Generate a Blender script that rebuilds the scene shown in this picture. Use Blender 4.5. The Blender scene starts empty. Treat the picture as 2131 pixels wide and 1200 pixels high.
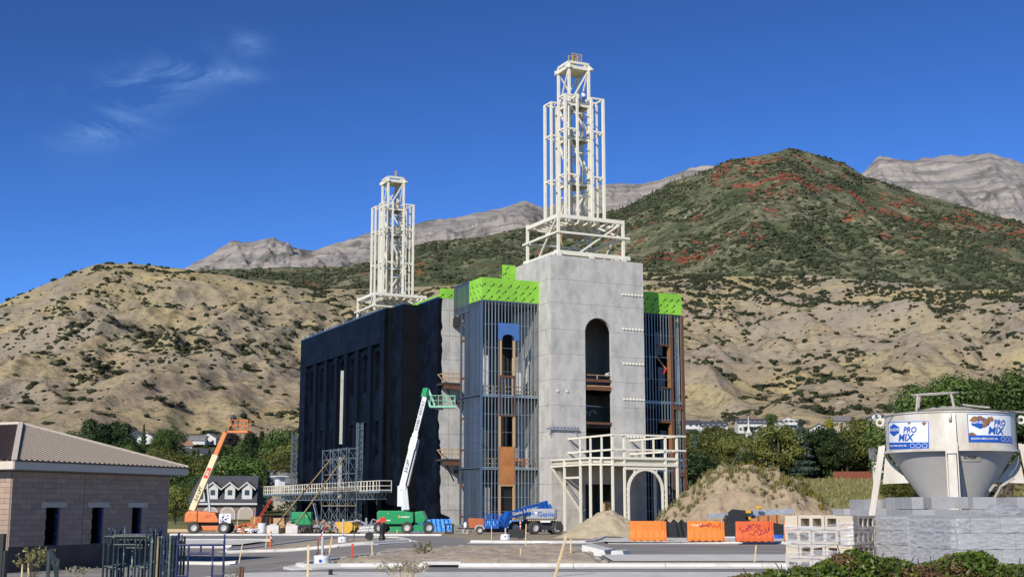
import bpy, bmesh, math, random
import numpy as np
from mathutils import Vector, Matrix
R=math.radians; PI=math.pi
SC=bpy.context.scene
# ---------------------------------------------------------------- camera
cam=bpy.data.cameras.new('camera'); camo=bpy.data.objects.new('camera',cam)
SC.collection.objects.link(camo); SC.camera=camo
CH=1.95
camo.location=(0,0,CH); camo.rotation_euler=(R(90)+math.atan(455/2700.),0,0)
cam.sensor_width=36; cam.lens=2700/2131*36; cam.clip_start=.1; cam.clip_end=40000
# ---------------------------------------------------------------- sky
SUN_DIR=Vector((-.467,-.884,0)).normalized(); SUN_EL=R(30.5)
W=bpy.data.worlds.new('World'); SC.world=W; W.use_nodes=True
nt=W.node_tree; nt.nodes.clear()
wo=nt.nodes.new('ShaderNodeOutputWorld'); bg=nt.nodes.new('ShaderNodeBackground')
sky=nt.nodes.new('ShaderNodeTexSky'); sky.sky_type='NISHITA'; sky.sun_disc=False
sky.sun_elevation=SUN_EL; sky.sun_rotation=math.atan2(SUN_DIR.x,SUN_DIR.y)
sky.altitude=1500; sky.air_density=.7; sky.dust_density=0; sky.ozone_density=4
gm=nt.nodes.new('ShaderNodeGamma'); gm.inputs[1].default_value=1.45; nt.links.new(sky.outputs[0],gm.inputs[0])
hs=nt.nodes.new('ShaderNodeVectorMath'); hs.operation='MULTIPLY'; hs.inputs[1].default_value=(.49,.62,.71); nt.links.new(gm.outputs[0],hs.inputs[0])
# thin cirrus: noise over the sky dome, strongest in one drifting bank
tc=nt.nodes.new('ShaderNodeTexCoord')
def wnode(t,**k):
    n=nt.nodes.new(t)
    for a,b in k.items(): setattr(n,a,b)
    return n
def wmath(op,a,b=None,c=None):
    n=wnode('ShaderNodeMath',operation=op)
    for i,x in enumerate((a,b,c)):
        if x is None: continue
        if isinstance(x,(int,float)): n.inputs[i].default_value=x
        else: nt.links.new(x,n.inputs[i])
    return n.outputs[0]
mp=wnode('ShaderNodeMapping'); mp.inputs['Rotation'].default_value=(0,R(24),0); mp.inputs['Scale'].default_value=(9,9,26)
nt.links.new(tc.outputs['Generated'],mp.inputs[0])
n1=wnode('ShaderNodeTexNoise'); n1.inputs['Scale'].default_value=1.0; n1.inputs['Detail'].default_value=9; n1.inputs['Roughness'].default_value=.64; n1.inputs['Distortion'].default_value=1.2
nt.links.new(mp.outputs[0],n1.inputs[0])
CLOUD=[]
def cloudbank(d,sx,amp,tilt):
    # elongated soft bank around direction d
    d=Vector(d).normalized(); rt=d.cross(Vector((0,0,1))).normalized(); up=rt.cross(d)
    a=rt*math.cos(tilt)+up*math.sin(tilt); b=-rt*math.sin(tilt)+up*math.cos(tilt)
    def dot(v):
        n=wnode('ShaderNodeVectorMath',operation='DOT_PRODUCT'); n.inputs[1].default_value=v
        nt.links.new(tc.outputs['Generated'],n.inputs[0]); return n.outputs['Value']
    q=wmath('ADD',wmath('POWER',wmath('ABSOLUTE',wmath('DIVIDE',dot(a),sx[0])),2.),wmath('POWER',wmath('ABSOLUTE',wmath('DIVIDE',dot(b),sx[1])),2.))
    m=wmath('MULTIPLY',wmath('EXPONENT',wmath('MULTIPLY',q,-1.)),amp)
    front=wmath('GREATER_THAN',dot(d),0.)
    return wmath('MULTIPLY',m,front)
banks=[((-.2600,.9132,.3113),(.042,.010),.8,R(10)),((-.1948,.9208,.338),(.013,.007),.7,R(-10)),((-.3032,.9135,.2712),(.024,.009),.85,R(14)),
 ((-.3272,.8982,.2935),(.022,.005),.45,R(4)),((-.205,.9208,.3165),(.030,.006),.5,R(4)),((-.268,.915,.293),(.055,.020),.5,R(38))]
cm=None
for b_ in banks:
    o_=cloudbank(*b_); cm=o_ if cm is None else wmath('ADD',cm,o_)
rp=wnode('ShaderNodeMapRange'); rp.inputs[1].default_value=.42; rp.inputs[2].default_value=.80; nt.links.new(n1.outputs[0],rp.inputs[0])
fac=wmath('MINIMUM',wmath('MULTIPLY',wmath('MULTIPLY',cm,rp.outputs[0]),1.25),.62)
mx=wnode('ShaderNodeMixRGB'); mx.inputs[2].default_value=(2.2,4.1,8.0,1)
nt.links.new(fac,mx.inputs[0]); nt.links.new(hs.outputs[0],mx.inputs[1])
nt.links.new(mx.outputs[0],bg.inputs[0]); bg.inputs[1].default_value=.1
nt.links.new(bg.outputs[0],wo.inputs[0])
# ---------------------------------------------------------------- sun
sl=bpy.data.lights.new('sun','SUN'); sl.energy=5.0; sl.angle=R(.53); sl.color=(1,.94,.84)
slo=bpy.data.objects.new('sun',sl); SC.collection.objects.link(slo)
sv=SUN_DIR*math.cos(SUN_EL)+Vector((0,0,math.sin(SUN_EL)))
slo.rotation_euler=sv.to_track_quat('Z','Y').to_euler(); slo.location=(-30,-40,60)
SC.view_settings.view_transform='Standard'; SC.view_settings.look='None'; SC.view_settings.gamma=1; SC.view_settings.exposure=0
SC.view_settings.use_curve_mapping=False
SC.render.engine='CYCLES'
SC.cycles.use_denoising=True
SC.cycles.max_bounces=6; SC.cycles.diffuse_bounces=3; SC.cycles.glossy_bounces=2; SC.cycles.transparent_max_bounces=12
SC.cycles.caustics_reflective=False; SC.cycles.caustics_refractive=False
# ---------------------------------------------------------------- helpers
random.seed(7); RNG=np.random.default_rng(11)
COL=SC.collection
def tag(o,label=None,cat=None,group=None,kind=None):
    if label: o['label']=label
    if cat: o['category']=cat
    if group: o['group']=group
    if kind: o['kind']=kind
    return o
def thing(name,label,cat,loc=(0,0,0),rz=0,group=None):
    o=bpy.data.objects.new(name,None); COL.objects.link(o); o.location=loc; o.rotation_euler=(0,0,rz)
    o.empty_display_size=.2
    return tag(o,label,cat,group)
def link(me,name,parent=None,loc=(0,0,0),rot=(0,0,0),scale=(1,1,1)):
    o=bpy.data.objects.new(name,me); COL.objects.link(o)
    o.location=loc; o.rotation_euler=rot; o.scale=scale
    if parent is not None: o.parent=parent
    return o
def dup(root,loc,rz=0,label=None,scale=None):
    def cp(o,par):
        c=o.copy(); COL.objects.link(c); c.parent=par
        for ch in o.children: cp(ch,c)
        return c
    r=cp(root,None); r.location=loc; r.rotation_euler=(0,0,rz)
    if label: r['label']=label
    if scale: r.scale=scale
    return r
def pmat_axes(d,up=(0,0,1)):
    d=Vector(d).normalized(); u=Vector(up)
    if abs(d.dot(u))>.98: u=Vector((0,1,0)) if abs(d.y)<.9 else Vector((1,0,0))
    a=d.cross(u).normalized(); b=a.cross(d).normalized(); return d,a,b
class MB:
    def __init__(s): s.v=[]; s.f=[]
    def add(s,vs,fs):
        n=len(s.v); s.v+= [tuple(x) for x in vs]; s.f+=[tuple(i+n for i in f) for f in fs]; return s
    def bx(s,x0,x1,y0,y1,z0,z1):
        return s.add([(x0,y0,z0),(x1,y0,z0),(x1,y1,z0),(x0,y1,z0),(x0,y0,z1),(x1,y0,z1),(x1,y1,z1),(x0,y1,z1)],
          [(0,3,2,1),(4,5,6,7),(0,1,5,4),(1,2,6,5),(2,3,7,6),(3,0,4,7)])
    def box(s,c,d,rz=0,rx=0,ry=0):
        m=Matrix.Rotation(rz,3,'Z')@Matrix.Rotation(ry,3,'Y')@Matrix.Rotation(rx,3,'X'); c=Vector(c)
        p=[c+m@Vector((x*d[0]/2,y*d[1]/2,z*d[2]/2)) for z in(-1,1) for x,y in((-1,-1),(1,-1),(1,1),(-1,1))]
        return s.add(p,[(0,3,2,1),(4,5,6,7),(0,1,5,4),(1,2,6,5),(2,3,7,6),(3,0,4,7)])
    def bar(s,p,q,w,h=None,up=(0,0,1)):
        p=Vector(p);q=Vector(q); d,a,b=pmat_axes(q-p,up); h=h or w; a=a*w/2;b=b*h/2
        P=[p-a-b,p+a-b,p+a+b,p-a+b,q-a-b,q+a-b,q+a+b,q-a+b]
        return s.add(P,[(0,3,2,1),(4,5,6,7),(0,1,5,4),(1,2,6,5),(2,3,7,6),(3,0,4,7)])
    def tube(s,p,q,r,r2=None,n=8,caps=True):
        p=Vector(p);q=Vector(q); d,a,b=pmat_axes(q-p); r2=r if r2 is None else r2
        P=[p+(a*math.cos(t)+b*math.sin(t))*r for t in [2*PI*i/n for i in range(n)]]+[q+(a*math.cos(t)+b*math.sin(t))*r2 for t in [2*PI*i/n for i in range(n)]]
        F=[(i,(i+1)%n,n+(i+1)%n,n+i) for i in range(n)]
        if caps: F+=[tuple(range(n-1,-1,-1)),tuple(range(n,2*n))]
        return s.add(P,F)
    def path(s,pts,r,n=6):
        for a,b in zip(pts[:-1],pts[1:]): s.tube(a,b,r,n=n)
        return s
    def prism(s,pts,off):
        # pts: 3D loop, extruded by off
        off=Vector(off); n=len(pts); P=[Vector(p) for p in pts]; P+= [p+off for p in P]
        return s.add(P,[tuple(range(n-1,-1,-1)),tuple(range(n,2*n))]+[(i,(i+1)%n,n+(i+1)%n,n+i) for i in range(n)])
    def lathe(s,prof,n=24,c=(0,0,0),axis='Z',cap=True):
        P=[]
        for r,z in prof:
            for i in range(n):
                t=2*PI*i/n
                if axis=='Z': P.append((c[0]+r*math.cos(t),c[1]+r*math.sin(t),c[2]+z))
                elif axis=='Y': P.append((c[0]+r*math.cos(t),c[1]+z,c[2]+r*math.sin(t)))
                else: P.append((c[0]+z,c[1]+r*math.cos(t),c[2]+r*math.sin(t)))
        F=[]
        for k in range(len(prof)-1):
            for i in range(n): F.append((k*n+i,k*n+(i+1)%n,(k+1)*n+(i+1)%n,(k+1)*n+i))
        if cap: F+=[tuple(range(n-1,-1,-1)),tuple(range((len(prof)-1)*n,len(prof)*n))]
        return s.add(P,F)
    def mesh(s,name,mat,smooth=None):
        me=bpy.data.meshes.new(name); me.from_pydata(s.v,[],s.f)
        if mat: me.materials.append(mat)
        if smooth:
            me.polygons.foreach_set('use_smooth',[True]*len(me.polygons)); me.set_sharp_from_angle(angle=R(smooth))
        me.update(); return me
    def build(s,name,mat,parent=None,smooth=None,bevel=0,loc=(0,0,0),rot=(0,0,0),kind=None,label=None):
        o=link(s.mesh(name,mat,smooth),name,parent,loc,rot)
        if bevel:
            b=o.modifiers.new('b','BEVEL'); b.width=bevel; b.segments=2; b.limit_method='ANGLE'; b.angle_limit=R(40)
        if kind: o['kind']=kind
        if label: o['label']=label
        return o
def bulk(name,V,Fq,mat,parent=None,kind=None,smooth=False,tri=False):
    me=bpy.data.meshes.new(name); k=3 if tri else 4; V=np.asarray(V,np.float32); Fq=np.asarray(Fq,np.int32)
    me.vertices.add(len(V)); me.vertices.foreach_set('co',V.ravel())
    me.loops.add(Fq.size); me.loops.foreach_set('vertex_index',Fq.ravel())
    me.polygons.add(len(Fq)); me.polygons.foreach_set('loop_start',np.arange(0,Fq.size,k,dtype=np.int32))
    me.polygons.foreach_set('loop_total',np.full(len(Fq),k,np.int32))
    if smooth: me.polygons.foreach_set('use_smooth',np.ones(len(Fq),bool))
    me.update(calc_edges=True); me.validate()
    if mat: me.materials.append(mat)
    o=link(me,name,parent)
    if kind: o['kind']=kind
    return o
def holed(outer,holes,mapf,thick):
    """flat wall: outer loop + hole loops in 2D, mapped to 3D by mapf(a,b), extruded by vector thick"""
    bm=bmesh.new(); es=[]
    for lp in [outer]+holes:
        vs=[bm.verts.new(mapf(*p)) for p in lp]
        for i in range(len(vs)): es.append(bm.edges.new((vs[i],vs[(i+1)%len(vs)])))
    bmesh.ops.triangle_fill(bm,use_beauty=True,use_dissolve=False,edges=es)
    r=bmesh.ops.extrude_face_region(bm,geom=bm.faces[:])
    bmesh.ops.translate(bm,verts=[e for e in r['geom'] if isinstance(e,bmesh.types.BMVert)],vec=Vector(thick))
    bmesh.ops.recalc_face_normals(bm,faces=bm.faces[:])
    return bm
def bmobj(bm,name,mat,parent=None):
    me=bpy.data.meshes.new(name); bm.to_mesh(me); bm.free(); me.materials.append(mat); return link(me,name,parent)
def rect(a0,a1,b0,b1): return [(a0,b0),(a1,b0),(a1,b1),(a0,b1)]
def arch(a0,a1,b0,b1,n=10):
    r=(a1-a0)/2; c=(a0+a1)/2; s=b1-r
    return [(a0,b0),(a1,b0),(a1,s)]+[(c+r*math.cos(PI*i/n),s+r*math.sin(PI*i/n)) for i in range(1,n)]+[(a0,s)]
# ---- noise in numpy
def _h(ix,iy,seed):
    n=(ix*374761393+iy*668265263+seed*1442695041)&0x7fffffff
    n=((n^(n>>13))*1274126177)&0x7fffffff
    return ((n^(n>>16))&0xffff)/65535.*2*PI
def perlin(x,y,seed=0):
    x0=np.floor(x).astype(np.int64); y0=np.floor(y).astype(np.int64); fx=x-x0; fy=y-y0
    u=fx*fx*fx*(fx*(fx*6-15)+10); v=fy*fy*fy*(fy*(fy*6-15)+10)
    def g(i,j):
        a=_h(x0+i,y0+j,seed); return np.cos(a)*(fx-i)+np.sin(a)*(fy-j)
    return (g(0,0)*(1-u)+g(1,0)*u)*(1-v)+(g(0,1)*(1-u)+g(1,1)*u)*v
def fbm(x,y,o=4,seed=0,gain=.5,ridge=False):
    s=0;a=1.
    for k in range(o):
        p=perlin(x*2**k,y*2**k,seed+k*17)
        s=s+a*((.5-np.abs(p)*1.6) if ridge else p); a*=gain
    return s
# ---- text as mesh (flat print)
def text_geo(s,size=1.,bold=0,italic=0,font_space=1.):
    c=bpy.data.curves.new('t','FONT'); c.body=s; c.size=size; c.shear=italic; c.offset=bold; c.space_character=font_space; c.align_x='CENTER'; c.align_y='CENTER'; c.resolution_u=2
    o=bpy.data.objects.new('t',c); COL.objects.link(o)
    dg=bpy.context.evaluated_depsgraph_get(); me=bpy.data.meshes.new_from_object(o.evaluated_get(dg))
    V=[tuple(v.co) for v in me.vertices]; F=[tuple(p.vertices) for p in me.polygons]
    bpy.data.objects.remove(o); bpy.data.curves.remove(c); bpy.data.meshes.remove(me); return V,F
def text(name,s,size,mat,parent,loc,xdir,ydir,bold=0,italic=0,sx=1.,sp=1.):
    V,F=text_geo(s,size,bold,italic,sp); x=Vector(xdir).normalized(); y=Vector(ydir).normalized(); l=Vector(loc)
    m=MB(); m.add([l+x*v[0]*sx+y*v[1] for v in V],F); return m.build(name,mat,parent)
# ---------------------------------------------------------------- materials
def shader(name):
    m=bpy.data.materials.new(name); m.use_nodes=True; t=m.node_tree
    return m,t,t.nodes['Principled BSDF']
def mat(name,col,rough=.6,metal=0.,var=.12,scale=4.,bump=0.,bscale=30.,spec=.5,dirt=None,dscale=1.5,dlo=.5,dhi=.7,stretch=None,coat=0.,island=0.):
    m,t,b=shader(name); N=t.nodes; L=t.links
    b.inputs['Roughness'].default_value=rough; b.inputs['Metallic'].default_value=metal; b.inputs['Specular IOR Level'].default_value=spec
    if coat: b.inputs['Coat Weight'].default_value=coat
    tc=N.new('ShaderNodeTexCoord'); src=tc.outputs['Object']
    if stretch:
        mp=N.new('ShaderNodeMapping'); mp.inputs['Scale'].default_value=stretch; L.new(src,mp.inputs[0]); src=mp.outputs[0]
    n=N.new('ShaderNodeTexNoise'); n.inputs['Scale'].default_value=scale; n.inputs['Detail'].default_value=5; n.inputs['Roughness'].default_value=.6
    L.new(src,n.inputs['Vector'])
    r=N.new('ShaderNodeMapRange'); r.inputs[1].default_value=.3; r.inputs[2].default_value=.7; r.inputs[3].default_value=1-var; r.inputs[4].default_value=1+var
    L.new(n.outputs[0],r.inputs[0])
    mul=N.new('ShaderNodeVectorMath'); mul.operation='SCALE'; mul.inputs[0].default_value=col[:3]; L.new(r.outputs[0],mul.inputs['Scale'])
    out=mul.outputs[0]
    if island:
        g=N.new('ShaderNodeObjectInfo'); r2=N.new('ShaderNodeMapRange'); r2.inputs[3].default_value=1-island; r2.inputs[4].default_value=1+island
        L.new(g.outputs['Random'],r2.inputs[0]); m2=N.new('ShaderNodeVectorMath'); m2.operation='SCALE'; L.new(out,m2.inputs[0]); L.new(r2.outputs[0],m2.inputs['Scale']); out=m2.outputs[0]
    if dirt:
        n2=N.new('ShaderNodeTexNoise'); n2.inputs['Scale'].default_value=dscale; n2.inputs['Detail'].default_value=8; n2.inputs['Roughness'].default_value=.68; L.new(src,n2.inputs['Vector'])
        r3=N.new('ShaderNodeMapRange'); r3.inputs[1].default_value=dlo; r3.inputs[2].default_value=dhi; L.new(n2.outputs[0],r3.inputs[0])
        mx=N.new('ShaderNodeMix'); mx.data_type='RGBA'; L.new(r3.outputs[0],mx.inputs[0]); L.new(out,mx.inputs[6]); mx.inputs[7].default_value=(*dirt[:3],1); out=mx.outputs[2]
    L.new(out,b.inputs['Base Color'])
    if bump:
        nb=N.new('ShaderNodeTexNoise'); nb.inputs['Scale'].default_value=bscale; nb.inputs['Detail'].default_value=6; L.new(src,nb.inputs['Vector'])
        bp=N.new('ShaderNodeBump'); bp.inputs['Strength'].default_value=1; bp.inputs['Distance'].default_value=bump; L.new(nb.outputs[0],bp.inputs['Height']); L.new(bp.outputs[0],b.inputs['Normal'])
    return m
def leafmat(name,c1,c2,trans=.35,rough=.55):
    m,t,b=shader(name); N=t.nodes; L=t.links
    g=N.new('ShaderNodeNewGeometry'); ri=g.outputs['Random Per Island']
    oi=N.new('ShaderNodeObjectInfo')
    mx=N.new('ShaderNodeMix'); mx.data_type='RGBA'; mx.inputs[6].default_value=(*c1,1); mx.inputs[7].default_value=(*c2,1); L.new(ri,mx.inputs[0])
    r2=N.new('ShaderNodeMapRange'); r2.inputs[3].default_value=.6; r2.inputs[4].default_value=1.55; L.new(oi.outputs['Random'],r2.inputs[0])
    sc=N.new('ShaderNodeVectorMath'); sc.operation='SCALE'; L.new(mx.outputs[2],sc.inputs[0]); L.new(r2.outputs[0],sc.inputs['Scale'])
    L.new(sc.outputs[0],b.inputs['Base Color']); b.inputs['Roughness'].default_value=rough; b.inputs['Specular IOR Level'].default_value=.3
    tr=N.new('ShaderNodeBsdfTranslucent'); L.new(sc.outputs[0],tr.inputs[0])
    ms=N.new('ShaderNodeMixShader'); ms.inputs[0].default_value=trans; L.new(b.outputs[0],ms.inputs[1]); L.new(tr.outputs[0],ms.inputs[2])
    L.new(ms.outputs[0],N['Material Output'].inputs[0]); return m
M={}
M['concrete']=mat('concrete',(.485,.462,.42),.85,var=.13,scale=.5,dirt=(.29,.28,.26),dscale=.6,dlo=.46,dhi=.74,stretch=(1.2,1.2,.7),bump=.006,bscale=9)
M['concrete_dark']=mat('concrete_dark',(.22,.22,.21),.9,var=.15,scale=.5)
M['paving']=mat('paving',(.62,.60,.55),.85,var=.09,scale=.9,dirt=(.36,.35,.32),dscale=1.4,dlo=.52,dhi=.8,bump=.003,bscale=20)
M['asphalt']=mat('asphalt',(.22,.206,.192),.9,var=.16,scale=.5,dirt=(.36,.33,.285),dscale=.25,dlo=.46,dhi=.72,bump=.006,bscale=60,stretch=(.35,2.2,1))
M['navy']=mat('navy',(.0028,.0048,.0105),.55,var=.5,scale=.3,dirt=(.0085,.012,.022),dscale=.6,dlo=.48,dhi=.72,spec=.10,bump=.012,bscale=2.2)
M['navy_black']=mat('navy_black',(.003,.0035,.005),.6,var=.35,scale=.4,spec=.25)  # darker copy of navy: weaker sky reflection of front-facing returns put into colour
M['green_board']=mat('green_board',(.25,.56,.045),.6,var=.10,scale=.9,island=.08)
M['print_black']=mat('print_black',(.015,.015,.015),.6)
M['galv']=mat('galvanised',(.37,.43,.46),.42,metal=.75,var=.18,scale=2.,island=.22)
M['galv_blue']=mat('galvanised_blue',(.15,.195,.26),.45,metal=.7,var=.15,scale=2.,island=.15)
M['blue_board']=mat('blue_board',(.06,.15,.38),.6,var=.1,scale=1.5)
M['wood']=mat('wood',(.47,.30,.14),.7,var=.18,scale=3.)
M['osb']=mat('plywood_orange',(.42,.17,.05),.7,var=.16,scale=2.5,dirt=(.28,.11,.035),dscale=1.2)
M['rust']=mat('rust_steel',(.13,.055,.028),.7,var=.3,scale=2.)
M['white_steel']=mat('white_steel',(.75,.70,.57),.5,var=.07,scale=1.2,dirt=(.42,.38,.30),dscale=1.1,dlo=.62,dhi=.82)
M['cream_steel']=mat('cream_steel',(.55,.50,.38),.55,var=.1,scale=1.)
M['soffit']=mat('soffit_shade',(.30,.27,.20),.7,var=.15)  # darkened cream: shade inside the spire deck put into the colour
M['floor_dark']=mat('interior',(.035,.032,.03),.9,var=.3,scale=.6)  # near-black: shade of the enclosed rooms is put into this colour
M['yellow_rail']=mat('yellow_rail',(.46,.32,.13),.6,var=.15)
M['black']=mat('black',(.012,.012,.013),.55)
M['tyre']=mat('tyre',(.045,.042,.038),.85,var=.25,scale=8,dirt=(.16,.14,.11),dscale=4)
M['rim']=mat('rim',(.45,.45,.44),.5)
M['lift_green']=mat('lift_green',(.012,.27,.085),.38,var=.08,coat=.3,dirt=(.10,.25,.13),dscale=1.5,dlo=.6,dhi=.85)
M['lift_orange']=mat('lift_orange',(.68,.19,.045),.42,var=.1,dirt=(.45,.22,.10),dscale=1.5,dlo=.52,dhi=.85)
M['lift_blue']=mat('lift_blue',(.010,.085,.36),.38,var=.1,dirt=(.04,.11,.30),dscale=2)
M['lift_grey']=mat('lift_grey',(.36,.37,.38),.45,var=.1,dirt=(.28,.27,.25),dscale=2)
M['boom_white']=mat('boom_white',(.72,.72,.70),.4,var=.05,dirt=(.45,.42,.36),dscale=1.2,dlo=.6,dhi=.85)
M['boom_cream']=mat('boom_cream',(.68,.58,.34),.5,var=.08)
M['steel']=mat('steel_grey',(.40,.41,.42),.45,metal=.5,var=.2,scale=3)
M['tarp']=mat('blue_tarp',(.05,.28,.72),.4,var=.2,scale=1.5,bump=.05,bscale=3)
M['barrier']=mat('barrier_orange',(.78,.20,.018),.42,var=.08,scale=2.,dirt=(.50,.17,.05),dscale=1.6,dlo=.55,dhi=.85)
M['barrier_red']=mat('barrier_red',(.66,.11,.018),.45,var=.1,scale=2.,dirt=(.45,.10,.04),dscale=1.6,dlo=.52,dhi=.8)
M['spray_red']=mat('spray_red',(.28,.015,.04),.6,var=.4)
M['spray_white']=mat('spray_white',(.75,.72,.55),.6,var=.2)
M['sand']=mat('sand',(.43,.355,.235),.95,var=.10,scale=1.4,bump=.03,bscale=14)
M['prop_wood']=mat('prop_wood',(.40,.29,.14),.8,var=.15)
M['dirt']=mat('dirt',(.335,.265,.185),.95,var=.2,scale=.6,dirt=(.24,.185,.125),dscale=2.2,dlo=.5,dhi=.66,bump=.04,bscale=6)
M['mound']=mat('mound_dirt',(.34,.255,.165),.95,var=.16,scale=.5,dirt=(.25,.19,.125),dscale=1.3,dlo=.46,dhi=.66,bump=.10,bscale=2.5)
M['gravel']=mat('gravel_dirt',(.40,.325,.235),.95,var=.25,scale=2,dirt=(.42,.39,.34),dscale=9,dlo=.58,dhi=.66,bump=.04,bscale=9)
M['stone']=mat('stone',(.36,.32,.27),.9,var=.2,scale=2,island=.3)
M['yellow_cat']=mat('loader_yellow',(.62,.34,.02),.5,var=.12,dirt=(.30,.19,.06),dscale=2,dlo=.52,dhi=.8)
M['comp_orange']=mat('compressor_orange',(.40,.11,.03),.5,var=.12)
M['red']=mat('red_paint',(.55,.05,.025),.5,var=.15)
M['stake']=mat('stake_wood',(.62,.47,.26),.7,var=.15,scale=6)
M['block_tan']=mat('block_tan',(.52,.45,.35),.9,var=.08,scale=6,bump=.004,bscale=50,island=.06)
M['block_grey']=mat('block_grey',(.34,.34,.34),.9,var=.1,scale=5,bump=.004,bscale=50,island=.1)
M['cmu']=mat('cmu_wall',(.37,.262,.195),.9,var=.07,scale=2,bump=.004,bscale=50,island=.13)
M['plinth']=mat('dark_plinth',(.10,.08,.06),.95,var=.25,scale=1.5)
M['mortar']=mat('mortar',(.20,.145,.11),.95,var=.1)
M['roof_tan']=mat('roof_tan',(.16,.13,.105),.55,metal=.1,var=.06,scale=.6,island=.06)
M['roof_brown']=mat('roof_seam_brown',(.085,.06,.05),.6,var=.1)
M['roof_rib']=mat('roof_rib',(.30,.25,.20),.5,var=.06)
M['fascia']=mat('fascia',(.58,.50,.40),.6,var=.05)
M['silo']=mat('silo_white',(.60,.565,.50),.55,var=.08,scale=1.3,dirt=(.38,.29,.19),dscale=1.6,dlo=.44,dhi=.76,stretch=(1,1,.35))
M['silo_cone']=mat('silo_cone',(.44,.42,.39),.55,var=.06,scale=1.,dirt=(.36,.33,.29),dscale=1.8,dlo=.5,dhi=.9,stretch=(1,1,.4))
M['sign_white']=mat('sign_white',(.74,.75,.75),.4,var=.04,dirt=(.30,.15,.07),dscale=2.6,dlo=.68,dhi=.72)
M['sign_blue']=mat('sign_blue',(.012,.085,.42),.4,var=.12)
M['rust_patch']=mat('rust_patch',(.26,.12,.05),.8,var=.3,scale=8)
M['dust']=mat('cement_dust',(.40,.36,.31),.95,var=.1,bump=.02,bscale=10)
M['frame_green']=mat('frame_green',(.016,.03,.03),.5,var=.4,scale=8,dirt=(.25,.29,.28),dscale=9,dlo=.60,dhi=.66)
M['frame_blue']=mat('frame_blue',(.014,.024,.085),.5,var=.3,scale=8,dirt=(.33,.34,.36),dscale=9,dlo=.58,dhi=.66)
M['frame_tan']=mat('frame_tan',(.30,.24,.13),.6,var=.3,scale=8,dirt=(.12,.10,.07),dscale=9)
M['frame_grey']=mat('frame_pale',(.10,.13,.135),.5,var=.3,scale=8,dirt=(.5,.5,.48),dscale=9,dlo=.55,dhi=.65)
M['house_white']=mat('house_white',(.56,.54,.50),.7,var=.05)
M['house_tan']=mat('house_tan',(.40,.34,.27),.8,var=.08)
M['house_brick']=mat('house_brick',(.22,.155,.125),.85,var=.2,scale=1.2)
M['roof_dark']=mat('roof_dark',(.055,.058,.068),.85,var=.2,scale=1.2)
M['roof_grey']=mat('roof_grey',(.17,.165,.16),.85,var=.15,scale=1.2)
M['roof_terra']=mat('roof_terracotta',(.30,.17,.11),.85,var=.15,scale=1.2)
M['glass']=mat('window_glass',(.02,.025,.03),.12,spec=.6)
M['bark']=mat('bark',(.09,.065,.045),.9,var=.25,scale=6)
M['fence_red']=mat('fence_red',(.20,.06,.035),.8,var=.15)
M['plastic_white']=mat('plastic_white',(.72,.72,.74),.35,var=.08)
M['cable_blue']=mat('cable_blue',(.02,.13,.6),.5)
M['hi_vis']=mat('hi_vis',(.6,.55,.02),.7)
M['fabric_dark']=mat('fabric_dark',(.03,.035,.05),.8)
M['skin']=mat('skin',(.42,.25,.17),.6)
# ================================================================ LAND
GP=np.array([(-200,0),(80,0),(125,-.45),(150,-.8),(200,-.8),(270,-.3),(350,5),(450,12),(600,24),(690,31),(750,38),(900,56),(1150,78)])
RG=np.array([(110,0),(150,1.2),(190,4.5),(230,7.5),(270,8.5),(400,10),(600,12),(750,9),(900,0)])
def sm(t): t=np.clip(t,0,1); return t*t*(3-2*t)
def GZ(x,y): return np.interp(y,GP[:,0],GP[:,1])+sm((np.asarray(x)-30)/12.)*np.interp(y,RG[:,0],RG[:,1])-.5*sm((-7-np.asarray(x))/6.)*(1-sm((np.asarray(y)-66)/16.))
def gz(x,y): return float(GZ(x,y))
def gridmesh(name,X,Y,Zv,m,smooth=True):
    ny,nx=X.shape; i=np.arange(ny*nx).reshape(ny,nx)
    F=np.stack([i[:-1,:-1],i[:-1,1:],i[1:,1:],i[1:,:-1]],-1).reshape(-1,4)
    return bulk(name,np.stack([X,Y,Zv],-1).reshape(-1,3),F,m,kind='structure',smooth=smooth)
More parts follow.
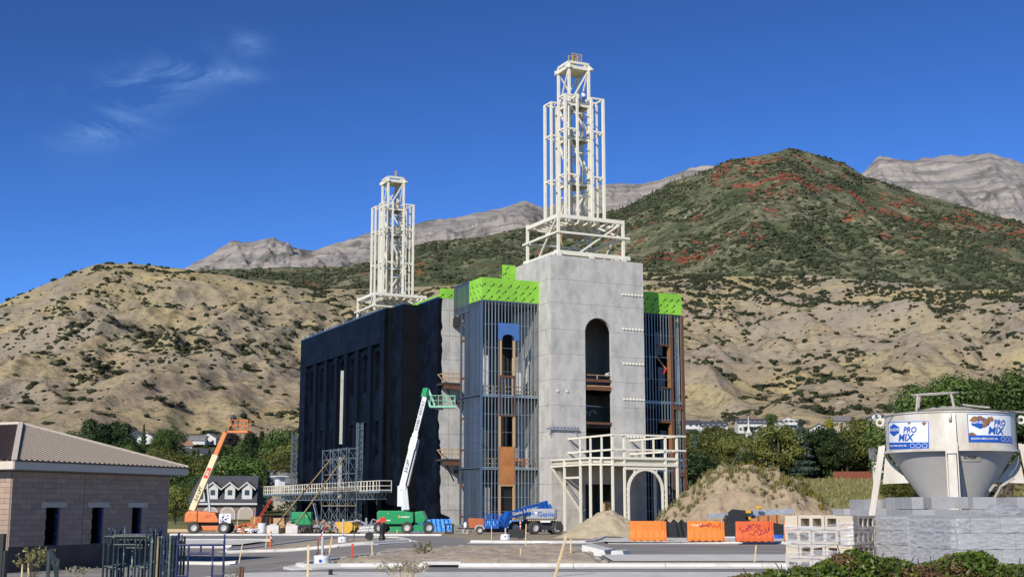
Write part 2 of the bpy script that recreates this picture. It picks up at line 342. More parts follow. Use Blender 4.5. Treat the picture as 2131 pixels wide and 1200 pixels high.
def mixmat(name,layers,rough=.95,bump=0,bscale=.2,detail=6):
    """layers: list of (colour, noise scale vec, lo, hi, seed) painted one over the other; first has no mask"""
    m,t,b=shader(name); N=t.nodes; L=t.links; b.inputs['Roughness'].default_value=rough; b.inputs['Specular IOR Level'].default_value=.1
    tc=N.new('ShaderNodeTexCoord'); out=None
    for ly in layers:
        c=ly[0]
        rgb=N.new('ShaderNodeRGB'); rgb.outputs[0].default_value=(*c,1)
        if out is None: out=rgb.outputs[0]; continue
        mp=N.new('ShaderNodeMapping'); mp.inputs['Scale'].default_value=ly[1]; mp.inputs['Location'].default_value=(ly[4]*13.7,ly[4]*7.1,ly[4]*3.3); L.new(tc.outputs['Object'],mp.inputs[0])
        n=N.new('ShaderNodeTexNoise'); n.inputs['Scale'].default_value=1; n.inputs['Detail'].default_value=detail; n.inputs['Roughness'].default_value=.62; n.inputs['Distortion'].default_value=.4; L.new(mp.outputs[0],n.inputs[0])
        r=N.new('ShaderNodeMapRange'); r.inputs[1].default_value=ly[2]; r.inputs[2].default_value=ly[3]; L.new(n.outputs[0],r.inputs[0])
        f=r.outputs[0]
        if len(ly)>5 and ly[5]:
            # limit to a band of the y or z axis (real change of ground cover)
            ax,lo,hi=ly[5]; sp=N.new('ShaderNodeSeparateXYZ'); L.new(tc.outputs['Object'],sp.inputs[0])
            r2=N.new('ShaderNodeMapRange'); r2.interpolation_type='SMOOTHSTEP'; r2.inputs[1].default_value=lo; r2.inputs[2].default_value=hi; L.new(sp.outputs['XYZ'.index(ax)],r2.inputs[0])
            mm=N.new('ShaderNodeMath'); mm.operation='MULTIPLY'; L.new(f,mm.inputs[0]); L.new(r2.outputs[0],mm.inputs[1]); f=mm.outputs[0]
        mx=N.new('ShaderNodeMix'); mx.data_type='RGBA'; L.new(f,mx.inputs[0]); L.new(out,mx.inputs[6]); L.new(rgb.outputs[0],mx.inputs[7]); out=mx.outputs[2]
    L.new(out,b.inputs['Base Color'])
    if bump:
        nb=N.new('ShaderNodeTexNoise'); nb.inputs['Scale'].default_value=bscale; nb.inputs['Detail'].default_value=8; nb.inputs['Roughness'].default_value=.65; L.new(tc.outputs['Object'],nb.inputs[0])
        bp=N.new('ShaderNodeBump'); bp.inputs['Strength'].default_value=1; bp.inputs['Distance'].default_value=bump; L.new(nb.outputs[0],bp.inputs['Height']); L.new(bp.outputs[0],b.inputs['Normal'])
    return m
M['ground']=mixmat('ground_soil',[((.37,.30,.215),),((.27,.215,.15),(.5,.5,.5),.45,.62,1),((.47,.42,.34),(2.2,2.2,2.2),.56,.66,2),
   ((.075,.085,.035),(.12,.12,.12),.20,.40,3,('Y',215,250)),((.22,.21,.085),(.05,.05,.05),.2,.4,4,('Y',150,180)),((.075,.085,.035),(.09,.09,.09),.15,.5,5,('Y',225,250)),((.17,.15,.075),(.3,.3,.3),.5,.62,6,('Y',175,205))],bump=.03,bscale=2.5)
M['hill']=mixmat('dry_hillside',[((.37,.285,.175),),((.42,.34,.16),(.005,.005,.012),.44,.62,1),((.31,.245,.165),(.011,.011,.02),.44,.62,2),((.285,.24,.185),(.004,.004,.016),.50,.64,3),
   ((.50,.44,.36),(.03,.03,.07),.63,.70,4),((.17,.145,.085),(.08,.08,.14),.58,.66,5),((.24,.195,.115),(.2,.2,.24),.52,.66,6),
   ((.28,.235,.185),(.006,.006,.012),.40,.58,8,('Z',40,200)),((.41,.335,.16),(.006,.006,.016),.40,.62,9,('Z',120,360)),((.17,.145,.085),(.10,.10,.18),.53,.64,10)],bump=2.2,bscale=.14,detail=9)
M['wood_mt']=mixmat('brush_mountain',[((.105,.11,.06),),((.19,.175,.105),(.010,.010,.012),.44,.62,1),((.31,.28,.17),(.03,.03,.04),.56,.66,2),((.07,.085,.042),(.005,.005,.007),.48,.60,3),
   ((.28,.085,.05),(.009,.009,.012),.575,.64,4,('Z',560,700)),((.045,.055,.03),(.045,.045,.045),.5,.62,5),((.33,.31,.22),(.05,.05,.07),.60,.70,6)],bump=4,bscale=.05,detail=8)
M['rock']=mixmat('bare_limestone',[((.315,.28,.25),),((.24,.22,.21),(.0012,.0012,.012),.46,.56,1),((.175,.165,.16),(.002,.002,.03),.50,.60,2),((.38,.34,.30),(.0012,.0012,.02),.55,.63,3),
   ((.12,.12,.10),(.004,.004,.006),.54,.66,4)],bump=22,bscale=.012,detail=9)
# ground sheet
ys=np.concatenate([np.arange(-60,30,6.),np.arange(30,160,2.),np.arange(160,300,10.),np.arange(300,1160,40.)]); xs=np.concatenate([np.arange(-620,-60,40.),np.arange(-60,90,2.),np.arange(90,640,40.)])
Xg,Yg=np.meshgrid(xs,ys); Zg=GZ(Xg,Yg)-.02+.05*fbm(Xg/7,Yg/7,3,5)*(Yg>112)-.015
ground=gridmesh('ground',Xg,Yg,Zg,M['ground'])
# ---------------- dry hillside
HC=np.array([(-45,.06),(-34,.075),(-26.92,.0965),(-21.77,.1452),(-20.68,.1559),(-19.01,.1709),(-17.96,.1788),(-16.69,.1808),(-15.49,.1797),(-14.07,.1775),(-12.62,.1745),(-10.74,.169),(-8.85,.166),(-6.53,.167),(-3.55,.170),(.74,.173),(5.9,.1809),(9.28,.1757),(13.43,.1743),(17.41,.1644),(21.8,.1547),(26.6,.1456),(45,.12)])
WC=np.array([(-45,.09),(-30,.10),(-20,.13),(-17.03,.160),(-14.46,.1743),(-13.05,.1787),(-9.94,.1825),(-7.84,.1836),(-6.14,.1885),(-4.22,.2024),(-3.58,.2061),(-1.42,.2087),(-.12,.2146),(1.4,.2207),(4,.2276),(5.09,.2323),(7.26,.2522),(8.99,.262),(9.85,.2683),(11.34,.2709),(12.39,.2748),(13.63,.2685),(14.85,.2594),(15.64,.2486),(17.61,.2349),(19.53,.2212),(21.98,.2044),(25.01,.1874),(45,.12)])
KC=np.array([(-45,.08),(-25,.12),(-17.01,.1539),(-14.27,.18),(-13.48,.1899),(-12.47,.1997),(-11.65,.2015),(-10.61,.2056),(-9.76,.1993),(-8.91,.1952),(-7.86,.2026),(-6.59,.2105),(-4.24,.2198),(-2.29,.226),(-.55,.2328),(.53,.2375),(1.4,.2316),(2.71,.2415),(4.13,.2509),(5.97,.2513),(6.83,.2563),(8.13,.263),(9.2,.2622),(10.65,.2414),(14.81,.2432),(15.65,.2547),(16.28,.2633),(17.68,.2587),(18.87,.2603),(20.82,.2597),(21.56,.254),(22.13,.2475),(25.18,.2294),(45,.16)])
def crest(C,az): return np.interp(az,C[:,0],C[:,1])
def hill_rc(az): return 1950+260*perlin(az/7.,az*0+3.3,4)
HR0=740.
def hill_z(az,r):
    rc=hill_rc(az); s=(r-HR0)/(rc-HR0); sc=np.clip(s,0,1); Tf=.046; Tc=crest(HC,az)
    T=Tf+(Tc-Tf)*sc**.86
    x=r*np.sin(np.radians(az)); y=r*np.cos(np.radians(az))
    env=np.clip(np.sin(PI*sc),0,1)**.7
    z=CH+np.minimum(r,rc)*T-np.maximum(r-rc,0)*.30
    wx=x+40*perlin(x/300,y/300,71)
    z=z+env*(50*fbm(wx/330,y/420,2,3,ridge=True)+30*fbm(wx/130,y/260,3,9,ridge=True)+6.5*fbm(x/34,y/60,3,21,ridge=True))-30*env
    z=z+(1-env)*1.5*fbm(x/40,y/40,2,23)*(sc>.02)
    # two cut benches (old shorelines)
    for tb,w in ((.098,.010),(.128,.006)):
        k=np.exp(-((T-tb)/w)**2); z=z+k*5*env
    return z
def polar(name,azs,rr,zf,m):
    A,S=np.meshgrid(azs,rr); 
    return A,S
az=np.linspace(-32,32,760); sr=np.concatenate([np.linspace(0,1,230),np.linspace(1.01,1.35,14)])
A,S=np.meshgrid(az,sr); Rr=HR0+S*(hill_rc(A)-HR0); Zh=hill_z(A,Rr)
hill=gridmesh('hillside',Rr*np.sin(np.radians(A)),Rr*np.cos(np.radians(A)),Zh,M['hill'])
# ---------------- brush covered mountain
def wood_z(az,r):
    r0,rc=2150.,4300.+250*perlin(az/5.,az*0+1.7,8); s=(r-r0)/(rc-r0); sc=np.clip(s,0,1); Tc=crest(WC,az); Tf=np.minimum(.115,Tc*.75)
    T=Tf+(Tc-Tf)*sc**.8
    x=r*np.sin(np.radians(az)); y=r*np.cos(np.radians(az)); env=np.clip(np.sin(PI*sc),0,1)**.6
    z=CH+np.minimum(r,rc)*T-np.maximum(r-rc,0)*.4
    wx=x+90*perlin(x/700,y/700,31)
    return z+env*(85*fbm(wx/620,y/1100,2,41,ridge=True)+34*fbm(wx/210,y/330,3,43,ridge=True)+7*fbm(x/70,y/90,3,44)-45)+(1-env)*5*fbm(x/60,y/60,3,45)*(sc>.02)
az=np.linspace(-30,32,620); sr=np.concatenate([np.linspace(0,1,190),np.linspace(1.01,1.2,8)]); A,S=np.meshgrid(az,sr)
RC=4300.+250*perlin(A/5.,A*0+1.7,8); Rr=2150+S*(RC-2150)
gridmesh('brush_mountain',Rr*np.sin(np.radians(A)),Rr*np.cos(np.radians(A)),wood_z(A,Rr),M['wood_mt'])
# ---------------- bare limestone mountains
az=np.linspace(-30,30,900); sr=np.concatenate([np.linspace(0,1,230),np.linspace(1.01,1.2,6)]); A,S=np.meshgrid(az,sr)
Rr=5200+S*2900; sc=np.clip(S,0,1); Tc=crest(KC,A); T=.10+(Tc-.10)*sc**.72
Xm=Rr*np.sin(np.radians(A)); Ym=Rr*np.cos(np.radians(A)); env=np.clip(np.sin(PI*sc),0,1)**.55
wx=Xm+180*perlin(Xm/900,Ym/900,51)
Zm=CH+np.minimum(Rr,8100)*T-np.maximum(Rr-8100,0)*.4+env*(200*fbm(wx/750,Ym/1900,2,53,ridge=True)+130*fbm(wx/330,Ym/620,6,55,ridge=True,gain=.58)-130)+(1-env)*26*fbm(Xm/150,Ym/150,4,57)
Zm=Zm+env*9*np.sin((Zm+.12*Xm+60*perlin(Xm/500,Ym/500,59))/30.)   # ledges of the strata
gridmesh('limestone_mountains',Xm,Ym,Zm,M['rock'])
# ---------------- brush as scattered clumps
ICO=None
def ico(sub=0):
    bm=bmesh.new(); bmesh.ops.create_icosphere(bm,subdivisions=sub+1,radius=1)
    V=np.array([v.co[:] for v in bm.verts]); F=np.array([[v.index for v in f.verts] for f in bm.faces]); bm.free(); return V,F
IV,IF=ico(0)
def clumps(name,P,S,m,kind='stuff',cone=False):
    """P centres (n,3), S sizes (n,3) -> one mesh of jittered low blobs"""
    n=len(P); V=np.repeat(IV[None],n,0)*(1+RNG.uniform(-.32,.32,(n,12,1)))
    if cone: V=V.copy(); k=(V[...,2:3]+1)/2; V[...,:2]*=1.15-k*1.05
    a=RNG.uniform(0,2*PI,n); c,s=np.cos(a)[:,None],np.sin(a)[:,None]
    x=V[...,0]*c-V[...,1]*s; y=V[...,0]*s+V[...,1]*c
    V=np.stack([x,y,V[...,2]],-1)*S[:,None,:]+P[:,None,:]
    F=(IF[None]+12*np.arange(n)[:,None,None]).reshape(-1,3)
    return bulk(name,V.reshape(-1,3),F,m,kind=kind,tri=True)
def scrubmat(name,c1,c2):
    m,t,b=shader(name); N=t.nodes; L=t.links; g=N.new('ShaderNodeNewGeometry'); oi=N.new('ShaderNodeObjectInfo')
    ad=N.new('ShaderNodeMath'); ad.operation='ADD'; L.new(g.outputs['Random Per Island'],ad.inputs[0]); L.new(oi.outputs['Random'],ad.inputs[1])
    fr=N.new('ShaderNodeMath'); fr.operation='FRACT'; L.new(ad.outputs[0],fr.inputs[0])
    mx=N.new('ShaderNodeMix'); mx.data_type='RGBA'; mx.inputs[6].default_value=(*c1,1); mx.inputs[7].default_value=(*c2,1); L.new(fr.outputs[0],mx.inputs[0]); L.new(mx.outputs[2],b.inputs['Base Color'])
    b.inputs['Roughness'].default_value=.9; b.inputs['Specular IOR Level'].default_value=.1; return m
M['scrub']=scrubmat('scrub_green',(.020,.025,.013),(.048,.052,.027))
M['scrub2']=scrubmat('scrub_mountain',(.026,.036,.018),(.075,.08,.043))
M['maple']=scrubmat('maple_red',(.23,.06,.038),(.16,.075,.042))
def scatter(n,zf,azr,Tr,rf,dens,size,flat):
    """uniform over the slope as seen, thinned by dens(az,s,x,y)"""
    a=RNG.uniform(azr[0],azr[1],n); s=RNG.uniform(Tr[0],Tr[1],n); r=rf(a,s)
    x=r*np.sin(np.radians(a)); y=r*np.cos(np.radians(a))
    k=RNG.uniform(0,1,n)<dens(a,s,x,y); a,r,x,y,s=a[k],r[k],x[k],y[k],s[k]
    z=zf(a,r); w=size[0]*np.exp(np.clip(RNG.normal(0,size[1],len(a)),-1.2,.85)); h=w*RNG.uniform(flat[0],flat[1],len(a))
    return np.stack([x,y,z+h*.45],-1),np.stack([w*RNG.uniform(.8,1.5,len(a)),w,h],-1),s
rf=lambda a,s:HR0+s*(hill_rc(a)-HR0)
def hd(a,s,x,y):
    n=fbm(x/150,y/150,3,81); n2=fbm(x/45,y/45,2,83)
    right=sm((a-4)/4.); up=sm((s-.62)/.2)
    d=sm((n+.08)/.24)*.85*sm((n2+.02)/.16)+.035
    d=d*(.55+.45*up)+right*up*.75*sm((n2+.20)/.30)
    d=np.where((a<-10)&(s>.62)&(s<.95),d*.6,np.where((a<-6)&(s>.3)&(s<=.62),d*1.6+.08,d))
    return np.clip(d,0,1)
P,S,s_=scatter(120000,hill_z,(-27,27),(.06,1.0),rf,hd,(1.4,.55),(.5,.85))
clumps('hillside_scrub',P,S*(.8+.5*s_[:,None]),M['scrub'])
wf=lambda a,s:2150+s*(4300.+250*perlin(a/5.,a*0+1.7,8)-2150)
def wd(a,s,x,y):
    n=fbm(x/260,y/300,3,91); return np.clip(.36+1.7*n+.6*fbm(x/70,y/80,2,93),0.03,1)
P,S,_=scatter(95000,wood_z,(-20,25),(.08,1.0),wf,wd,(3.5,.4),(.5,.8))
clumps('mountain_scrub',P,S,M['scrub2'])
def rd(a,s,x,y):
    n=fbm(x/330,y/400,3,97); m=fbm(x/90,y/110,2,99)
    zone=np.maximum(sm((s-.60)/.2)*sm((a-6.0)/3.),.9*sm((a-4)/1.)*(1-sm((a-9)/3.))*sm((s-.35)/.1)*(1-sm((s-.8)/.1)))
    return np.clip(zone*sm((n-.02)/.12)*sm((m+.02)/.2),0,1)
P,S,_=scatter(30000,wood_z,(2,24),(.3,.98),wf,rd,(3.0,.45),(.5,.8))
clumps('mountain_maples',P,S,M['maple'])
a_=RNG.uniform(4.6,9.6,80); s_=RNG.uniform(.9,1.0,80); r_=wf(a_,s_); h_=RNG.uniform(6,11,80)
P=np.stack([r_*np.sin(np.radians(a_)),r_*np.cos(np.radians(a_)),wood_z(a_,r_)+h_*.7],-1)
clumps('mountain_firs',P,np.stack([h_*.28,h_*.28,h_],-1),M['scrub'],cone=True)
def leafcloud(name,P,Nn,size,mt,par=None,kind=None,asp=.55,fold=.25):
    n=len(P); Nn=Nn/np.linalg.norm(Nn,axis=1,keepdims=True)
    r=RNG.normal(0,1,(n,3)); T_=np.cross(Nn,r); T_/=np.linalg.norm(T_,axis=1,keepdims=True)+1e-9; Bv=np.cross(Nn,T_); s=size[:,None]
    tip=P+T_*s; base=P-T_*s; l=P+Bv*s*asp+Nn*s*fold; rr=P-Bv*s*asp+Nn*s*fold
    V=np.stack([base,rr,tip,l],1).reshape(-1,3); i=np.arange(n)*4
    return bulk(name,V,np.stack([i,i+1,i+2,i+3],-1),mt,par,kind)
# the 300 bushes that show largest on the near slope
L_scrub=leafmat('leaf_scrub',(.020,.026,.012),(.055,.062,.03),.12); BUSH=[]
for k in range(6):
    cs=RNG.normal(0,.42,(7,3))*np.array([1,1,.5]); n_=420; c_=cs[RNG.integers(0,7,n_)]; d_=RNG.normal(0,1,(n_,3)); d_/=np.linalg.norm(d_,axis=1,keepdims=True)
    P_=c_+d_*RNG.uniform(.35,.62,(n_,1))*np.array([1,1,.85]); P_[:,2]=np.maximum(P_[:,2],-.5)
    o_=leafcloud('bush',P_,d_+RNG.normal(0,.4,(n_,3)),RNG.uniform(.10,.20,n_),L_scrub); BUSH.append(o_.data); bpy.data.objects.remove(o_)
cnt=0
while cnt<300:
    a=random.uniform(-22,22.5); s=random.betavariate(1.2,1.6)*.85+.02; r=float(rf(np.array([a]),np.array([s]))[0])
    x=r*math.sin(R(a)); y=r*math.cos(R(a)); aa=np.array([a])
    if float(hd(aa,np.array([s]),np.array([x]),np.array([y]))[0])<random.uniform(.0,.45) and random.random()<.65: continue
    w=random.uniform(2.4,5.4); z=float(hill_z(aa,np.array([r]))[0])
    b=link(BUSH[cnt%6],'bush',None,(x,y,z+w*.18),(0,0,random.uniform(0,6.28)),(w*random.uniform(1,1.7),w,w*.55))
    tag(b,'dark green scrub bush growing on the dry tan hillside','bush','scrub bushes scattered over the hillside'); cnt+=1
# ================================================================ TEMPLE UNDER CONSTRUCTION
T0=(4.5385,150,0); TR=R(26)
T=thing('temple_building','large grey concrete and navy temple under construction with two white steel spires','building',T0,TR)
def unit():
    m=MB(); m.bx(-.5,.5,-.5,.5,0,1); return m
UNIT={}
def ubox(name,x0,x1,y0,y1,z0,z1,mt,par,label=None):
    """box as a shared unit mesh, placed and scaled"""
    if mt.name not in UNIT: UNIT[mt.name]=unit().mesh('unit_'+mt.name,mt)
    o=link(UNIT[mt.name],name,par,((x0+x1)/2,(y0+y1)/2,z0),(0,0,0),(x1-x0,y1-y0,z1-z0))
    if label: o['label']=label
    return o
LIFT=[-.8,1.6,4.6,7.6,10.6,13.6,16.6,19.6,22.5,25.65,28.45,31.3]
# ---- front tower: concrete lifts with recessed joints
core=MB()
for z in LIFT[1:-1]:
    segs=[(0.02,12.68)] if z>24.2 else [(0.02,4.55),(8.15,12.68)]
    for a,b in segs: core.bx(a,b,.03,.47,z-.03,z+.03)
core.bx(.05,12.65,.5,10.4,30.2,30.6)             # roof slab
core.bx(12.2,12.7,.5,10.4,-.8,31.3); core.bx(.6,12.2,10.0,10.4,-.8,31.3)
core.bx(0.02,.48,.5,10.4,-.8,.0)
tower=core.build('front_tower',M['concrete'],T)
g=.016
def lift_front(z0,z1):
    out=[]
    if z0<22.4 and z1<22.6:
        a0,a1=(4.55,8.15)
        if z1<=4.61 : a0,a1=4.4,8.05
        solid = (z0>=4.55 and z1<=8.0)
        if solid: out.append([(0,z0),(12.7,z0),(12.7,z1),(0,z1)])
        else:
            out.append([(0,z0),(a0,z0),(a0,z1),(0,z1)]); out.append([(a1,z0),(12.7,z0),(12.7,z1),(a1,z1)])
    elif z0<24:
        c,s,r=6.35,22.35,1.8; t0=math.asin((z0-s)/r); n=14
        arc=[(c-r*math.cos(t),s+r*math.sin(t)) for t in [t0+(PI-2*t0)*i/n for i in range(n+1)]]
        out.append([(0,z0)]+arc+[(12.7,z0),(12.7,z1),(0,z1)])
    else: out.append([(0,z0),(12.7,z0),(12.7,z1),(0,z1)])
    return out
for z0,z1 in zip(LIFT[:-1],LIFT[1:]):
    for lp in lift_front(z0+g,z1-g):
        m=MB(); m.prism([(u,0,z) for u,z in lp],(0,.5,0)); m.build('concrete_lift',M['concrete'],tower)
    m=MB(); m.bx(0,.5,.5,10.4,z0+g,z1-g); m.build('concrete_lift',M['concrete'],tower)
# interior of tower opening
fl=MB()
fl.bx(.6,12.1,.7,9.9,15.9,16.3); fl.bx(.6,12.1,.7,9.9,11.2,11.5); fl.bx(.6,12.1,.7,9.9,7.2,7.55); fl.bx(.6,12.1,.6,9.9,-.5,-.1)
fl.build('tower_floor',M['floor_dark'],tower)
for z,h,mt in ((16.55,.30,'rust'),(15.55,.42,'rust'),(11.55,.26,'rust')):
    ubox('floor_beam',4.5,8.2,.12,.42,z,z+h,M[mt],tower)
rb=MB(); rb.bar((4.6,.3,17.35),(8.1,.3,17.35),.07); rb.bar((6.3,.3,16.9),(6.3,.3,17.4),.1); rb.bx(4.6,8.1,.2,.9,16.0,16.12); rb.build('guard_rail',M['wood'],tower)
sp=MB()
for i in range(5): sp.tube((7.5+random.uniform(-.3,.5),.35,17.1+random.uniform(0,.4)),(7.7+random.uniform(-.3,.5),.4,17.4+random.uniform(0,.4)),.05)
sp.build('wrapped_bundle',M['plastic_white'],tower)
pp=MB()
for k in range(2): pp.path([(5.1+1.2*k,2.2,12.6),(5.1+1.2*k,2.2,13.0),(5.25+1.2*k,2.2,13.25),(5.6+1.2*k,2.2,13.3),(5.85+1.2*k,2.2,13.2),(5.95+1.2*k,2.2,13.0)],.07,6)
pp.bar((4.7,2.2,13.9),(8.1,2.2,13.8),.12); pp.build('duct_pipe',M['steel'],tower)
# anchors
an=MB(); an.add([(-.09,0,-.02),(.09,0,-.02),(.13,-.16,-.12),(-.03,-.16,-.12),(-.09,0,.10),(.09,0,.10),(.13,-.16,-.03),(-.03,-.16,-.03)],[(0,1,2,3),(4,7,6,5),(0,4,5,1),(1,5,6,2),(2,6,7,3),(3,7,4,0)])
anm=an.mesh('anchor_bracket',M['white_steel'])
for z in (27.25,23.07,18.9,14.65,10.2):
    for i in range(7): link(anm,'anchor_bracket',tower,(9.75+.45*i,-.001,z))
for u in (.75,2.0): link(anm,'anchor_bracket',tower,(u,-.001,15.3))
lb=MB(); lb.bx(-.7,3.5,-.32,-.02,10.75,10.95)
for i in range(9): lb.bar((-.4+.45*i,-.2,10.9),(-.3+.45*i,-.22,11.3),.09)
lb.bar((-.1,-.2,10.8),(-.4,-.2,10.1),.07); lb.bar((3.0,-.2,10.8),(3.3,-.2,10.1),.07)
lb.build('ledger_bracket',M['steel'],tower)
# rear tower
rt=MB(); rt.bx(0,12.7,64,74.2,20,31.0); rt.build('rear_tower',M['concrete'],T)
# ---- main block
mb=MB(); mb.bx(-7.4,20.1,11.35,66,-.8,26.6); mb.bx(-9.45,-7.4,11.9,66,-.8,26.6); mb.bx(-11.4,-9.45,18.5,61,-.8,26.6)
main=mb.build('main_block',M['floor_dark'],T)  # back wall coloured near-black to stand for shade behind the studs
# concrete return wall beside wing (lifts)
for z0,z1 in zip(LIFT[:-2],LIFT[1:-1]):
    zt=min(z1,27.1) if z1<28 else 27.1
    for a,b in ((-9.4,-8.02),(-7.98,-6.0)):
        m=MB(); m.bx(a,b,11.3,11.6,z0+g,zt-g); m.build('concrete_lift',M['concrete'],main)
# painted edge: ragged brushed border of the navy coat
pe=MB(); zs=np.linspace(-.8,27.1,70); lft=[(-9.53,z) for z in zs]; rgt=[(-9.0+.28*float(fbm(np.array([z*.9]),np.array([.3]),3,5)[0])+(1.1 if z<1.2 else 0)-(.35 if 10<z<15 else 0),z) for z in zs]
for i in range(69):
    pe.add([(lft[i][0],11.296,lft[i][1]),(rgt[i][0],11.296,rgt[i][1]),(rgt[i+1][0],11.296,rgt[i+1][1]),(lft[i+1][0],11.296,lft[i+1][1])],[(0,1,2,3)])
pe.build('waterproof_coat',M['navy'],main)
# navy walls
def wall(name,mt,*b): m=MB(); m.bx(*b); return m.build(name,M[mt],main)
wall('waterproof_wall','navy',-9.53,-9.45,11.30,17.9,-.8,27.1)
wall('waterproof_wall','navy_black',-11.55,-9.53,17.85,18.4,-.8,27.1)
wall('waterproof_wall','navy',-11.6,-11.52,17.85,21.85,-.8,27.1)
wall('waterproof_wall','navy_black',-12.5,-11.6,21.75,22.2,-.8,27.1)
# facade: outer frame with one large recess, recess wall with window openings, pilasters
VC=39.25
fm=lambda a,b:(-12.58,a,b)
bm=holed(rect(21.75,58.0,-.8,26.95),[rect(23.2,55.3,-.3,22.75)],fm,(.5,0,0)); fac=bmobj(bm,'side_facade',M['navy'],main)
wins=[VC+d for d in (-14.15,-9.4,-4.05,4.05,9.4,14.15)]
holes=[arch(v-.7,v+.7,16.9,21.95) for v in wins]+[rect(v-.7,v+.7,8.6,12.9) for v in wins]+[arch(VC-1.15,VC+1.15,3.2,22.3)]+[rect(v-1.1,v+1.1,.3,5.0) for v in wins]
bm=holed(rect(23.0,55.5,-.6,22.9),holes,lambda a,b:(-12.08,a,b),(.45,0,0)); fr=bmobj(bm,'recessed_wall',M['navy'],main)
for d in (-11.75,-6.7,-2.15,2.15,6.7,11.75):
    ubox('pilaster',-12.48,-12.06,VC+d-.62,VC+d+.62,-.5,22.9,M['navy'],fr)
    ubox('pilaster_cap',-12.5,-12.06,VC+d-.7,VC+d+.7,22.3,22.7,M['navy'],fr)
for v in wins:   # deep frame round each upper window
    m=MB(); o=arch(v-.95,v+.95,16.7,22.2); 
    for (a,b),(c,d_) in zip(o[2:-1],o[3:]): m.bar((-12.1,a,b),(-12.1,c,d_),.12,.16)
    m.bar((-12.1,v-.9,16.8),(-12.1,v-.9,21.2),.12,.16); m.bar((-12.1,v+.9,16.8),(-12.1,v+.9,21.2),.12,.16)
    m.build('window_surround',M['navy'],fr)
bk=MB(); bk.bx(-11.62,-11.5,23,38.0,-.6,23); bk.bx(-11.62,-11.5,40.5,55.5,-.6,23); bk.build('window_backing',M['floor_dark'],fr)  # dark sheets stand in for shade behind the window openings
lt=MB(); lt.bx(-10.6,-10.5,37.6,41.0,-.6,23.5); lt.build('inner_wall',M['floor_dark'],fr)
lt=MB(); lt.bx(-12.0,-10.6,VC+1.0,VC+1.3,10.6,20.8); lt.bx(-12.0,-10.6,VC+1.0,VC+1.3,3.2,8.8); lt.build('concrete_jamb',M['paving'],fr)
for z in (4.4,12.9,13.3): ubox('slot_floor_beam',-11.5,-10.62,38.0,40.5,z,z+.22,M['black'],fr)
# parapet rail and flashing
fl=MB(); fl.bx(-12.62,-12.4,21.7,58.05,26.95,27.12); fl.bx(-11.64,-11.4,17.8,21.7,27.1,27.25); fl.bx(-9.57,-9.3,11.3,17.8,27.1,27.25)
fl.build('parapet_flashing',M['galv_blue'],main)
tg=MB()
for i in range(70):
    v=23+34*i/70.; tg.bar((-12.45,v,27.1),(-12.45+random.uniform(-.1,.1),v+random.uniform(-.1,.1),27.1+random.uniform(.2,.5)),.06)
tg.build('rebar_dowels',M['galv_blue'],main,kind='stuff')
# ---- green sheathing
PRT=[]
def prints(fn,a0,a1,b0,b1,par):
    """printed marks on sheathing boards: a leaf blot, a swash and short text bars, slanted"""
    m=MB(); j=0; b=b0+.35
    while b<b1-.15:
        a=a0+.3+(.55 if j%2 else 0)+random.uniform(-.1,.15)
        while a<a1-.3:
            c,s=math.cos(.75),math.sin(.75)
            def q(x,y): return fn(a+x*c-y*s,b+x*s+y*c)
            n=8; m.add([q(.16*math.cos(t)*(1.25 if t<PI else .8),.085*math.sin(t)) for t in [2*PI*i/n for i in range(n)]],[tuple(range(n))])
            m.add([q(.10,.02),q(.26,.10),q(.28,.02),q(.16,-.06)],[(0,1,2,3)])
            for k in range(3): m.add([q(-.42,-.05+.06*k),q(-.20-.05*(k%2),-.05+.06*k),q(-.20-.05*(k%2),-.02+.06*k),q(-.42,-.02+.06*k)],[(0,1,2,3)])
            a+=1.05+random.uniform(-.15,.3)
        b+=.72; j+=1
    m.build('board_print',M['print_black'],par,kind='stuff')
def sheathing(fn,a0,a1,b0,b1,off,na):
    """row of boards on plane fn(a,b) -> 3D, thickness vector off; each board a part"""
    first=None; w=(a1-a0)/na
    rows=[(b0,(b0+b1)/2+.35),((b0+b1)/2+.35,b1)]
    for (z0,z1) in rows:
        for i in range(na):
            e=.006; m=MB(); m.prism([fn(a0+i*w+e,z0+e),fn(a0+(i+1)*w-e,z0+e),fn(a0+(i+1)*w-e,z1-e),fn(a0+i*w+e,z1-e)],off)
            o=m.build('sheathing_board',M['green_board'],T); first=first or o
    return first
s1=sheathing(lambda a,b:(a,3.02,b),-7.5,0,25.85,28.5,(0,.06,0),3); prints(lambda a,b:(a,3.012,b),-7.5,0,25.85,28.5,s1)
s2=sheathing(lambda a,b:(-7.5,a,b),3.09,6.6,25.85,28.5,(.06,0,0),2); prints(lambda a,b:(-7.508,a,b),3.09,6.6,25.85,28.5,s2)
s3=sheathing(lambda a,b:(-7.2,a,b),6.6,11.3,25.5,28.3,(.06,0,0),2)
s4=sheathing(lambda a,b:(a,3.02,b),12.7,20.2,25.75,28.4,(0,.06,0),3); prints(lambda a,b:(a,3.012,b),12.7,20.2,25.75,28.4,s4)
s5=sheathing(lambda a,b:(-7.5,a,b),11.5,30,27.0,28.35,(.06,0,0),5); prints(lambda a,b:(-7.508,a,b),11.5,30,27.15,28.3,s5)
s6=sheathing(lambda a,b:(a,11.25,b),-9.3,-7.4,27.12,28.3,(0,.05,0),2); prints(lambda a,b:(a,11.242,b),-9.3,-7.4,27.1,28.3,s6)
s7=sheathing(lambda a,b:(a,9.4,b),-1.8,-.02,28.6,31.5,(0,.06,0),1); prints(lambda a,b:(a,9.392,b),-1.8,0,28.6,31.5,s7)
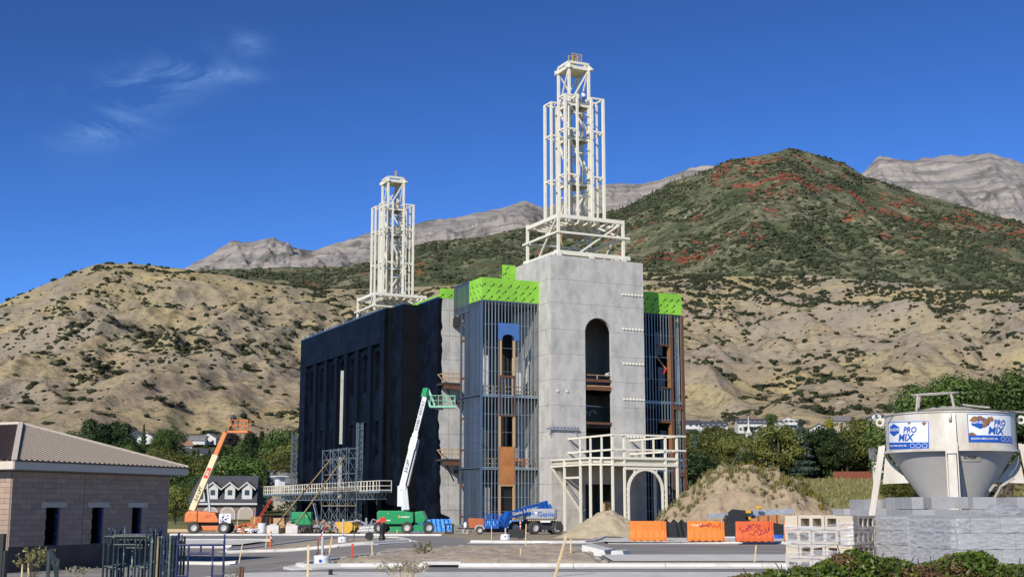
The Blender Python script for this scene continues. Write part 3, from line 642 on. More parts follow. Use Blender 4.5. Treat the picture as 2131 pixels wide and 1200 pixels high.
# ---- wings: slabs, studs, tracks, windows
def slab(nm,mt,*b): m=MB(); m.bx(*b); return m.build(nm,M[mt],T)
for x0,x1 in ((-7.3,-.1),(12.8,20.0)):
    for z in (14.35,6.0): slab('wing_floor','floor_dark',x0,x1,3.35,11.3,z,z+.35)
    slab('wing_roof','floor_dark',x0,x1,3.2,11.3,25.4,25.8); slab('wing_floor','concrete_dark',x0,x1,3.2,11.3,-.8,-.15)
    slab('parapet_back','concrete_dark',x0,x1,10.9,11.2,25.8,28.2)
STO=((-.1,6.28),(6.45,14.62),(14.8,25.8))
def studs_front(u0,u1,v,mt,skip=()):
    n=int((u1-u0)/.41); w=(u1-u0)/n
    for k,(z0,z1) in enumerate(STO):
        for i in range(n+1):
            u=u0+i*w; segs=[(z0,z1)]
            for (a,b,c,d) in skip:
                if a-.05<u<b+.05:
                    ns=[]
                    for (p,q) in segs:
                        if d<=p or c>=q: ns.append((p,q)); continue
                        if c-p>.25: ns.append((p,c))
                        if q-d>.25: ns.append((d,q))
                    segs=ns
            for p,q in segs: ubox('stud',u-.035,u+.035,v,v+.15,p,q,mt,T)
        for z in (z0,z1): 
            for a,b in ((u0,u1),): ubox('stud_track',a,b,v-.012,v+.16,z-.06,z+.06,mt,T)
        for f in (.25,.5,.75): 
            z=z0+(z1-z0)*f; ubox('bridging_channel',u0,u1,v+.05,v+.08,z-.02,z+.02,mt,T)
studs_front(-7.38,-.12,3.1,M['galv'],skip=[(-5.1,-3.3,-.2,12.5),(-4.9,-3.3,17.0,22.0),(-5.4,-2.65,21.3,23.3)])
studs_front(12.82,20.05,3.1,M['galv'],skip=[(16.4,18.6,16.5,21.8),(16.4,18.6,8.6,12.4)])
# side studs (u=-7.45), closely seen
for z0,z1 in STO:
    for i in range(11):
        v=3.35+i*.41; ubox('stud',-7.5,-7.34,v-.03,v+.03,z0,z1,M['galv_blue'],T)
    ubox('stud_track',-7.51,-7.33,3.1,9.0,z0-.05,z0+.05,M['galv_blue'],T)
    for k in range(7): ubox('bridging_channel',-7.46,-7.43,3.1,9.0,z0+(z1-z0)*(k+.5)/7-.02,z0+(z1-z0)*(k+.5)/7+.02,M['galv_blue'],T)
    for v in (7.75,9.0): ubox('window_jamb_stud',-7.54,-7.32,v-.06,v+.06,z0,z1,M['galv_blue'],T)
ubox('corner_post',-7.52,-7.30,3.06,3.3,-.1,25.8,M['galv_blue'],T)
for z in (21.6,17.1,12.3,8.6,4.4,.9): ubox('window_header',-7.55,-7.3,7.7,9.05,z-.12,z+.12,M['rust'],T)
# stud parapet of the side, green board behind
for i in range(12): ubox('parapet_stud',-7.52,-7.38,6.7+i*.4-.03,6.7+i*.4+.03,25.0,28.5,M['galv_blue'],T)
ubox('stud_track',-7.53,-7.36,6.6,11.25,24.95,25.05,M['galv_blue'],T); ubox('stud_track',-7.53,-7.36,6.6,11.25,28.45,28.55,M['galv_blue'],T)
ubox('cantilever_bracket',-7.6,-7.3,9.0,11.2,23.6,24.7,M['black'],T)
# work ledges with timber rails at left of wing
for z in (16.6,7.6):
    ubox('ledge_deck',-9.6,-7.4,9.1,11.25,z-.25,z,M['floor_dark'],T); ubox('ledge_beam',-9.55,-7.4,9.15,9.3,z-.75,z-.25,M['rust'],T)
    m=MB()
    for u in (-9.5,-8.5,-7.6): m.bar((u,9.15,z),(u,9.15,z+1.15),.09)
    for h in (.55,1.1): m.bar((-9.5,9.15,z+h),(-7.5,9.15,z+h),.09,.12)
    m.bar((-9.5,9.15,z),(-9.5,11.2,z+1.1),.08); m.bar((-9.5,9.15,z+1.1),(-9.5,11.2,z+1.1),.09)
    m.build('ledge_guard_rail',M['wood'],T)
    m=MB(); m.bar((-9.3,9.4,z-.3),(-8.0,9.6,z-2.6),.12); m.build('ledge_brace',M['black'],T)
# blue arched board and jambs
bm=holed(rect(-5.38,-2.62,21.25,23.25),[],lambda a,b:(a,3.0,b),(0,.05,0)); bm.free()
c,r=-4.05,.78; arc=[(c-r*math.cos(t),21.45+r*math.sin(t)*.62) for t in [PI*i/12 for i in range(13)]]
m=MB(); m.prism([(u,3.0,z) for u,z in [(-5.38,21.25),(c-r,21.25)]+arc+[(c+r,21.25),(-2.62,21.25),(-2.62,23.25),(-5.38,23.25)]],(0,.06,0)); m.build('arched_blue_board',M['blue_board'],T)
for u in (-4.98,-3.25): ubox('window_jamb',u-.10,u+.10,3.04,3.3,17.1,21.25,M['wood'],T)
ubox('window_sill_beam',-5.15,-3.1,3.0,3.3,16.85,17.1,M['rust'],T)
for u in (-5.12,-3.2): ubox('steel_jamb',u-.05,u+.05,3.0,3.25,12.5,16.85,M['rust'],T)
ubox('window_header',-5.2,-3.15,3.0,3.25,12.35,12.5,M['rust'],T)
for u in (-5.1,-3.27): ubox('window_jamb',u-.11,u+.11,3.03,3.3,8.85,12.35,M['wood'],T)
ubox('plywood_panel',-5.2,-3.25,3.0,3.06,6.72,8.85,M['osb'],T); ubox('plywood_panel',-5.2,-3.25,3.0,3.06,4.55,6.71,M['osb'],T)
for u in (-5.1,-3.3): ubox('door_jamb',u-.1,u+.1,3.03,3.3,.3,4.55,M['wood'],T)
ubox('door_header',-5.2,-3.2,3.02,3.31,4.36,4.56,M['wood'],T); ubox('door_backing',-5.0,-3.4,3.5,3.55,-.1,4.4,M['black'],T); ubox('window_backing',-5.0,-3.4,4.5,4.55,8.85,16.0,M['floor_dark'],T)  # dark backing sheets stand in for shade inside the openings
# inner guard rails and site clutter behind the studs
for z in (14.75,6.4):
    m=MB()
    for h in (.55,1.1): m.bar((-7.2,3.6,z+h),(-.3,3.6,z+h),.06,.1)
    for i in range(6): m.bar((-7.0+i*1.3,3.6,z),(-7.0+i*1.3,3.6,z+1.15),.09)
    m.build('inner_guard_rail',M['yellow_rail'],T)
ubox('orange_sheet',-2.9,-.9,4.6,4.64,6.7,7.6,M['lift_orange'],T); ubox('leaning_board',-6.9,-6.2,3.5,3.56,-.1,4.2,M['paving'],T)
for u,z0,z1 in ((-6.6,17.2,20.4),(-5.9,17.0,19.6),(-1.6,15.2,17.8)): ubox('standing_panel',u-.35,u+.35,5.2,5.25,z0-2.3,z1,M['paving'],T)
# right wing: steel frame, windows, rusty posts
ubox('steel_corner_post',20.06,20.4,2.98,3.35,-.6,25.7,M['rust'],T); ubox('steel_post',17.05+1.45,18.72,2.97,3.25,-.1,25.7,M['rust'],T)
for z in (13.9,5.7): ubox('steel_beam',18.72,20.06,2.96,3.24,z,z+.45,M['rust'],T); ubox('steel_beam',12.75,16.3,3.26,3.3,z,z+.45,M['black'],T)
ubox('window_jamb',18.25,18.42,2.98,3.6,16.5,21.9,M['rust_patch'],T); ubox('window_header',16.4,18.25,2.98,3.3,21.75,21.9,M['rust'],T); ubox('window_sill',16.4,18.25,2.98,3.3,16.45,16.6,M['rust'],T)
ubox('window_jamb',18.25,18.42,2.98,3.6,8.0,12.4,M['rust_patch'],T); ubox('window_header',16.4,18.25,2.98,3.5,12.2,12.5,M['rust'],T)
m=MB(); m.bar((16.7,3.8,20.6),(18.2,3.8,18.9),.14); m.build('stair_stringer',M['wood'],T); m=MB(); m.bar((17.7,3.7,18.3),(18.2,3.7,19.1),.16); m.build('red_chute',M['red'],T)
for k,(u,z) in enumerate(((19.2,18.),(19.4,10.),(17.3,19.6),(19.1,22.5),(13.9,12),(18.9,3.2))): ubox('wall_panel',u-.5,u+.5,6.4+k*.1,6.5+k*.1,z-1.5,z+1.5,M['block_grey'],T)
# right side wall: studs and inner lining
for z0,z1 in STO:
    for i in range(18): ubox('stud',20.02,20.16,3.5+i*.43-.03,3.5+i*.43+.03,z0,z1,M['galv_blue'],T)
ubox('inner_lining',19.9,19.96,4.6,11.3,-.1,25.6,M['floor_dark'],T); ubox('inner_lining',16.2,16.26,4.4,11.3,-.1,25.6,M['floor_dark'],T)  # lining made near-black, shade between the studs put into its colour
# base: blue tarps over footing
def tarp(u0,u1,v,z0,z1,nu=26):
    V=[];F=[]; nz=7
    for j in range(nz):
        for i in range(nu):
            a=i/(nu-1.);b=j/(nz-1.); V.append((u0+(u1-u0)*a,v-.25-.28*(1-b)-.10*math.sin(a*31+b*2)-.08*random.random(),z0+(z1-z0)*b+.05*math.sin(a*17)*(b<.5)))
    for j in range(nz-1):
        for i in range(nu-1): F.append((j*nu+i,j*nu+i+1,(j+1)*nu+i+1,(j+1)*nu+i))
    m=MB(); m.add(V,F); return m.build('blue_tarp',M['tarp'],T)
tarp(-13.2,-10.6,10.9,-.85,.55); tarp(-10.55,-7.9,10.9,-.85,.6); tarp(-7.9,-5.2,2.55,-.25,.6); tarp(-5.2,-2.4,2.55,-.3,.5); tarp(-2.4,.0,2.55,-.3,.42)
ubox('footing',-7.9,0,2.7,3.3,-1.0,-.16,M['black'],T); ubox('footing',0.2,20.4,-.6,2.9,-1.0,-.82,M['concrete_dark'],T); ubox('footing',-9.9,-7.9,10.9,11.2,-1.0,-.1,M['navy'],T)
# ---- spires
def spire(cu,cv,name,front):
    z0=32.0
    base=MB(); a,b=4.5,4.1
    P=lambda x,y,z:(cu+x,cv+y,z)
    for y in (-b,b): base.bar(P(-a-.5,y,z0),P(a+.9,y,z0),.34,.5)
    for x in (-a,a): base.bar(P(x,-b-.2,z0),P(x,b+.9,z0),.34,.5)
    for x in (-a,0,a):
        for y in (-b,b): base.bx(cu+x-.3,cu+x+.3,cv+y-.3,cv+y+.3,30.6,z0)
    s=base.build(name,M['white_steel'],T)
    ws=M['white_steel']
    def bar(nm,p,q,w,h=None,mt=ws): m=MB(); m.bar(p,q,w,h); m.build(nm,mt,s)
    for x in (-a,a):
        for y in (-b,b): bar('corner_post',P(x,y,32.25),P(x,y,36.9 if not(x==a) else 36.7),.30)
    for y in (-b-.2,b): bar('mid_rail',P(-a-.3,y,34.45),P(a+.8,y,34.45),.22,.24)
    for x in (-a-.2,a): bar('mid_rail',P(x,-b-.2,34.45),P(x,b+.9,34.45),.22,.24)
    for y in (-b,b): bar('deck_beam',P(-a+.15,y,36.45),P(a-.15,y,36.45),.3,.46)
    for x in (-a,a): bar('deck_beam',P(x,-b+.15,36.45),P(x,b-.15,36.45),.3,.46)
    for y in (-b,b): bar('diagonal_brace',P(-1.6,y,32.2),P(a-.5,y,36.1),.2)
    for x in (-a,a): bar('diagonal_brace',P(x,.9,32.2),P(x,-b+.6,36.1),.2)
    bar('diagonal_brace',P(1.5,b,34.3),P(3.4,b,32.2),.2,mt=M['steel'])
    sf=MB(); h0,h1=2.5,1.6
    lo=[P(-h1,-h1,35.1),P(h1,-h1,35.1),P(h1,h1,35.1),P(-h1,h1,35.1)]; hi=[P(-h0,-h0,36.3),P(h0,-h0,36.3),P(h0,h0,36.3),P(-h0,h0,36.3)]
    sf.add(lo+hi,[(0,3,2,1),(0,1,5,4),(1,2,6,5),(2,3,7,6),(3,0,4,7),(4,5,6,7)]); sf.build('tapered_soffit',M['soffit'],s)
    for i in range(-3,4):
        bar('soffit_joist',P(i*1.2,-b+.2,36.15),P(i*1.2,-1.7,36.0),.16,.2); bar('soffit_joist',P(-a+.2,i*1.1,36.15),P(-1.7,i*1.1,36.0),.16,.2)
    for sx in (-1,1):
        for sy in (-1,1):
            bar('soffit_brace',P(sx*a*.95,sy*b*.95,34.6),P(sx*1.7,sy*1.7,36.2),.2,mt=M['cream_steel'])
            for (x,y,w) in ((2.7,2.7,.30),(2.7,1.0,.26),(1.0,2.7,.26)): bar('outer_post',P(sx*x,sy*y,36.65),P(sx*x,sy*y,52.35),w)
            bar('core_column',P(sx*1.4,sy*1.4,36.65),P(sx*1.4,sy*1.4,57.0),.30)
            bar('inner_post',P(sx*1.95,sy*1.4,36.65),P(sx*1.95,sy*1.4,52.3),.12)
            for z in (52.3,48.0,42.2):
                for p,q in (((2.7,2.7),(2.7,1.0)),((2.7,2.7),(1.0,2.7)),((2.7,1.0),(1.3,1.0)),((1.0,2.7),(1.0,1.3))):
                    bar('pier_ring',P(sx*p[0],sy*p[1],z),P(sx*q[0],sy*q[1],z),.17,.2)
    for z in (51.9,47.5,41.7):
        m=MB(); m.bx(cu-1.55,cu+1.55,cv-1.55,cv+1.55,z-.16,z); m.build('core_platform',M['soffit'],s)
        for y in (-1.4,1.4): bar('core_beam',P(-1.4,y,z-.3),P(1.4,y,z-.3),.2,.36); bar('core_beam',P(y,-1.4,z-.3),P(y,1.4,z-.3),.2,.36)
    for zb,zt in ((36.8,41.4),(42.0,47.2),(47.8,51.6)):
        k=1 if zb<40 else -1
        for y in (-1.4,1.4): bar('core_brace',P(-1.4*k,y,zb),P(1.4*k,y,zt),.2)
        for x in (-1.4,1.4): bar('core_brace',P(x,1.4*k,zb),P(x,-1.4*k,zt),.2)
        
        for zz in (zb+1.6,zt-1.2): bar('bay_rung',P(-.95,-2.65,zz),P(.95,-2.65,zz),.1) if False else bar('bay_rung',P(1.0,-1.45,zz),P(1.0,-2.7,zz),.1)
        zm=(zb+zt)/2+.8
        for y in (-2.7,): bar('bay_rung',P(-.95,-1.5,zm),P(.95,-1.5,zm),.14)
        bar('bay_rung',P(-1.5,-.9,zm),P(-1.5,.9,zm),.14)
    # upper stage
    for y in (-1.4,1.4): bar('top_brace',P(-.9,y,52.4),P(1.3,y,56.2),.17)
    for x in (-1.4,1.4): bar('top_brace',P(x,.9,52.4),P(x,-1.3,56.2),.17); 
    bar('top_brace',P(1.3,1.4,52.4),P(-1.3,1.4,56.2),.15)
    m=MB()
    for y in (-1.45,1.45): m.bar(P(-1.9,y,56.45),P(2.0,y,56.45),.22,.42)
    for x in (-1.5,1.5): m.bar(P(x,-1.9,56.45),P(x,2.0,56.45),.22,.42)
    m.bx(cu-1.3,cu+1.3,cv-1.3,cv+1.3,56.3,56.5); m.build('top_platform',ws,s)
    for y in (-1.4,1.4): bar('top_rail',P(-1.5,y,57.1),P(1.5,y,57.1),.2,.3)
    for x in (-1.4,1.4): bar('top_rail',P(x,-1.5,57.1),P(x,1.5,57.1),.2,.3)
    # rigging: straps, hoses and small gear hung inside the core
    g1=MB(); g2=MB()
    for i in range(26):
        z=random.choice((52.0,47.6,41.8,44,39,50)); x,y=random.uniform(-1.3,1.3),random.uniform(-1.4,1.2)
        (g1 if i%3 else g2).bar(P(x,y,z+.05),P(x+random.uniform(-.2,.2),y,z+random.uniform(.5,1.3)),random.uniform(.07,.16))
        if i%4==0: g1.bar(P(x,y,z+1),P(x+.8,y,z+1),.07)
    g1.path([P(-.9,-1.0,36.8),P(-.8,-.9,44),P(-.95,-1.0,51)],.09); g1.bar(P(-3.2,-2,35.0),P(-3.1,-2,33.6),.3); g1.bar(P(-3.5,-2,34.2),P(-2.8,-2,33.2),.22)
    g1.build('rigging',M['hi_vis'] if False else M['yellow_rail'],s); g2.build('stored_gear',M['block_grey'],s)
    m=MB()
    if front:
        for x in (-.4,.3,.9):
            for y in (-.5,.5): m.bar(P(x,y,57.2),P(x,y,58.7),.09)
        for z in (57.9,58.6):
            for y in (-.5,.5): m.bar(P(-.5,y,z),P(1.0,y,z),.09)
        m.bar(P(-.4,-.5,57.3),P(.9,-.5,58.6),.08); m.bx(cu-.1,cu+.25,cv-.2,cv+.2,57.2,58.5); m.build('work_cage',M['yellow_rail'],s)
    else:
        m.bx(cu+.3,cu+.55,cv-.2,cv+.1,51.9,58.6); m.build('finial_post',M['wood'],s)
    return s
spire(6.35,5.6,'front_spire',True); spire(6.35,69.6,'rear_spire',False)
# ================================================================ portico frame (white steel)
PF=thing('steel_portico_frame','white steel portico frame with arch standing before the concrete tower','steel frame',T0,TR)
ws=M['white_steel']
def pb(nm,p,q,w,h=None,mt=ws): m=MB(); m.bar(p,q,w,h); return m.build(nm,mt,PF)
fv=-10.0
for u in (2.2,3.7,9.0,10.5): pb('post',(u,fv,-.6),(u,fv,9.75 if u in (2.2,10.5) else 9.7),.23)
for v in (-3.1,-6.8,-9.0): pb('post',(0,v,-.6),(0,v,7.2),.22)
pb('post',(1.0,-9.6,-.6),(1.0,-9.6,7.2),.2)
for v in (-2.8,-5.2,-7.7): pb('rail_post',(2.2,v,7.2),(2.2,v,9.7),.17); pb('rail_post',(10.5,v,7.2),(10.5,v,9.7),.17)
for v in (-7.5,-2.5): pb('post',(12.3,v,-.6),(12.3,v,7.2),.26)
for z in (9.75,8.15):
    pb('rail_beam',(2.2,-.05,z),(2.2,fv-.2,z),.17,.2); pb('rail_beam',(10.5,-.05,z),(10.5,fv,z),.17,.2); pb('rail_beam',(2.0,fv-.16,z+.02),(11.6,fv-.16,z+.02),.16,.18)
for u in (2.2,10.5): pb('rail_strut',(u,-.1,9.6),(u,-3.2,7.3),.16,mt=M['steel'])
# deck ring
for z,w in ((7.25,.17),(6.55,.2)):
    pb('deck_beam',(0,-.05,z),(0,-9.0,z),.26,w); pb('deck_beam',(0,-9.0,z),(2.2,fv-.1,z),.26,w); pb('deck_beam',(2.2,fv-.05,z),(10.5,fv-.05,z),.26,w+.1); pb('deck_beam',(10.5,fv,z),(12.5,-8.6,z),.26,w); pb('deck_beam',(12.5,-8.6,z),(12.5,-.05,z),.26,w)
for v in (-3.1,-6.8,-9.0): pb('deck_strut',(0,v,6.4),(0,v,7.3),.24)
m=MB(); m.prism([(.15,-.1,6.72),(.15,-8.9,6.72),(2.3,fv+.1,6.72),(10.4,fv+.1,6.72),(12.35,-8.4,6.72),(12.35,-.1,6.72)],(0,0,.42)); m.build('deck',M['cream_steel'],PF)
pb('wind_brace',(0,-.1,6.4),(0,-6.7,1.6),.2,mt=M['cream_steel']); pb('wind_brace',(0.5,-.1,6.4),(0.5,-6.7,1.6),.16,mt=M['steel']); pb('cross_rail',(0,-3.1,5.2),(0,-6.8,5.2),.22)
# arch
ac,ar,asp=6.35,2.2,3.75; n=18
m=MB(); pts=[(ac-ar*math.cos(PI*i/n),fv,asp+ar*1.05*math.sin(PI*i/n)) for i in range(n+1)]
for p,q in zip(pts[:-1],pts[1:]): m.bar(p,q,.28,.22,up=(0,1,0))
m.build('arch_rib',ws,PF)
for u in (ac-ar,ac+ar): pb('arch_leg',(u,fv,-.6),(u,fv,asp),.22)
pb('arch_header',(3.7,fv,6.15),(9.0,fv,6.15),.24,.26)
for i in range(5):
    u=4.95+.7*i; pb('arch_hanger',(u,fv,asp+ar*1.05*math.sqrt(max(0,1-((u-ac)/ar)**2))),(u,fv,6.1),.16)
for s_ in (-1,1):
    for i in range(7): pb('arch_rung',(ac+s_*ar,fv,.2+.62*i),(ac+s_*2.6,fv,.2+.62*i),.12)
for u in (3.7,9.0): m=MB(); m.bx(u-.35,u+.35,fv-.3,fv+.3,-.75,-.55); m.build('base_plate',M['concrete_dark'],PF)
m=MB(); m.bx(5.4,6.2,-2.6,-2.0,-.6,2.6)
for i in range(6): m.bar((5.4,-2.62,-.4+.5*i),(6.2,-2.62,-.1+.5*i),.06)
o=m.build('plank_stack',M['wood'],None,loc=T0,rot=(0,0,TR)); tag(o,'upright stack of timber planks in the tower doorway under the portico','timber')
# ================================================================ SITE MACHINES AND GEAR
TH_=math.atan(455/2700.)
def at(px,py,Y):
    """survey point: sight line through a photo point, taken at distance Y"""
    dx=(px-1065.5)/2700.; dy=(600-py)/2700.; f=math.cos(TH_)-dy*math.sin(TH_); h=math.sin(TH_)+dy*math.cos(TH_); k=Y/f
    return Vector((dx*k,Y,CH+h*k))
def wheel(par,x,y,z,r,w,rimmat=None,steer=0,lug=True):
    m=MB(); n=20; prof=[(r*.55,-w/2),(r*.9,-w/2),(r,-w/2*.8),(r,w/2*.8),(r*.9,w/2),(r*.55,w/2)]
    m.lathe(prof,n,(0,0,0),'Y',cap=False)
    if lug:
        for i in range(n):
            t=2*PI*i/n
            for sgn in (-1,1): m.box((r*math.cos(t+.08*sgn),sgn*w*.22,r*math.sin(t+.08*sgn)),(r*.09,w*.46,r*.10),0,0,-t)
    o=m.build('wheel',M['tyre'],par,smooth=35,loc=(x,y,z),rot=(0,0,steer))
    q=MB(); q.lathe([(.03,-w*.3),(r*.25,-w*.33),(r*.5,-w*.40),(r*.58,-w*.5),(r*.58,w*.5),(r*.5,w*.40),(r*.25,w*.33),(.03,w*.3)],16,(0,0,0),'Y'); q.build('rim',rimmat or M['rim'],o,smooth=35)
    return o
def hood(pts,y0,y1,mt,name,par,bevel=.08):
    m=MB(); m.prism([(x,y0,z) for x,z in pts],(0,y1-y0,0)); return m.build(name,mt,par,bevel=bevel)
def basket(par,c,w,d,h,mt,rz,name='basket'):
    """work platform: floor plate, kick rail, posts and rails"""
    m=MB(); mm=Matrix.Rotation(rz,3,'Z'); c=Vector(c)
    def q(x,y,z): return c+mm@Vector((x,y,z))
    for z in (.1,h*.55,h):
        for a,b in (((-w/2,-d/2),(w/2,-d/2)),((w/2,-d/2),(w/2,d/2)),((w/2,d/2),(-w/2,d/2)),((-w/2,d/2),(-w/2,-d/2))): m.tube(q(*a,z),q(*b,z),.035,n=6)
    for i in range(4):
        for y in (-d/2,d/2): x=-w/2+w*i/3; m.tube(q(x,y,0),q(x,y,h),.035,n=6)
    o=m.build(name,mt,par)
    f=MB(); P=[q(-w/2-.05,-d/2-.05,-.06),q(w/2+.05,-d/2-.05,-.06),q(w/2+.05,d/2+.05,-.06),q(-w/2-.05,d/2+.05,-.06)]; f.prism(P,(0,0,.16)); f.build('platform_floor',mt,o); return o
def person(loc,rz,top,legs,label,hat,h=1.76,par=None,arm=0.):
    k=h/1.76; P=thing('person',label,'person',loc,rz)
    J=[(0,0,.95),(0,0,1.15),(0,0,1.40),(0,0,1.50),(0,.01,1.60),(0,.015,1.70), (.09,0,.92),(.10,.02,.50),(.10,-.01,.09),(.10,.12,.04), (-.09,0,.92),(-.11,.05,.50),(-.12,.02,.09),(-.12,.15,.04),
       (.18,0,1.40),(.24,.02+.1*arm,1.13+.05*arm),(.22,.16+.2*arm,.93+.3*arm),(.21,.22+.25*arm,.88+.36*arm), (-.18,0,1.40),(-.25,.03,1.13),(-.22,.18,.95),(-.21,.25,.92)]
    E=[(0,1),(1,2),(2,3),(3,4),(4,5),(0,6),(6,7),(7,8),(8,9),(0,10),(10,11),(11,12),(12,13),(2,14),(14,15),(15,16),(16,17),(2,18),(18,19),(19,20),(20,21)]
    RD=[.15,.145,.16,.065,.085,.08,.095,.07,.05,.045,.095,.07,.05,.045,.075,.055,.04,.03,.075,.055,.04,.03]
    me=bpy.data.meshes.new('body'); me.from_pydata([(x*k,y*k,z*k) for x,y,z in J],E,[]); me.materials.append(legs)
    o=link(me,'body',P); sk=o.modifiers.new('s','SKIN'); sv_=me.skin_vertices[0].data
    for i,r in enumerate(RD): sv_[i].radius=(r*k,r*k*.85)
    sv_[0].use_root=True; sb=o.modifiers.new('d','SUBSURF'); sb.levels=1; sb.render_levels=1
    m=MB(); m.lathe([(.155*k,.98*k),(.185*k,1.1*k),(.20*k,1.35*k),(.12*k,1.48*k)],12,cap=False); v=m.build('vest',top,P,smooth=60); v.scale=(1.05,.82,1)
    for s in (-1,1):
        m=MB(); m.tube((s*.18*k,0,1.42*k),(s*.245*k,.03*k,1.12*k),.085*k,.065*k,n=8); m.build('sleeve',top,P,smooth=60)
    m=MB(); m.lathe([(.02,.115),(.07,.10),(.11,.05),(.12,0),(.16,-.01),(.16,-.02)],12,(0,.02*k,1.71*k),cap=False); m.build('hard_hat',hat,P,smooth=60)
    m=MB(); m.lathe([(.02,-.12),(.065,-.09),(.085,-.02),(.09,.03),(.075,.07)],12,(0,.02*k,1.66*k)); fo=m.build('face',M['skin'],P,smooth=60)
    m=MB(); m.box((0,.11*k,1.63*k),(.025,.03,.04)); m.build('nose',M['skin'],fo)
    return P
# ---- green boom lift
def green_lift():
    b=at(833,1107,126); t=thing('boom_lift','green telescopic boom lift with white boom raised to the concrete wall','boom lift',(b.x,126,gz(b.x,126)))
    L=lambda p:p-Vector(t.location)
    G=M['lift_green']
    hood([(-2.1,.85),(1.15,.85),(1.35,1.15),(1.3,1.95),(.2,2.1),(-2.0,2.12),(-2.15,1.9)],-1.25,1.2,G,'engine_hood',t)
    hood([(1.5,1.0),(1.9,.85),(2.35,1.0),(2.55,1.35),(2.2,2.1),(1.45,2.0)],-1.2,1.15,G,'turntable_hood',t)
    m=MB(); m.bx(1.2,1.6,-.9,.9,.8,1.9); m.bx(-1.6,1.5,-.9,.9,.62,.9); m.build('turntable',M['black'],t)
    m=MB(); m.bx(-.9,1.1,-1.0,1.0,.12,.62); m.prism([(1.2,-1.3,.2),(2.4,-1.3,.2),(2.3,-1.3,.75),(1.4,-1.3,.8)],(0,2.2,0)); m.build('chassis',G,t,bevel=.04)
    for x,y,s in ((-1.9,-1.15,.15),(-1.7,1.25,.15),(.75,-1.3,-.1),(2.75,-1.1,.25),(2.6,1.2,.2)): wheel(t,x,y,.53,.53,.42,steer=s)
    # upright and boom
    W=M['boom_white']
    p1=L(at(844,1062,126.3)); p2=L(at(837,1012,127)); p3=L(at(886,818,131))
    m=MB(); m.bar(p1,p2+Vector((.1,0,0)),.6,.6); m.build('tower_boom',W,t,bevel=.04)
    m=MB(); c=L(at(836,1031,126.6)); m.prism([c+Vector((-.42,0,-1.0)),c+Vector((.2,0,-1.0)),c+Vector((.38,0,-.2)),c+Vector((.38,0,1.0)),c+Vector((-.42,0,.95))],(0,.75,0)); kp=m.build('knuckle_plate',W,t,bevel=.03)
    for dx,dz in ((0,.55),(.05,-.75)): q=MB(); q.tube(c+Vector((dx,-.02,dz)),c+Vector((dx,.03,dz)),.11,n=12); q.build('pivot_pin',M['black'],kp)
    d=(p3-p2)
    yu=(0,1,0); _,ya,yb=pmat_axes(d,yu); ya=ya if ya.x<0 else -ya; yb=yb if yb.y<0 else -yb
    m=MB(); m.bar(p2-d*.02,p2+d*.55,.56,.56,yu); bo=m.build('main_boom',W,t,bevel=.03); m=MB(); m.bar(p2+d*.38,p2+d*.50,.68,.62,yu); m.build('boom_collar',W,t,bevel=.03)
    m=MB(); m.bar(p2+d*.5,p2+d*.985,.44,.44,yu); m.build('boom_extension',W,t,bevel=.03)
    m=MB(); m.bar(p2+d*.02+Vector((.5,0,-.1)),p2+d*.5+Vector((.42,.1,-.1)),.16,.2); m.build('cable_tray',M['steel'],bo)
    m=MB(); m.bar(p2+d*.95,p2+d*1.045,.55,.62); m.build('boom_head',G,t)
    gh=mat('jib_green',(.25,.52,.36),.5,var=.15)
    e=p2+d*1.03; j=L(at(901,845,131))
    m=MB()
    for o_ in ((-.25,0,0),(.2,0,.12)): m.bar(e+Vector(o_),j+Vector(o_),.2,.22)
    m.build('jib',gh,t)
    bs=basket(t,L(at(921,847,131.3)),2.5,1.1,1.15,gh,R(4))
    m=MB(); c=L(at(913,832,131)); m.box(c,(.7,.4,.9)); m.box(c+Vector((.05,0,-.75)),(.8,.5,.45)); m.build('control_box',M['black'],bs)
    # lettering along the boom, on the camera side
    text('lettering','SUNBELT RENTALS',.36,M['print_black'],bo,p2+d*.74+yb*.235,d,ya,bold=.008,sp=1.1)
    text('lettering','JLG LIFT',.38,M['print_black'],bo,p2+d*.2+yb*.295,d,ya,bold=.012,italic=.25)
    text('lettering','SUNBELT',.20,M['spray_white'],t,(.55,-1.275,1.52),(1,0,0),(0,0,1),bold=.01); text('lettering','JLG 1250AJP',.16,M['spray_white'],t,(-1.25,-1.275,1.2),(1,0,0),(0,0,1),bold=.01,italic=.2)
    q=MB(); q.tube((-.02,-1.262,1.55),(-.02,-1.275,1.55),.14,n=4); q.build('logo_mark',M['yellow_cat'],t); text('lettering','ultra',.12,M['spray_white'],t,(-1.1,-1.275,1.85),(1,0,0),(0,0,1))
    return t
green_lift()
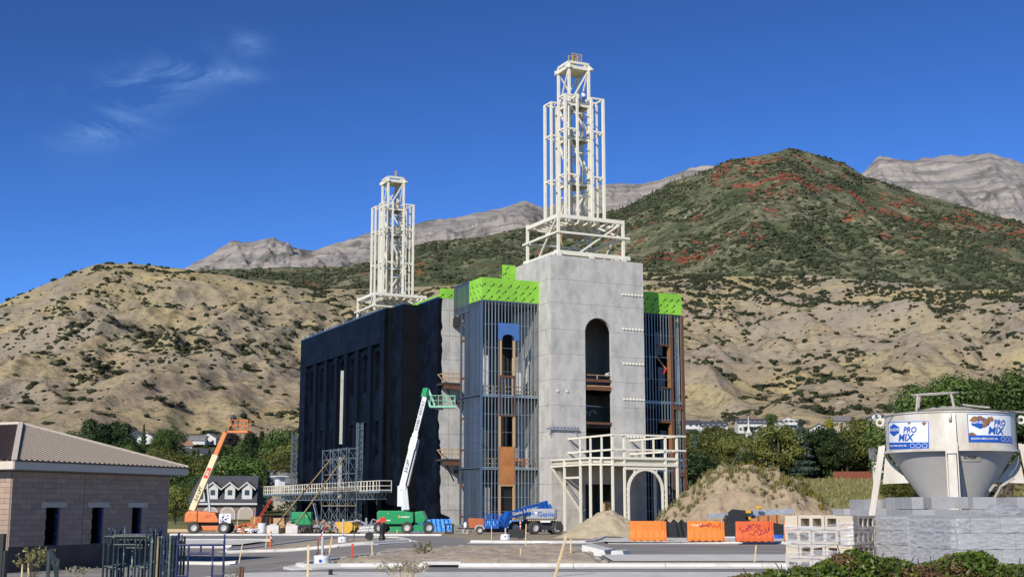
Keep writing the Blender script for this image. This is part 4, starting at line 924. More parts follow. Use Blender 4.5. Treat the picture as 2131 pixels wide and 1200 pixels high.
# ---- orange boom lift with a worker
def orange_lift():
    Y=123; b=at(436,1107,Y); t=thing('boom_lift','orange telescopic boom lift with cream boom and raised orange basket','boom lift',(b.x,Y,gz(b.x,Y)))
    L=lambda p:p-Vector(t.location); O=M['lift_orange']
    hood([(-2.1,1.0),(-.9,1.0),(-.9,2.05),(-1.8,2.05),(-2.1,1.8)],-1.2,1.2,O,'counterweight',t,.12)
    hood([(-.88,1.0),(1.0,1.0),(1.05,1.25),(.7,1.9),(-.88,2.05)],-1.2,1.2,O,'engine_hood',t)
    m=MB(); m.bx(1.1,2.2,-1.22,-1.16,.95,1.82); s=m.build('control_panel',M['plastic_white'],t)
    m=MB()
    for i in range(11): m.box((1.22+random.uniform(0,.85),-1.226,1.08+random.uniform(0,.6)),(random.uniform(.08,.22),.008,random.uniform(.05,.14)))
    m.build('warning_stickers',M['print_black'],s,kind='stuff')
    m=MB(); m.bx(-1.2,2.0,-.8,.8,.7,1.0); m.build('turntable',M['black'],t); m=MB(); m.bx(-.8,1.3,-1.0,1.0,.3,.7); m.build('chassis',O,t,bevel=.04)
    for x,y in ((-1.75,.9),(-1.15,-1.25),(1.6,-1.25),(1.5,1.1)): wheel(t,x,y,.53,.53,.4)
    p0=L(at(399,1063,Y)); p1=L(at(469,900,Y+3)); d=p1-p0; c=M['boom_cream']
    yu=(0,1,0); _,ya,yb=pmat_axes(d,yu); ya=ya if ya.x<0 else -ya; yb=yb if yb.y<0 else -yb; m=MB(); m.bar(p0,p0+d*.70,.56,.56,yu); bo=m.build('main_boom',c,t,bevel=.03); m=MB(); m.bar(p0+d*.68,p0+d,.42,.42,yu); m.build('boom_extension',O,t,bevel=.03)
    m=MB(); m.bar(p0+d*.40+yb*.285,p0+d*.53+yb*.285,.4,.02,yu); m.build('boom_decal',M['red'],bo)
    m=MB(); m.tube(p0+Vector((1.7,0,-.1)),p0+d*.38+Vector((.2,0,0)),.12); m.build('lift_cylinder',M['steel'],t)
    m=MB(); m.bar(p0+Vector((-.1,.3,-.1)),p0+d*.3+Vector((-.5,.3,0)),.3); m.build('hose_carrier',M['black'],t)
    text('lettering','JLG LIFT',.40,M['print_black'],bo,p0+d*.2+yb*.295,d,ya,bold=.012,italic=.2); text('lettering','JLG',.3,M['spray_white'],bo,p0+d*.465+yb*.30,d,ya,bold=.01)
    text('lettering','JLG',.36,M['red'],t,(.05,-1.21,1.55),(1,0,0),(0,0,1),bold=.01,italic=.3)
    e=p1; m=MB(); m.bar(e,e+Vector((.45,0,.05)),.3); m.bar(e+Vector((.3,0,0)),e+Vector((.5,0,.6)),.16); m.build('jib',M['black'],t)
    basket(t,e+Vector((1.35,0,.05)),1.9,.95,1.15,O,R(-8)); return e+Vector(t.location)
e=orange_lift()
person(e+Vector((.75,-.1,.1)),R(20),M['fabric_dark'],M['fabric_dark'],'worker in dark clothes and grey hard hat in the raised orange basket',M['rim'],1.78,arm=1.)
# ---- blue boom lift
def blue_lift():
    Y=118; b=at(1112,1112,Y); t=thing('boom_lift','blue and grey boom lift with boom stowed low in front of wing','boom lift',(b.x,Y,gz(b.x,Y)))
    L=lambda p:p-Vector(t.location); Bm=M['lift_blue']; Gy=M['lift_grey']
    m=MB(); P=[(-1.05,-1.3),(-.75,-1.45),(1.75,-1.45),(2.0,-1.25),(2.05,1.2),(-1.0,1.2)]; m.prism([(x,y,1.28) for x,y in P],(0,0,.95)); m.build('turntable_cover',Gy,t,bevel=.14)
    m=MB(); m.bx(-1.0,1.9,-1.2,1.2,1.12,1.28); m.build('turntable',M['black'],t)
    m=MB()
    for i in range(15): x=-.6+.17*i; m.prism([(x,-1.456,1.17),(x+.08,-1.456,1.17),(x+.14,-1.456,1.27),(x+.06,-1.456,1.27)],(0,.01,0))
    m.build('hazard_stripe',M['boom_cream'],t)
    m=MB(); m.bx(-1.8,2.3,-.85,.95,.4,1.1); m.prism([(-2.0,-.9,.45),(-1.0,-.9,.45),(-.6,-.9,1.05),(-2.0,-.9,.9)],(0,1.7,0)); m.bx(.5,2.4,-1.1,1.0,.35,1.1); m.build('chassis',M['black'],t)
    for x,y,s in ((-1.75,-1.15,.35),(-.05,-1.35,.55),(2.0,-.9,.2),(1.7,1.2,.3),(-1.2,1.2,.3)): wheel(t,x,y,.55,.55,.46,steer=s)
    a=L(at(1137,1053,Y)); c=L(at(1058,1071,Y-2.5)); d=c-a
    yu=(0,1,0); _,ya,yb=pmat_axes(d,yu); ya=ya if ya.z>0 else -ya; yb=yb if yb.y<0 else -yb; m=MB(); m.bar(a,a+d*.55,.85,.62,yu); bo=m.build('main_boom',Bm,t,bevel=.03); m=MB(); m.bar(a,a+d*.1,1.0,.75,yu); m.build('boom_heel',Bm,t,bevel=.03); m=MB(); m.bar(a+d*.5,c,.62,.48,yu); m.build('boom_extension',Bm,t,bevel=.03)
    m=MB(); m.bar(L(at(1136,1052,Y)),L(at(1141,1062,Y)),.6,.9); m.build('boom_pivot',Bm,t)
    j=L(at(1046,1098,Y-3)); m=MB(); m.bar(c+Vector((0,0,.15)),j,.5,.55); m.bar(c+Vector((-.5,.1,.1)),j+Vector((-.35,.1,.2)),.22); m.build('jib',Bm,t)
    basket(t,L(at(1023,1097,Y-3)),1.0,1.9,1.15,Bm,R(6))
    text('lettering','Genie S-85 XC',.42,M['spray_white'],bo,a+d*.62+yb*.33,-d,ya,bold=.012,sp=1.1)
    text('lettering','Genie',.62,M['lift_blue'],t,(1.0,-1.462,1.72),(1,0,0),(0,0,1),bold=.012); text('lettering','Genie',.30,M['lift_blue'],t,(-.35,-1.462,1.80),(1,0,0),(0,0,1),bold=.006)
    m=MB(); m.bx(.0,.22,-1.468,-1.456,1.75,1.95); m.build('decal_plate',M['plastic_white'],t); m=MB(); m.box((.95,-1.46,1.10),(.9,.1,.14)); m.build('step_plate',M['plastic_white'],t)
blue_lift()
# ---- green generator on trailer
def generator():
    Y=127; b=at(628,1104,Y); t=thing('generator','green box generator on black trailer beside concrete blocks','generator',(b.x,Y,gz(b.x,Y)))
    m=MB(); m.bx(-.95,.95,-.6,.6,.78,2.0); m.build('enclosure',M['lift_green'],t,bevel=.05)
    m=MB(); m.bx(-.97,.97,-.62,.62,.55,.78); m.bar((-1.0,0,.55),(-1.9,0,.45),.12); m.bar((.9,-.5,.6),(.95,-.5,.05),.1); m.bar((.9,.5,.6),(.95,.5,.05),.1); m.build('trailer_frame',M['black'],t)
    for y in (-.65,.65): wheel(t,-.75,y,.36,.36,.24,M['plastic_white'],lug=False)
    q=MB(); q.box((.55,-.607,1.6),(.2,.01,.14)); q.build('logo_mark',M['yellow_cat'],t); q=MB(); q.box((-.3,-.607,1.35),(.22,.012,.06)); q.box((-.6,-.607,1.3),(.12,.012,.1)); q.build('latch',M['black'],t)
    q=MB(); q.box((.3,-.61,1.4),(.02,.01,1.1)); q.build('panel_seam',M['black'],t)
generator()
# ---- orange towed compressor
def compressor():
    Y=117; b=at(988,1107,Y); t=thing('air_compressor','small orange towed compressor in front of blue tarps','compressor',(b.x,Y,gz(b.x,Y)))
    hood([(-.45,.5),(.85,.5),(.85,1.35),(-.5,1.4),(-.6,1.2)],-.55,.5,M['comp_orange'],'enclosure',t,.05)
    m=MB(); m.bx(-.9,.8,-.4,.4,.42,.55); m.bar((-.9,0,.48),(-1.5,0,.5),.1); m.bar((-.3,-.4,.5),(-.4,-.4,.05),.06); m.build('trailer_frame',M['black'],t)
    for y in (-.6,.6):
        wheel(t,.45,y,.33,.33,.22,lug=False)
        m=MB(); m.path([(.05,y,.42),(.15,y,.66),(.45,y,.76),(.75,y,.66),(.85,y,.42)],.07,6); m.build('mudguard',M['rim'],t)
    m=MB(); m.lathe([(.05,0),(.13,.1),(.2,.35),(.12,.6),(.04,.66)],9,(-.82,-.1,.4)); m.build('white_sack',M['plastic_white'],t,smooth=60)
    text('lettering','AIRMAN',.16,M['spray_white'],t,(.3,-.458,1.1),(1,0,0),(0,0,1)) if False else None
compressor()
# ---- mast climbing work platform along the side facade
MC=thing('mast_climber','galvanised mast climbing work platform with two lattice masts beside navy facade','work platform',T0,TR)
S=M['galv']
def mast(u,v,z0,z1):
    m=MB(); w=.32
    for a in (-w,w):
        for b in (-w,w): m.bar((u+a,v+b,z0),(u+a,v+b,z1),.08)
    n=int((z1-z0)/.75)
    for i in range(n):
        z=z0+i*.75
        for a in (-w,w): m.bar((u+a,v-w,z),(u+a,v+w,z),.05); m.bar((u-w,v+a,z),(u+w,v+a,z),.05); m.bar((u+a,v-w,z),(u+a,v+w,z+.75),.05); m.bar((u-w,v+a,z+.75),(u+w,v+a,z),.05)
    m.build('mast',S,MC)
PZ=3.85; PU=-14.8
mast(-13.5,57.0,-.8,12.9); mast(-13.5,27.7,-.8,12.8)
m=MB(); m.bx(PU-.75,PU+.75,14.4,65.8,PZ,PZ+.12); m.build('platform_deck',S,MC)
m=MB()
for du in (-.75,.75):
    m.bar((PU+du,14.4,PZ-.1),(PU+du,65.8,PZ-.1),.10,.14); m.bar((PU+du,16,PZ-.9),(PU+du,64,PZ-.9),.10)
    for i in range(32):
        v=16+i*1.5; m.bar((PU+du,v,PZ-.1),(PU+du,v+.75,PZ-.9),.05); m.bar((PU+du,v+.75,PZ-.9),(PU+du,v+1.5,PZ-.1),.05)
m.build('platform_truss',S,MC)
for k in range(23):
    v0=14.5+k*2.23; m=MB()
    for h in (.15,.65,1.25): m.bar((PU-.75,v0,PZ+h),(PU-.75,v0+2.0,PZ+h),.07)
    for i in range(3): m.bar((PU-.75,v0+i,PZ),(PU-.75,v0+i,PZ+1.27),.07)
    m.build('guard_rail_panel',M['white_steel'],MC)
for v in (14.42,65.8):
    m=MB()
    for h in (.15,.65,1.25): m.bar((PU-.75,v,PZ+h),(PU+.75,v,PZ+h),.07)
    m.bar((PU+.75,v,PZ),(PU+.75,v,PZ+1.27),.07); m.build('guard_rail_panel',M['white_steel'],MC)
for v in (27.7,57): m=MB(); m.bx(-15.0,-13.6,v-.9,v+.9,PZ-.8,PZ+.9); m.build('drive_unit',M['steel'],MC); m=MB(); m.bx(-15.2,-13.2,v-1.1,v+1.1,-.8,-.4); m.build('base_frame',M['steel'],MC)
m=MB(); m.bx(-15.4,-14.4,58.2,60.2,PZ+1.3,PZ+2.6); m.bx(-15.9,-14.1,57.5,61,PZ+2.6,PZ+2.75); m.build('weather_hood',M['plastic_white'],MC)
# ---- scaffold tower in front of it
SF=thing('scaffold_tower','tall cross-braced tube scaffold tower in front of the navy facade','scaffold',T0,TR)
sx0,sx1,sy0,sy1=-17.3,-15.9,21.6,31.2
def sb(nm,*seg): m=MB(); [m.tube(p,q,.032,n=5) for p,q in seg]; m.build(nm,S,SF)
for u in (sx0,sx1):
    for v in (sy0,24.8,28.0,sy1): sb('standard',((u,v,-.8),(u,v,9.3)))
for z in (.1,2.1,4.1,6.1,8.0,9.2):
    for u in (sx0,sx1): sb('ledger',((u,sy0,z),(u,sy1,z)))
    for v in (sy0,24.8,28.0,sy1): sb('transom',((sx0,v,z),(sx1,v,z)))
for z in (.1,2.1,4.1,6.1,7.4):
    for i,v in enumerate((sy0,24.8,28.0)): sb('cross_brace',((sx0,v,z),(sx0,v+3.2,z+1.8)),((sx0,v+3.2,z),(sx0,v,z+1.8))); sb('cross_brace',((sx1,v,z),(sx1,v+3.2,z+1.8)),((sx1,v+3.2,z),(sx1,v,z+1.8)))
for z in (2.15,4.15): m=MB(); m.bx(sx0,sx1,sy0,sy1,z,z+.06); m.build('scaffold_deck',M['wood'],SF)
# ---- timber raking braces with concrete anchor blocks
for k,(a,b,Y0,Y1) in enumerate((((573,1092),(690,953),122,150),((612,1094),(718,948),121,149))):
    p=at(a[0],a[1],Y0); q=at(b[0],b[1],Y1); m=MB(); p=p-Vector((0,0,.1)); m.bar(p,q,.10,.13)
    o=m.build('raking_brace',M['prop_wood']); tag(o,('long timber prop leaning from the left concrete block up to the scaffold','long timber prop beside the green generator leaning up to the scaffold')[k],'prop','timber props at the facade')
    x,y=p.x,p.y-.3; z=gz(x,y); m=MB(); m.bx(-.55,.55,-.45,.45,0,.75); m.bx(-.3,.3,-.15,.15,.75,.86); o=m.build('concrete_block',M['paving'],None,bevel=.04,loc=(x-.1,y,z)); tag(o,('square concrete block at the foot of the left timber prop','square concrete block at the foot of the right timber prop')[k],'concrete block','anchor blocks')
# ---- yellow loader bucket
Y=124; b=at(723,1105,Y); t=thing('loader_bucket','yellow loader bucket lying on the dirt near the green lift','bucket',(b.x,Y,gz(b.x,Y)),R(-12))
prof=[(-.95,1.05),(-.75,.70),(-.35,.12),(.05,.02),(.5,.05),(.8,.35),(.85,.8),(.7,1.05)]
m=MB()
for (x0,z0),(x1,z1) in zip(prof[1:-1],prof[2:]): m.add([(x0,-1.0,z0),(x1,-1.0,z1),(x1,1.0,z1),(x0,1.0,z0)],[(0,1,2,3)])
m.build('shell',M['yellow_cat'],t)
for y in (-1.0,.96): m=MB(); m.prism([(x,y,z) for x,z in prof],(0,.05,0)); m.build('side_plate',M['yellow_cat'],t)
m=MB(); m.bx(-.85,-.7,-1.0,1.0,.66,.72); m.build('cutting_edge',M['steel'],t)
for y in (-.4,.4): m=MB(); m.prism([(.7,y-.05,.9),(1.05,y-.05,.6),(.85,y-.05,.3)],(0,.1,0)); m.build('hook_bracket',M['yellow_cat'],t)
# ---- piles of building materials on the dirt strip
def put(m,nm,mt,x,y,rz,label,cat,group=None,dz=0,smooth=None):
    o=m.build(nm,M[mt],None,loc=(x,y,gz(x,y)+dz),rot=(0,0,rz),smooth=smooth); tag(o,label,cat,group); return o
def planks(n,l,w=.24,h=.09,jit=.06):
    m=MB(); per=5
    for i in range(n): m.box((random.uniform(-jit,jit)*3,(i%per-2)*w*1.05+random.uniform(-.02,.02),h/2+(i//per)*h*1.05),(l+random.uniform(-.2,.2),w,h),random.uniform(-jit,jit)*.3)
    return m
def lump(px,py,Y): p=at(px,py,Y); return p.x,Y
x,y=lump(770,1100,127); t=thing('panel_bundle','bundle of silver metal panels lying beside the green lift','panels',(x,y,gz(x,y)),R(-14))
for i in range(5): m=MB(); m.bx(-1.0,1.0,-.7,.7,.10+.13*i,.21+.13*i); o=m.build('panel',M['plastic_white'] if i%2 else M['steel'],t); o.rotation_euler=(0,R(-4),R(i*1.5))
def stack(px,py,Y,n,l,rz,label,mt='wood'):
    x,y=lump(px,py,Y); t=thing('timber_stack',label,'timber',(x,y,gz(x,y)),rz,'timber on the dirt strip')
    for i in range(n):
        m=MB(); m.box(((i%3-1)*.03,(i%5-2)*.26,.06+(i//5)*.11),(l+random.uniform(-.2,.3),.24,.09),random.uniform(-.03,.03)); m.build('plank',M[mt],t)
stack(690,1085,136,20,4.0,R(6),'stacked tan planks behind the green generator'); stack(705,1096,131,10,3.2,R(-9),'low stack of planks left of the yellow bucket'); stack(550,1088,132,20,2.6,R(4),'stacked planks beside brown crates near orange lift','rust'); stack(370,1092,150,15,5,R(2),'pale planks laid behind the orange lift','stake')
def crate(px,py,Y,w,h,mt,label,rz=0):
    x,y=lump(px,py,Y); t=thing('crate',label,'crate',(x,y,gz(x,y)),rz)
    m=MB(); m.bx(-w/2,w/2,-w*.4,w*.4,.12,h); m.build('box',M[mt],t); m=MB()
    for yy in (-w*.35,0,w*.35): m.bx(-w/2,w/2,yy-.05,yy+.05,0,.12)
    m.build('skids',M['wood'],t)
    for xx in (-w*.3,w*.3): m=MB(); m.bx(xx-.04,xx+.04,-w*.4-.015,-w*.4,.12,h); m.build('batten',M['stake'],t)
crate(545,1086,133,2.0,1.6,'osb','brown plywood crate behind the white bin'); crate(572,1082,138,2.2,1.5,'wood','tan plywood crate left of the green generator'); crate(660,1094,140,1.8,1.3,'rust','dark brown crate between generator and scaffold foot')
crate(700,1078,146,3.0,.9,'lift_orange','orange crate under the work platform') ; crate(590,1072,148,2.4,1.0,'plastic_white','white wrapped pallet load below the work platform')
x,y=lump(545,1098,122); m=MB(); m.lathe([(.36,0),(.42,.9),(.46,.95),(.43,.95),(.38,.1)],14); o=put(m,'plastic_bin','plastic_white',x,y,0,'round white plastic bin near the brown crates','bin',smooth=40); o.scale=(.9,.9,1)
for k,(px,py,Y,l,dx,mt,lab) in enumerate(((520,1100,123,3.2,1.9,'red','red ladder leaning right of the orange lift'),(668,1098,130,2.9,-.8,'galv','aluminium ladder leaning by the scaffold foot'))):
    x,y=lump(px,py,Y); m=MB()
    for s in (-.2,.2): m.bar((s*.3,s,0),(dx+s*.3,s+.3,l),.07)
    for i in range(9): f=(i+.5)/9; m.bar((dx*f-.06,-.2+.3*f,l*f),(dx*f+.06,.2+.3*f,l*f),.045)
    put(m,'ladder',mt,x,y,0,lab,'ladder')
def barrel(px,py,Y,label,tilt=0,h=1.15):
    x,y=lump(px,py,Y); t=thing('channelizer_post',label,'traffic post',(x,y,gz(x,y))); t.rotation_euler=(0,tilt,0)
    m=MB(); m.lathe([(.05,.05),(.05,h),(.03,h+.05)],10); m.build('post',M['barrier_red'],t); m=MB(); m.lathe([(.2,0),(.2,.05),(.08,.09)],10); m.build('base',M['black'],t)
    for z in (h*.62,h*.82): m=MB(); m.lathe([(.053,z),(.053,z+.1)],10,cap=False); m.build('reflective_band',M['plastic_white'],t)
barrel(494,1097,121,'orange traffic post standing right of the orange lift'); barrel(1083,1121,88,'orange and white traffic post in front of the blue lift',h=1.2); barrel(563,1142,72.5,'orange and white traffic post standing by the left kerb island',h=.95)
# loose material heap under the scaffold (hoses, offcuts, sacks)
V=[];m=MB()
x,y=lump(690,1100,133)
for i in range(420):
    a=random.gauss(0,2.0); b=random.gauss(0,1.2); h=max(0,.9-.18*abs(a)-.2*abs(b)); z=random.uniform(0,h+.25); l=random.uniform(.15,.9)
    d=Vector((random.gauss(0,1),random.gauss(0,.6),random.gauss(0,.35))).normalized()*l/2; c=Vector((a,b,z+.05)); m.bar(c-d,c+d,random.uniform(.04,.16))
put(m,'scrap_heap','block_grey',x,y,0,'heap of grey offcuts and hoses at the scaffold foot','scrap heap')
for (px_,py_,Y_,n_,sx_,mt_,lab_) in ((645,1096,134,150,1.6,'wood','heap of tan timber offcuts behind the green generator'),(745,1082,148,170,2.4,'steel','tangle of steel tubes under the right end of the work platform'),(610,1072,150,200,3.0,'paving','heap of pale rubble and sacks under the work platform'),(668,1090,138,120,1.6,'black','dark tangle of hoses and buckets by the scaffold foot'),(555,1078,141,130,1.8,'barrier_red','rolled orange safety netting on the timber left of the generator')):
    m=MB()
    for i in range(n_):
        a=random.gauss(0,sx_); b=random.gauss(0,.9); l=random.uniform(.15,1.1); d=Vector((random.gauss(0,1),random.gauss(0,.6),random.gauss(0,.45))).normalized()*l/2; c=Vector((a,b,random.uniform(.05,max(.2,1.3-.3*abs(a)/sx_)))); m.bar(c-d,c+d,random.uniform(.04,.18))
    x_,y_=lump(px_,py_,Y_); put(m,'scrap_heap',mt_,x_,y_,0,lab_,'scrap heap')
m=MB()
for i in range(160):
    a=random.gauss(0,1.6); b=random.gauss(0,.9); l=random.uniform(.2,1.2); d=Vector((random.gauss(0,1),random.gauss(0,.5),random.gauss(0,.3))).normalized()*l/2; c=Vector((a,b,random.uniform(.1,.7))); m.bar(c-d,c+d,random.uniform(.05,.14))
x,y=lump(580,1098,129); put(m,'timber_heap','wood',x,y,0,'heap of timber offcuts left of the green generator','scrap heap')
m=MB()
for i in range(26):
    a=random.gauss(0,.5); b=random.gauss(0,.4); l=random.uniform(.2,.6); d=Vector((random.gauss(0,1),random.gauss(0,.5),random.gauss(0,.3))).normalized()*l/2; c=Vector((a,b,random.uniform(.1,.5))); m.bar(c-d,c+d,random.uniform(.04,.12))
x,y=lump(528,1105,118); put(m,'wrapping_heap','plastic_white',x,y,0,'crumpled white wrapping beside the red ladder','scrap heap')
for i,(px,py,Y,s,mt) in enumerate(((935,1106,119,.8,'black'),(952,1106,119,.7,'concrete_dark'),(968,1108,118,.45,'block_tan'))):
    x,y=lump(px,py,Y); m=MB(); 
    m.bx(-s/2,s/2,-s*.3,s*.3,0,s*.18); m.bx(-s/2,-s*.3,-s*.3,s*.3,s*.18,s); m.bx(s*.3,s/2,-s*.3,s*.3,s*.18,s); m.bx(-s/2,s/2,-s*.3,s*.3,s,s*1.12)
    put(m,'equipment_box',mt,x,y,R(8*i),('black open-fronted box left of the orange compressor','dark grey box left of the orange compressor','small tan box left of the orange compressor')[i],'box')
# worker tending straps high on the front spire
sp_=Vector(T0)+Matrix.Rotation(TR,3,'Z')@Vector((7.2,4.6,51.92)); person(sp_,R(200),M['plastic_white'],M['fabric_dark'],'worker in white top on the top deck of the front spire',M['plastic_white'])
# ---- right of the temple: telehandler with grey boom, dumpster, pipes, black sheeting
def telehandler():
    Y=104; b=at(1540,1100,Y); t=thing('telehandler','dark telehandler with long grey boom reaching right behind the orange barriers','telehandler',(b.x,Y,gz(b.x,Y)))
    L=lambda p:p-Vector(t.location)
    m=MB(); m.bx(-3.4,1.6,-1.0,1.0,.45,1.05); m.prism([(-1.4,-1.0,1.05),(.6,-1.0,1.05),(.5,-1.0,1.55),(-1.2,-1.0,1.6)],(0,.9,0)); m.build('body',M['black'],t,bevel=.04)
    m=MB(); m.prism([(-.9,-.95,1.4),(.9,-.95,1.75),(.9,-.95,1.9),(-.6,-.95,2.05),(-.95,-.95,1.8)],(0,.9,0)); m.build('cab',M['black'],t)
    for x,y in ((-2.7,-1.0),(.9,-1.0),(-2.7,1.0),(.9,1.0)): wheel(t,x,y,.5,.5,.38,M['black'])
    p0=L(at(1472,1073,Y)); p1=L(at(1652,1062,Y)); m=MB(); m.bar(p0,p0+(p1-p0)*.6,.35,.34); bo=m.build('boom',M['steel'],t); m=MB(); m.bar(p0+(p1-p0)*.3,p1,.3,.42); m.build('boom_extension',M['steel'],t)
    for px,py in ((1557,1064),(1557,1077),(1578,1054)): c=L(at(px,py,Y-.9)); m=MB(); m.box(c,(.42,.2,.2)); m.build('marker_light',M['yellow_cat'],t)
    m=MB(); m.tube(p0+Vector((-.2,0,-.6)),p1+Vector((-3,0,-.45)),.1); m.build('stabiliser_tube',M['steel'],t)
telehandler()
x,y=lump(1597,1100,110); t=thing('skip_container','brown steel skip behind the orange barriers','skip',(x,y,gz(x,y)),R(-6))
m=MB(); m.prism([(-1.3,-.9,0),(1.0,-.9,0),(1.0,-.9,1.75),(-1.5,-.9,1.75)],(0,.05,0)); m.prism([(-1.3,.9,0),(1.0,.9,0),(1.0,.9,1.75),(-1.5,.9,1.75)],(0,.05,0)); m.bx(.95,1.0,-.85,.9,0,1.75); m.add([(-1.3,-.85,0),(-1.5,-.85,1.75),(-1.5,.9,1.75),(-1.3,.9,0)],[(0,1,2,3)]); m.bx(-1.3,.95,-.85,.9,.02,.08); m.build('shell',M['osb'],t)
for x_ in (-.8,0,.7): m=MB(); m.bx(x_-.05,x_+.05,-.97,-.9,0,1.75); m.build('rib',M['rust'],t)
# low black silt fence / sheeting
def sheet(px0,px1,pyt,Y,hh,label):
    a=at(px0,1100,Y); b=at(px1,1100,Y); n=40; m=MB(); V=[]
    for j in range(5):
        for i in range(n):
            f=i/(n-1.); x=a.x+(b.x-a.x)*f; V.append((x,Y+.05*math.sin(f*9)+.03*math.sin(f*31+j),gz(x,Y)+hh*j/4*(1+.10*math.sin(f*19))))
    m.add(V,[(j*n+i,j*n+i+1,(j+1)*n+i+1,(j+1)*n+i) for j in range(4) for i in range(n-1)]); o=m.build('black_sheeting',M['black']); tag(o,label,'sheeting')
sheet(1382,1432,0,94,1.15,'black plastic sheeting between the first two orange barriers'); sheet(1428,1650,0,100,1.0,'long black plastic sheeting behind the right orange barriers')
def pipes(px,py,Y,n,l,mt,label,rz=0,r=.06):
    x,y=lump(px,py,Y); t=thing('pipe_bundle',label,'pipes',(x,y,gz(x,y)),rz)
    for i in range(n): m=MB(); m.tube((-l/2+random.uniform(-.2,.2),(i%5-2)*r*2.2,r+(i//5)*r*1.9),(l/2+random.uniform(-.2,.2),(i%5-2)*r*2.2,r+(i//5)*r*1.9),r,n=8); m.build('pipe',M[mt],t,smooth=40)
pipes(1620,1112,84,10,2.6,'galv','bundle of galvanised pipes right of the third orange barrier',R(5)); pipes(1520,1110,86,5,2.2,'steel','grey steel tubes lying left of the third orange barrier',R(-8),.08)
x,y=lump(1612,1119,79); m=MB()
for k in range(7):
    rr=.45+.05*random.random(); pts=[(rr*math.cos(a),rr*.8*math.sin(a),.05+.04*k+.03*math.sin(3*a+k)) for a in [2*PI*i/18 for i in range(19)]]; m.path(pts,.025,5)
put(m,'cable_coil','cable_blue',x,y,0,'coil of bright blue cable lying near the third barrier','cable')
# ---- sand pile and dirt mound
def pile(name,mt,cx,cy,peaks,half,n,noise,label,cat,seed,kind=None):
    xs=np.linspace(-half[0],half[0],n); ys=np.linspace(-half[1],half[1],int(n*half[1]/half[0])); X,Yy=np.meshgrid(xs,ys)
    Zp=np.full(X.shape,-.6)
    for (px_,py_,h,s) in peaks:
        d=np.sqrt((X-px_)**2+(Yy-py_)**2); Zp=np.maximum(Zp,h-s*np.sqrt(d*d+.06*h*h)+s*.24*h*.5)
    Zp=Zp+noise*fbm(X*1.1/half[0]*6,Yy*1.1/half[0]*6,4,seed)*np.clip(Zp+.4,0,1.5)
    Zp=np.maximum(Zp,-.25)
    i=np.arange(X.size).reshape(X.shape); F=np.stack([i[:-1,:-1],i[:-1,1:],i[1:,1:],i[1:,:-1]],-1).reshape(-1,4)
    o=bulk(name,np.stack([X,Yy,Zp],-1).reshape(-1,3),F,M[mt],smooth=True); o.location=(cx,cy,gz(cx,cy)); tag(o,label,cat)
    return o,Zp,X,Yy
p=at(1262,1117,93); pile('sand_pile','sand',p.x,93,[(.1,0,2.0,.62),(-1.3,-.3,1.05,.5),(-2.3,-.5,.55,.42),(.9,-.4,1.5,.66)],(4.6,3.2),90,.16,'pale sand pile heaped in front of the portico','sand pile',5)
MYC=140.; mp_=at(1566,1075,MYC); MX=mp_.x
mo,MZ,MXg,MYg=pile('dirt_mound','mound',MX,MYC,[(-.3,0,7.9,.86),(-2.5,.2,7.4,.88),(1.8,-.4,7.5,.88),(-1.2,-3.6,3.8,.74),(2.8,-2.8,4.4,.78),(4.2,-1.2,3.4,.74),(-4.6,-1,4.2,.78),(-3.2,-3.3,3.2,.72)],(13.5,9),190,.62,'tall dry dirt mound with weeds behind the telehandler','dirt mound',8)
# ================================================================ ROADS, KERBS AND FOREGROUND
def sheetpoly(name,loop,mt,dz,kind='structure',step=2.,parent=None):
    """ground-following sheet: loop of (x,y), gridded and clipped by bmesh bisect-free fill"""
    bm=bmesh.new(); vs=[bm.verts.new((x,y,0)) for x,y in loop]; es=[bm.edges.new((vs[i],vs[(i+1)%len(vs)])) for i in range(len(vs))]
    bmesh.ops.triangle_fill(bm,use_beauty=True,use_dissolve=False,edges=es)
    ys_=[y for x,y in loop]; xs_=[x for x,y in loop]
    for yy in np.arange(math.ceil(min(ys_)/step)*step,max(ys_),step): bmesh.ops.bisect_plane(bm,geom=bm.verts[:]+bm.edges[:]+bm.faces[:],plane_co=(0,float(yy),0),plane_no=(0,1,0))
    for xx in np.arange(math.ceil(min(xs_)/step)*step,max(xs_),step): bmesh.ops.bisect_plane(bm,geom=bm.verts[:]+bm.edges[:]+bm.faces[:],plane_co=(float(xx),0,0),plane_no=(1,0,0))
    for v in bm.verts: v.co.z=gz(v.co.x,v.co.y)+dz
    o=bmobj(bm,name,M[mt],parent)
    if kind and parent is None: o['kind']=kind
    return o
sheetpoly('road',[(-60,20),(60,20),(60,83),(18,83),(6.2,82),(4.4,74),(-2.2,73.5),(-3.0,84),(-4.6,97),(-5.2,102.5),(-30,103.5),(-60,103.5)],'asphalt',.012,step=3.)
sheetpoly('pavement',[(-13,30),(30,30),(30,39.6),(1,39.7),(-6.9,39.7),(-13,40.8)],'paving',.05)
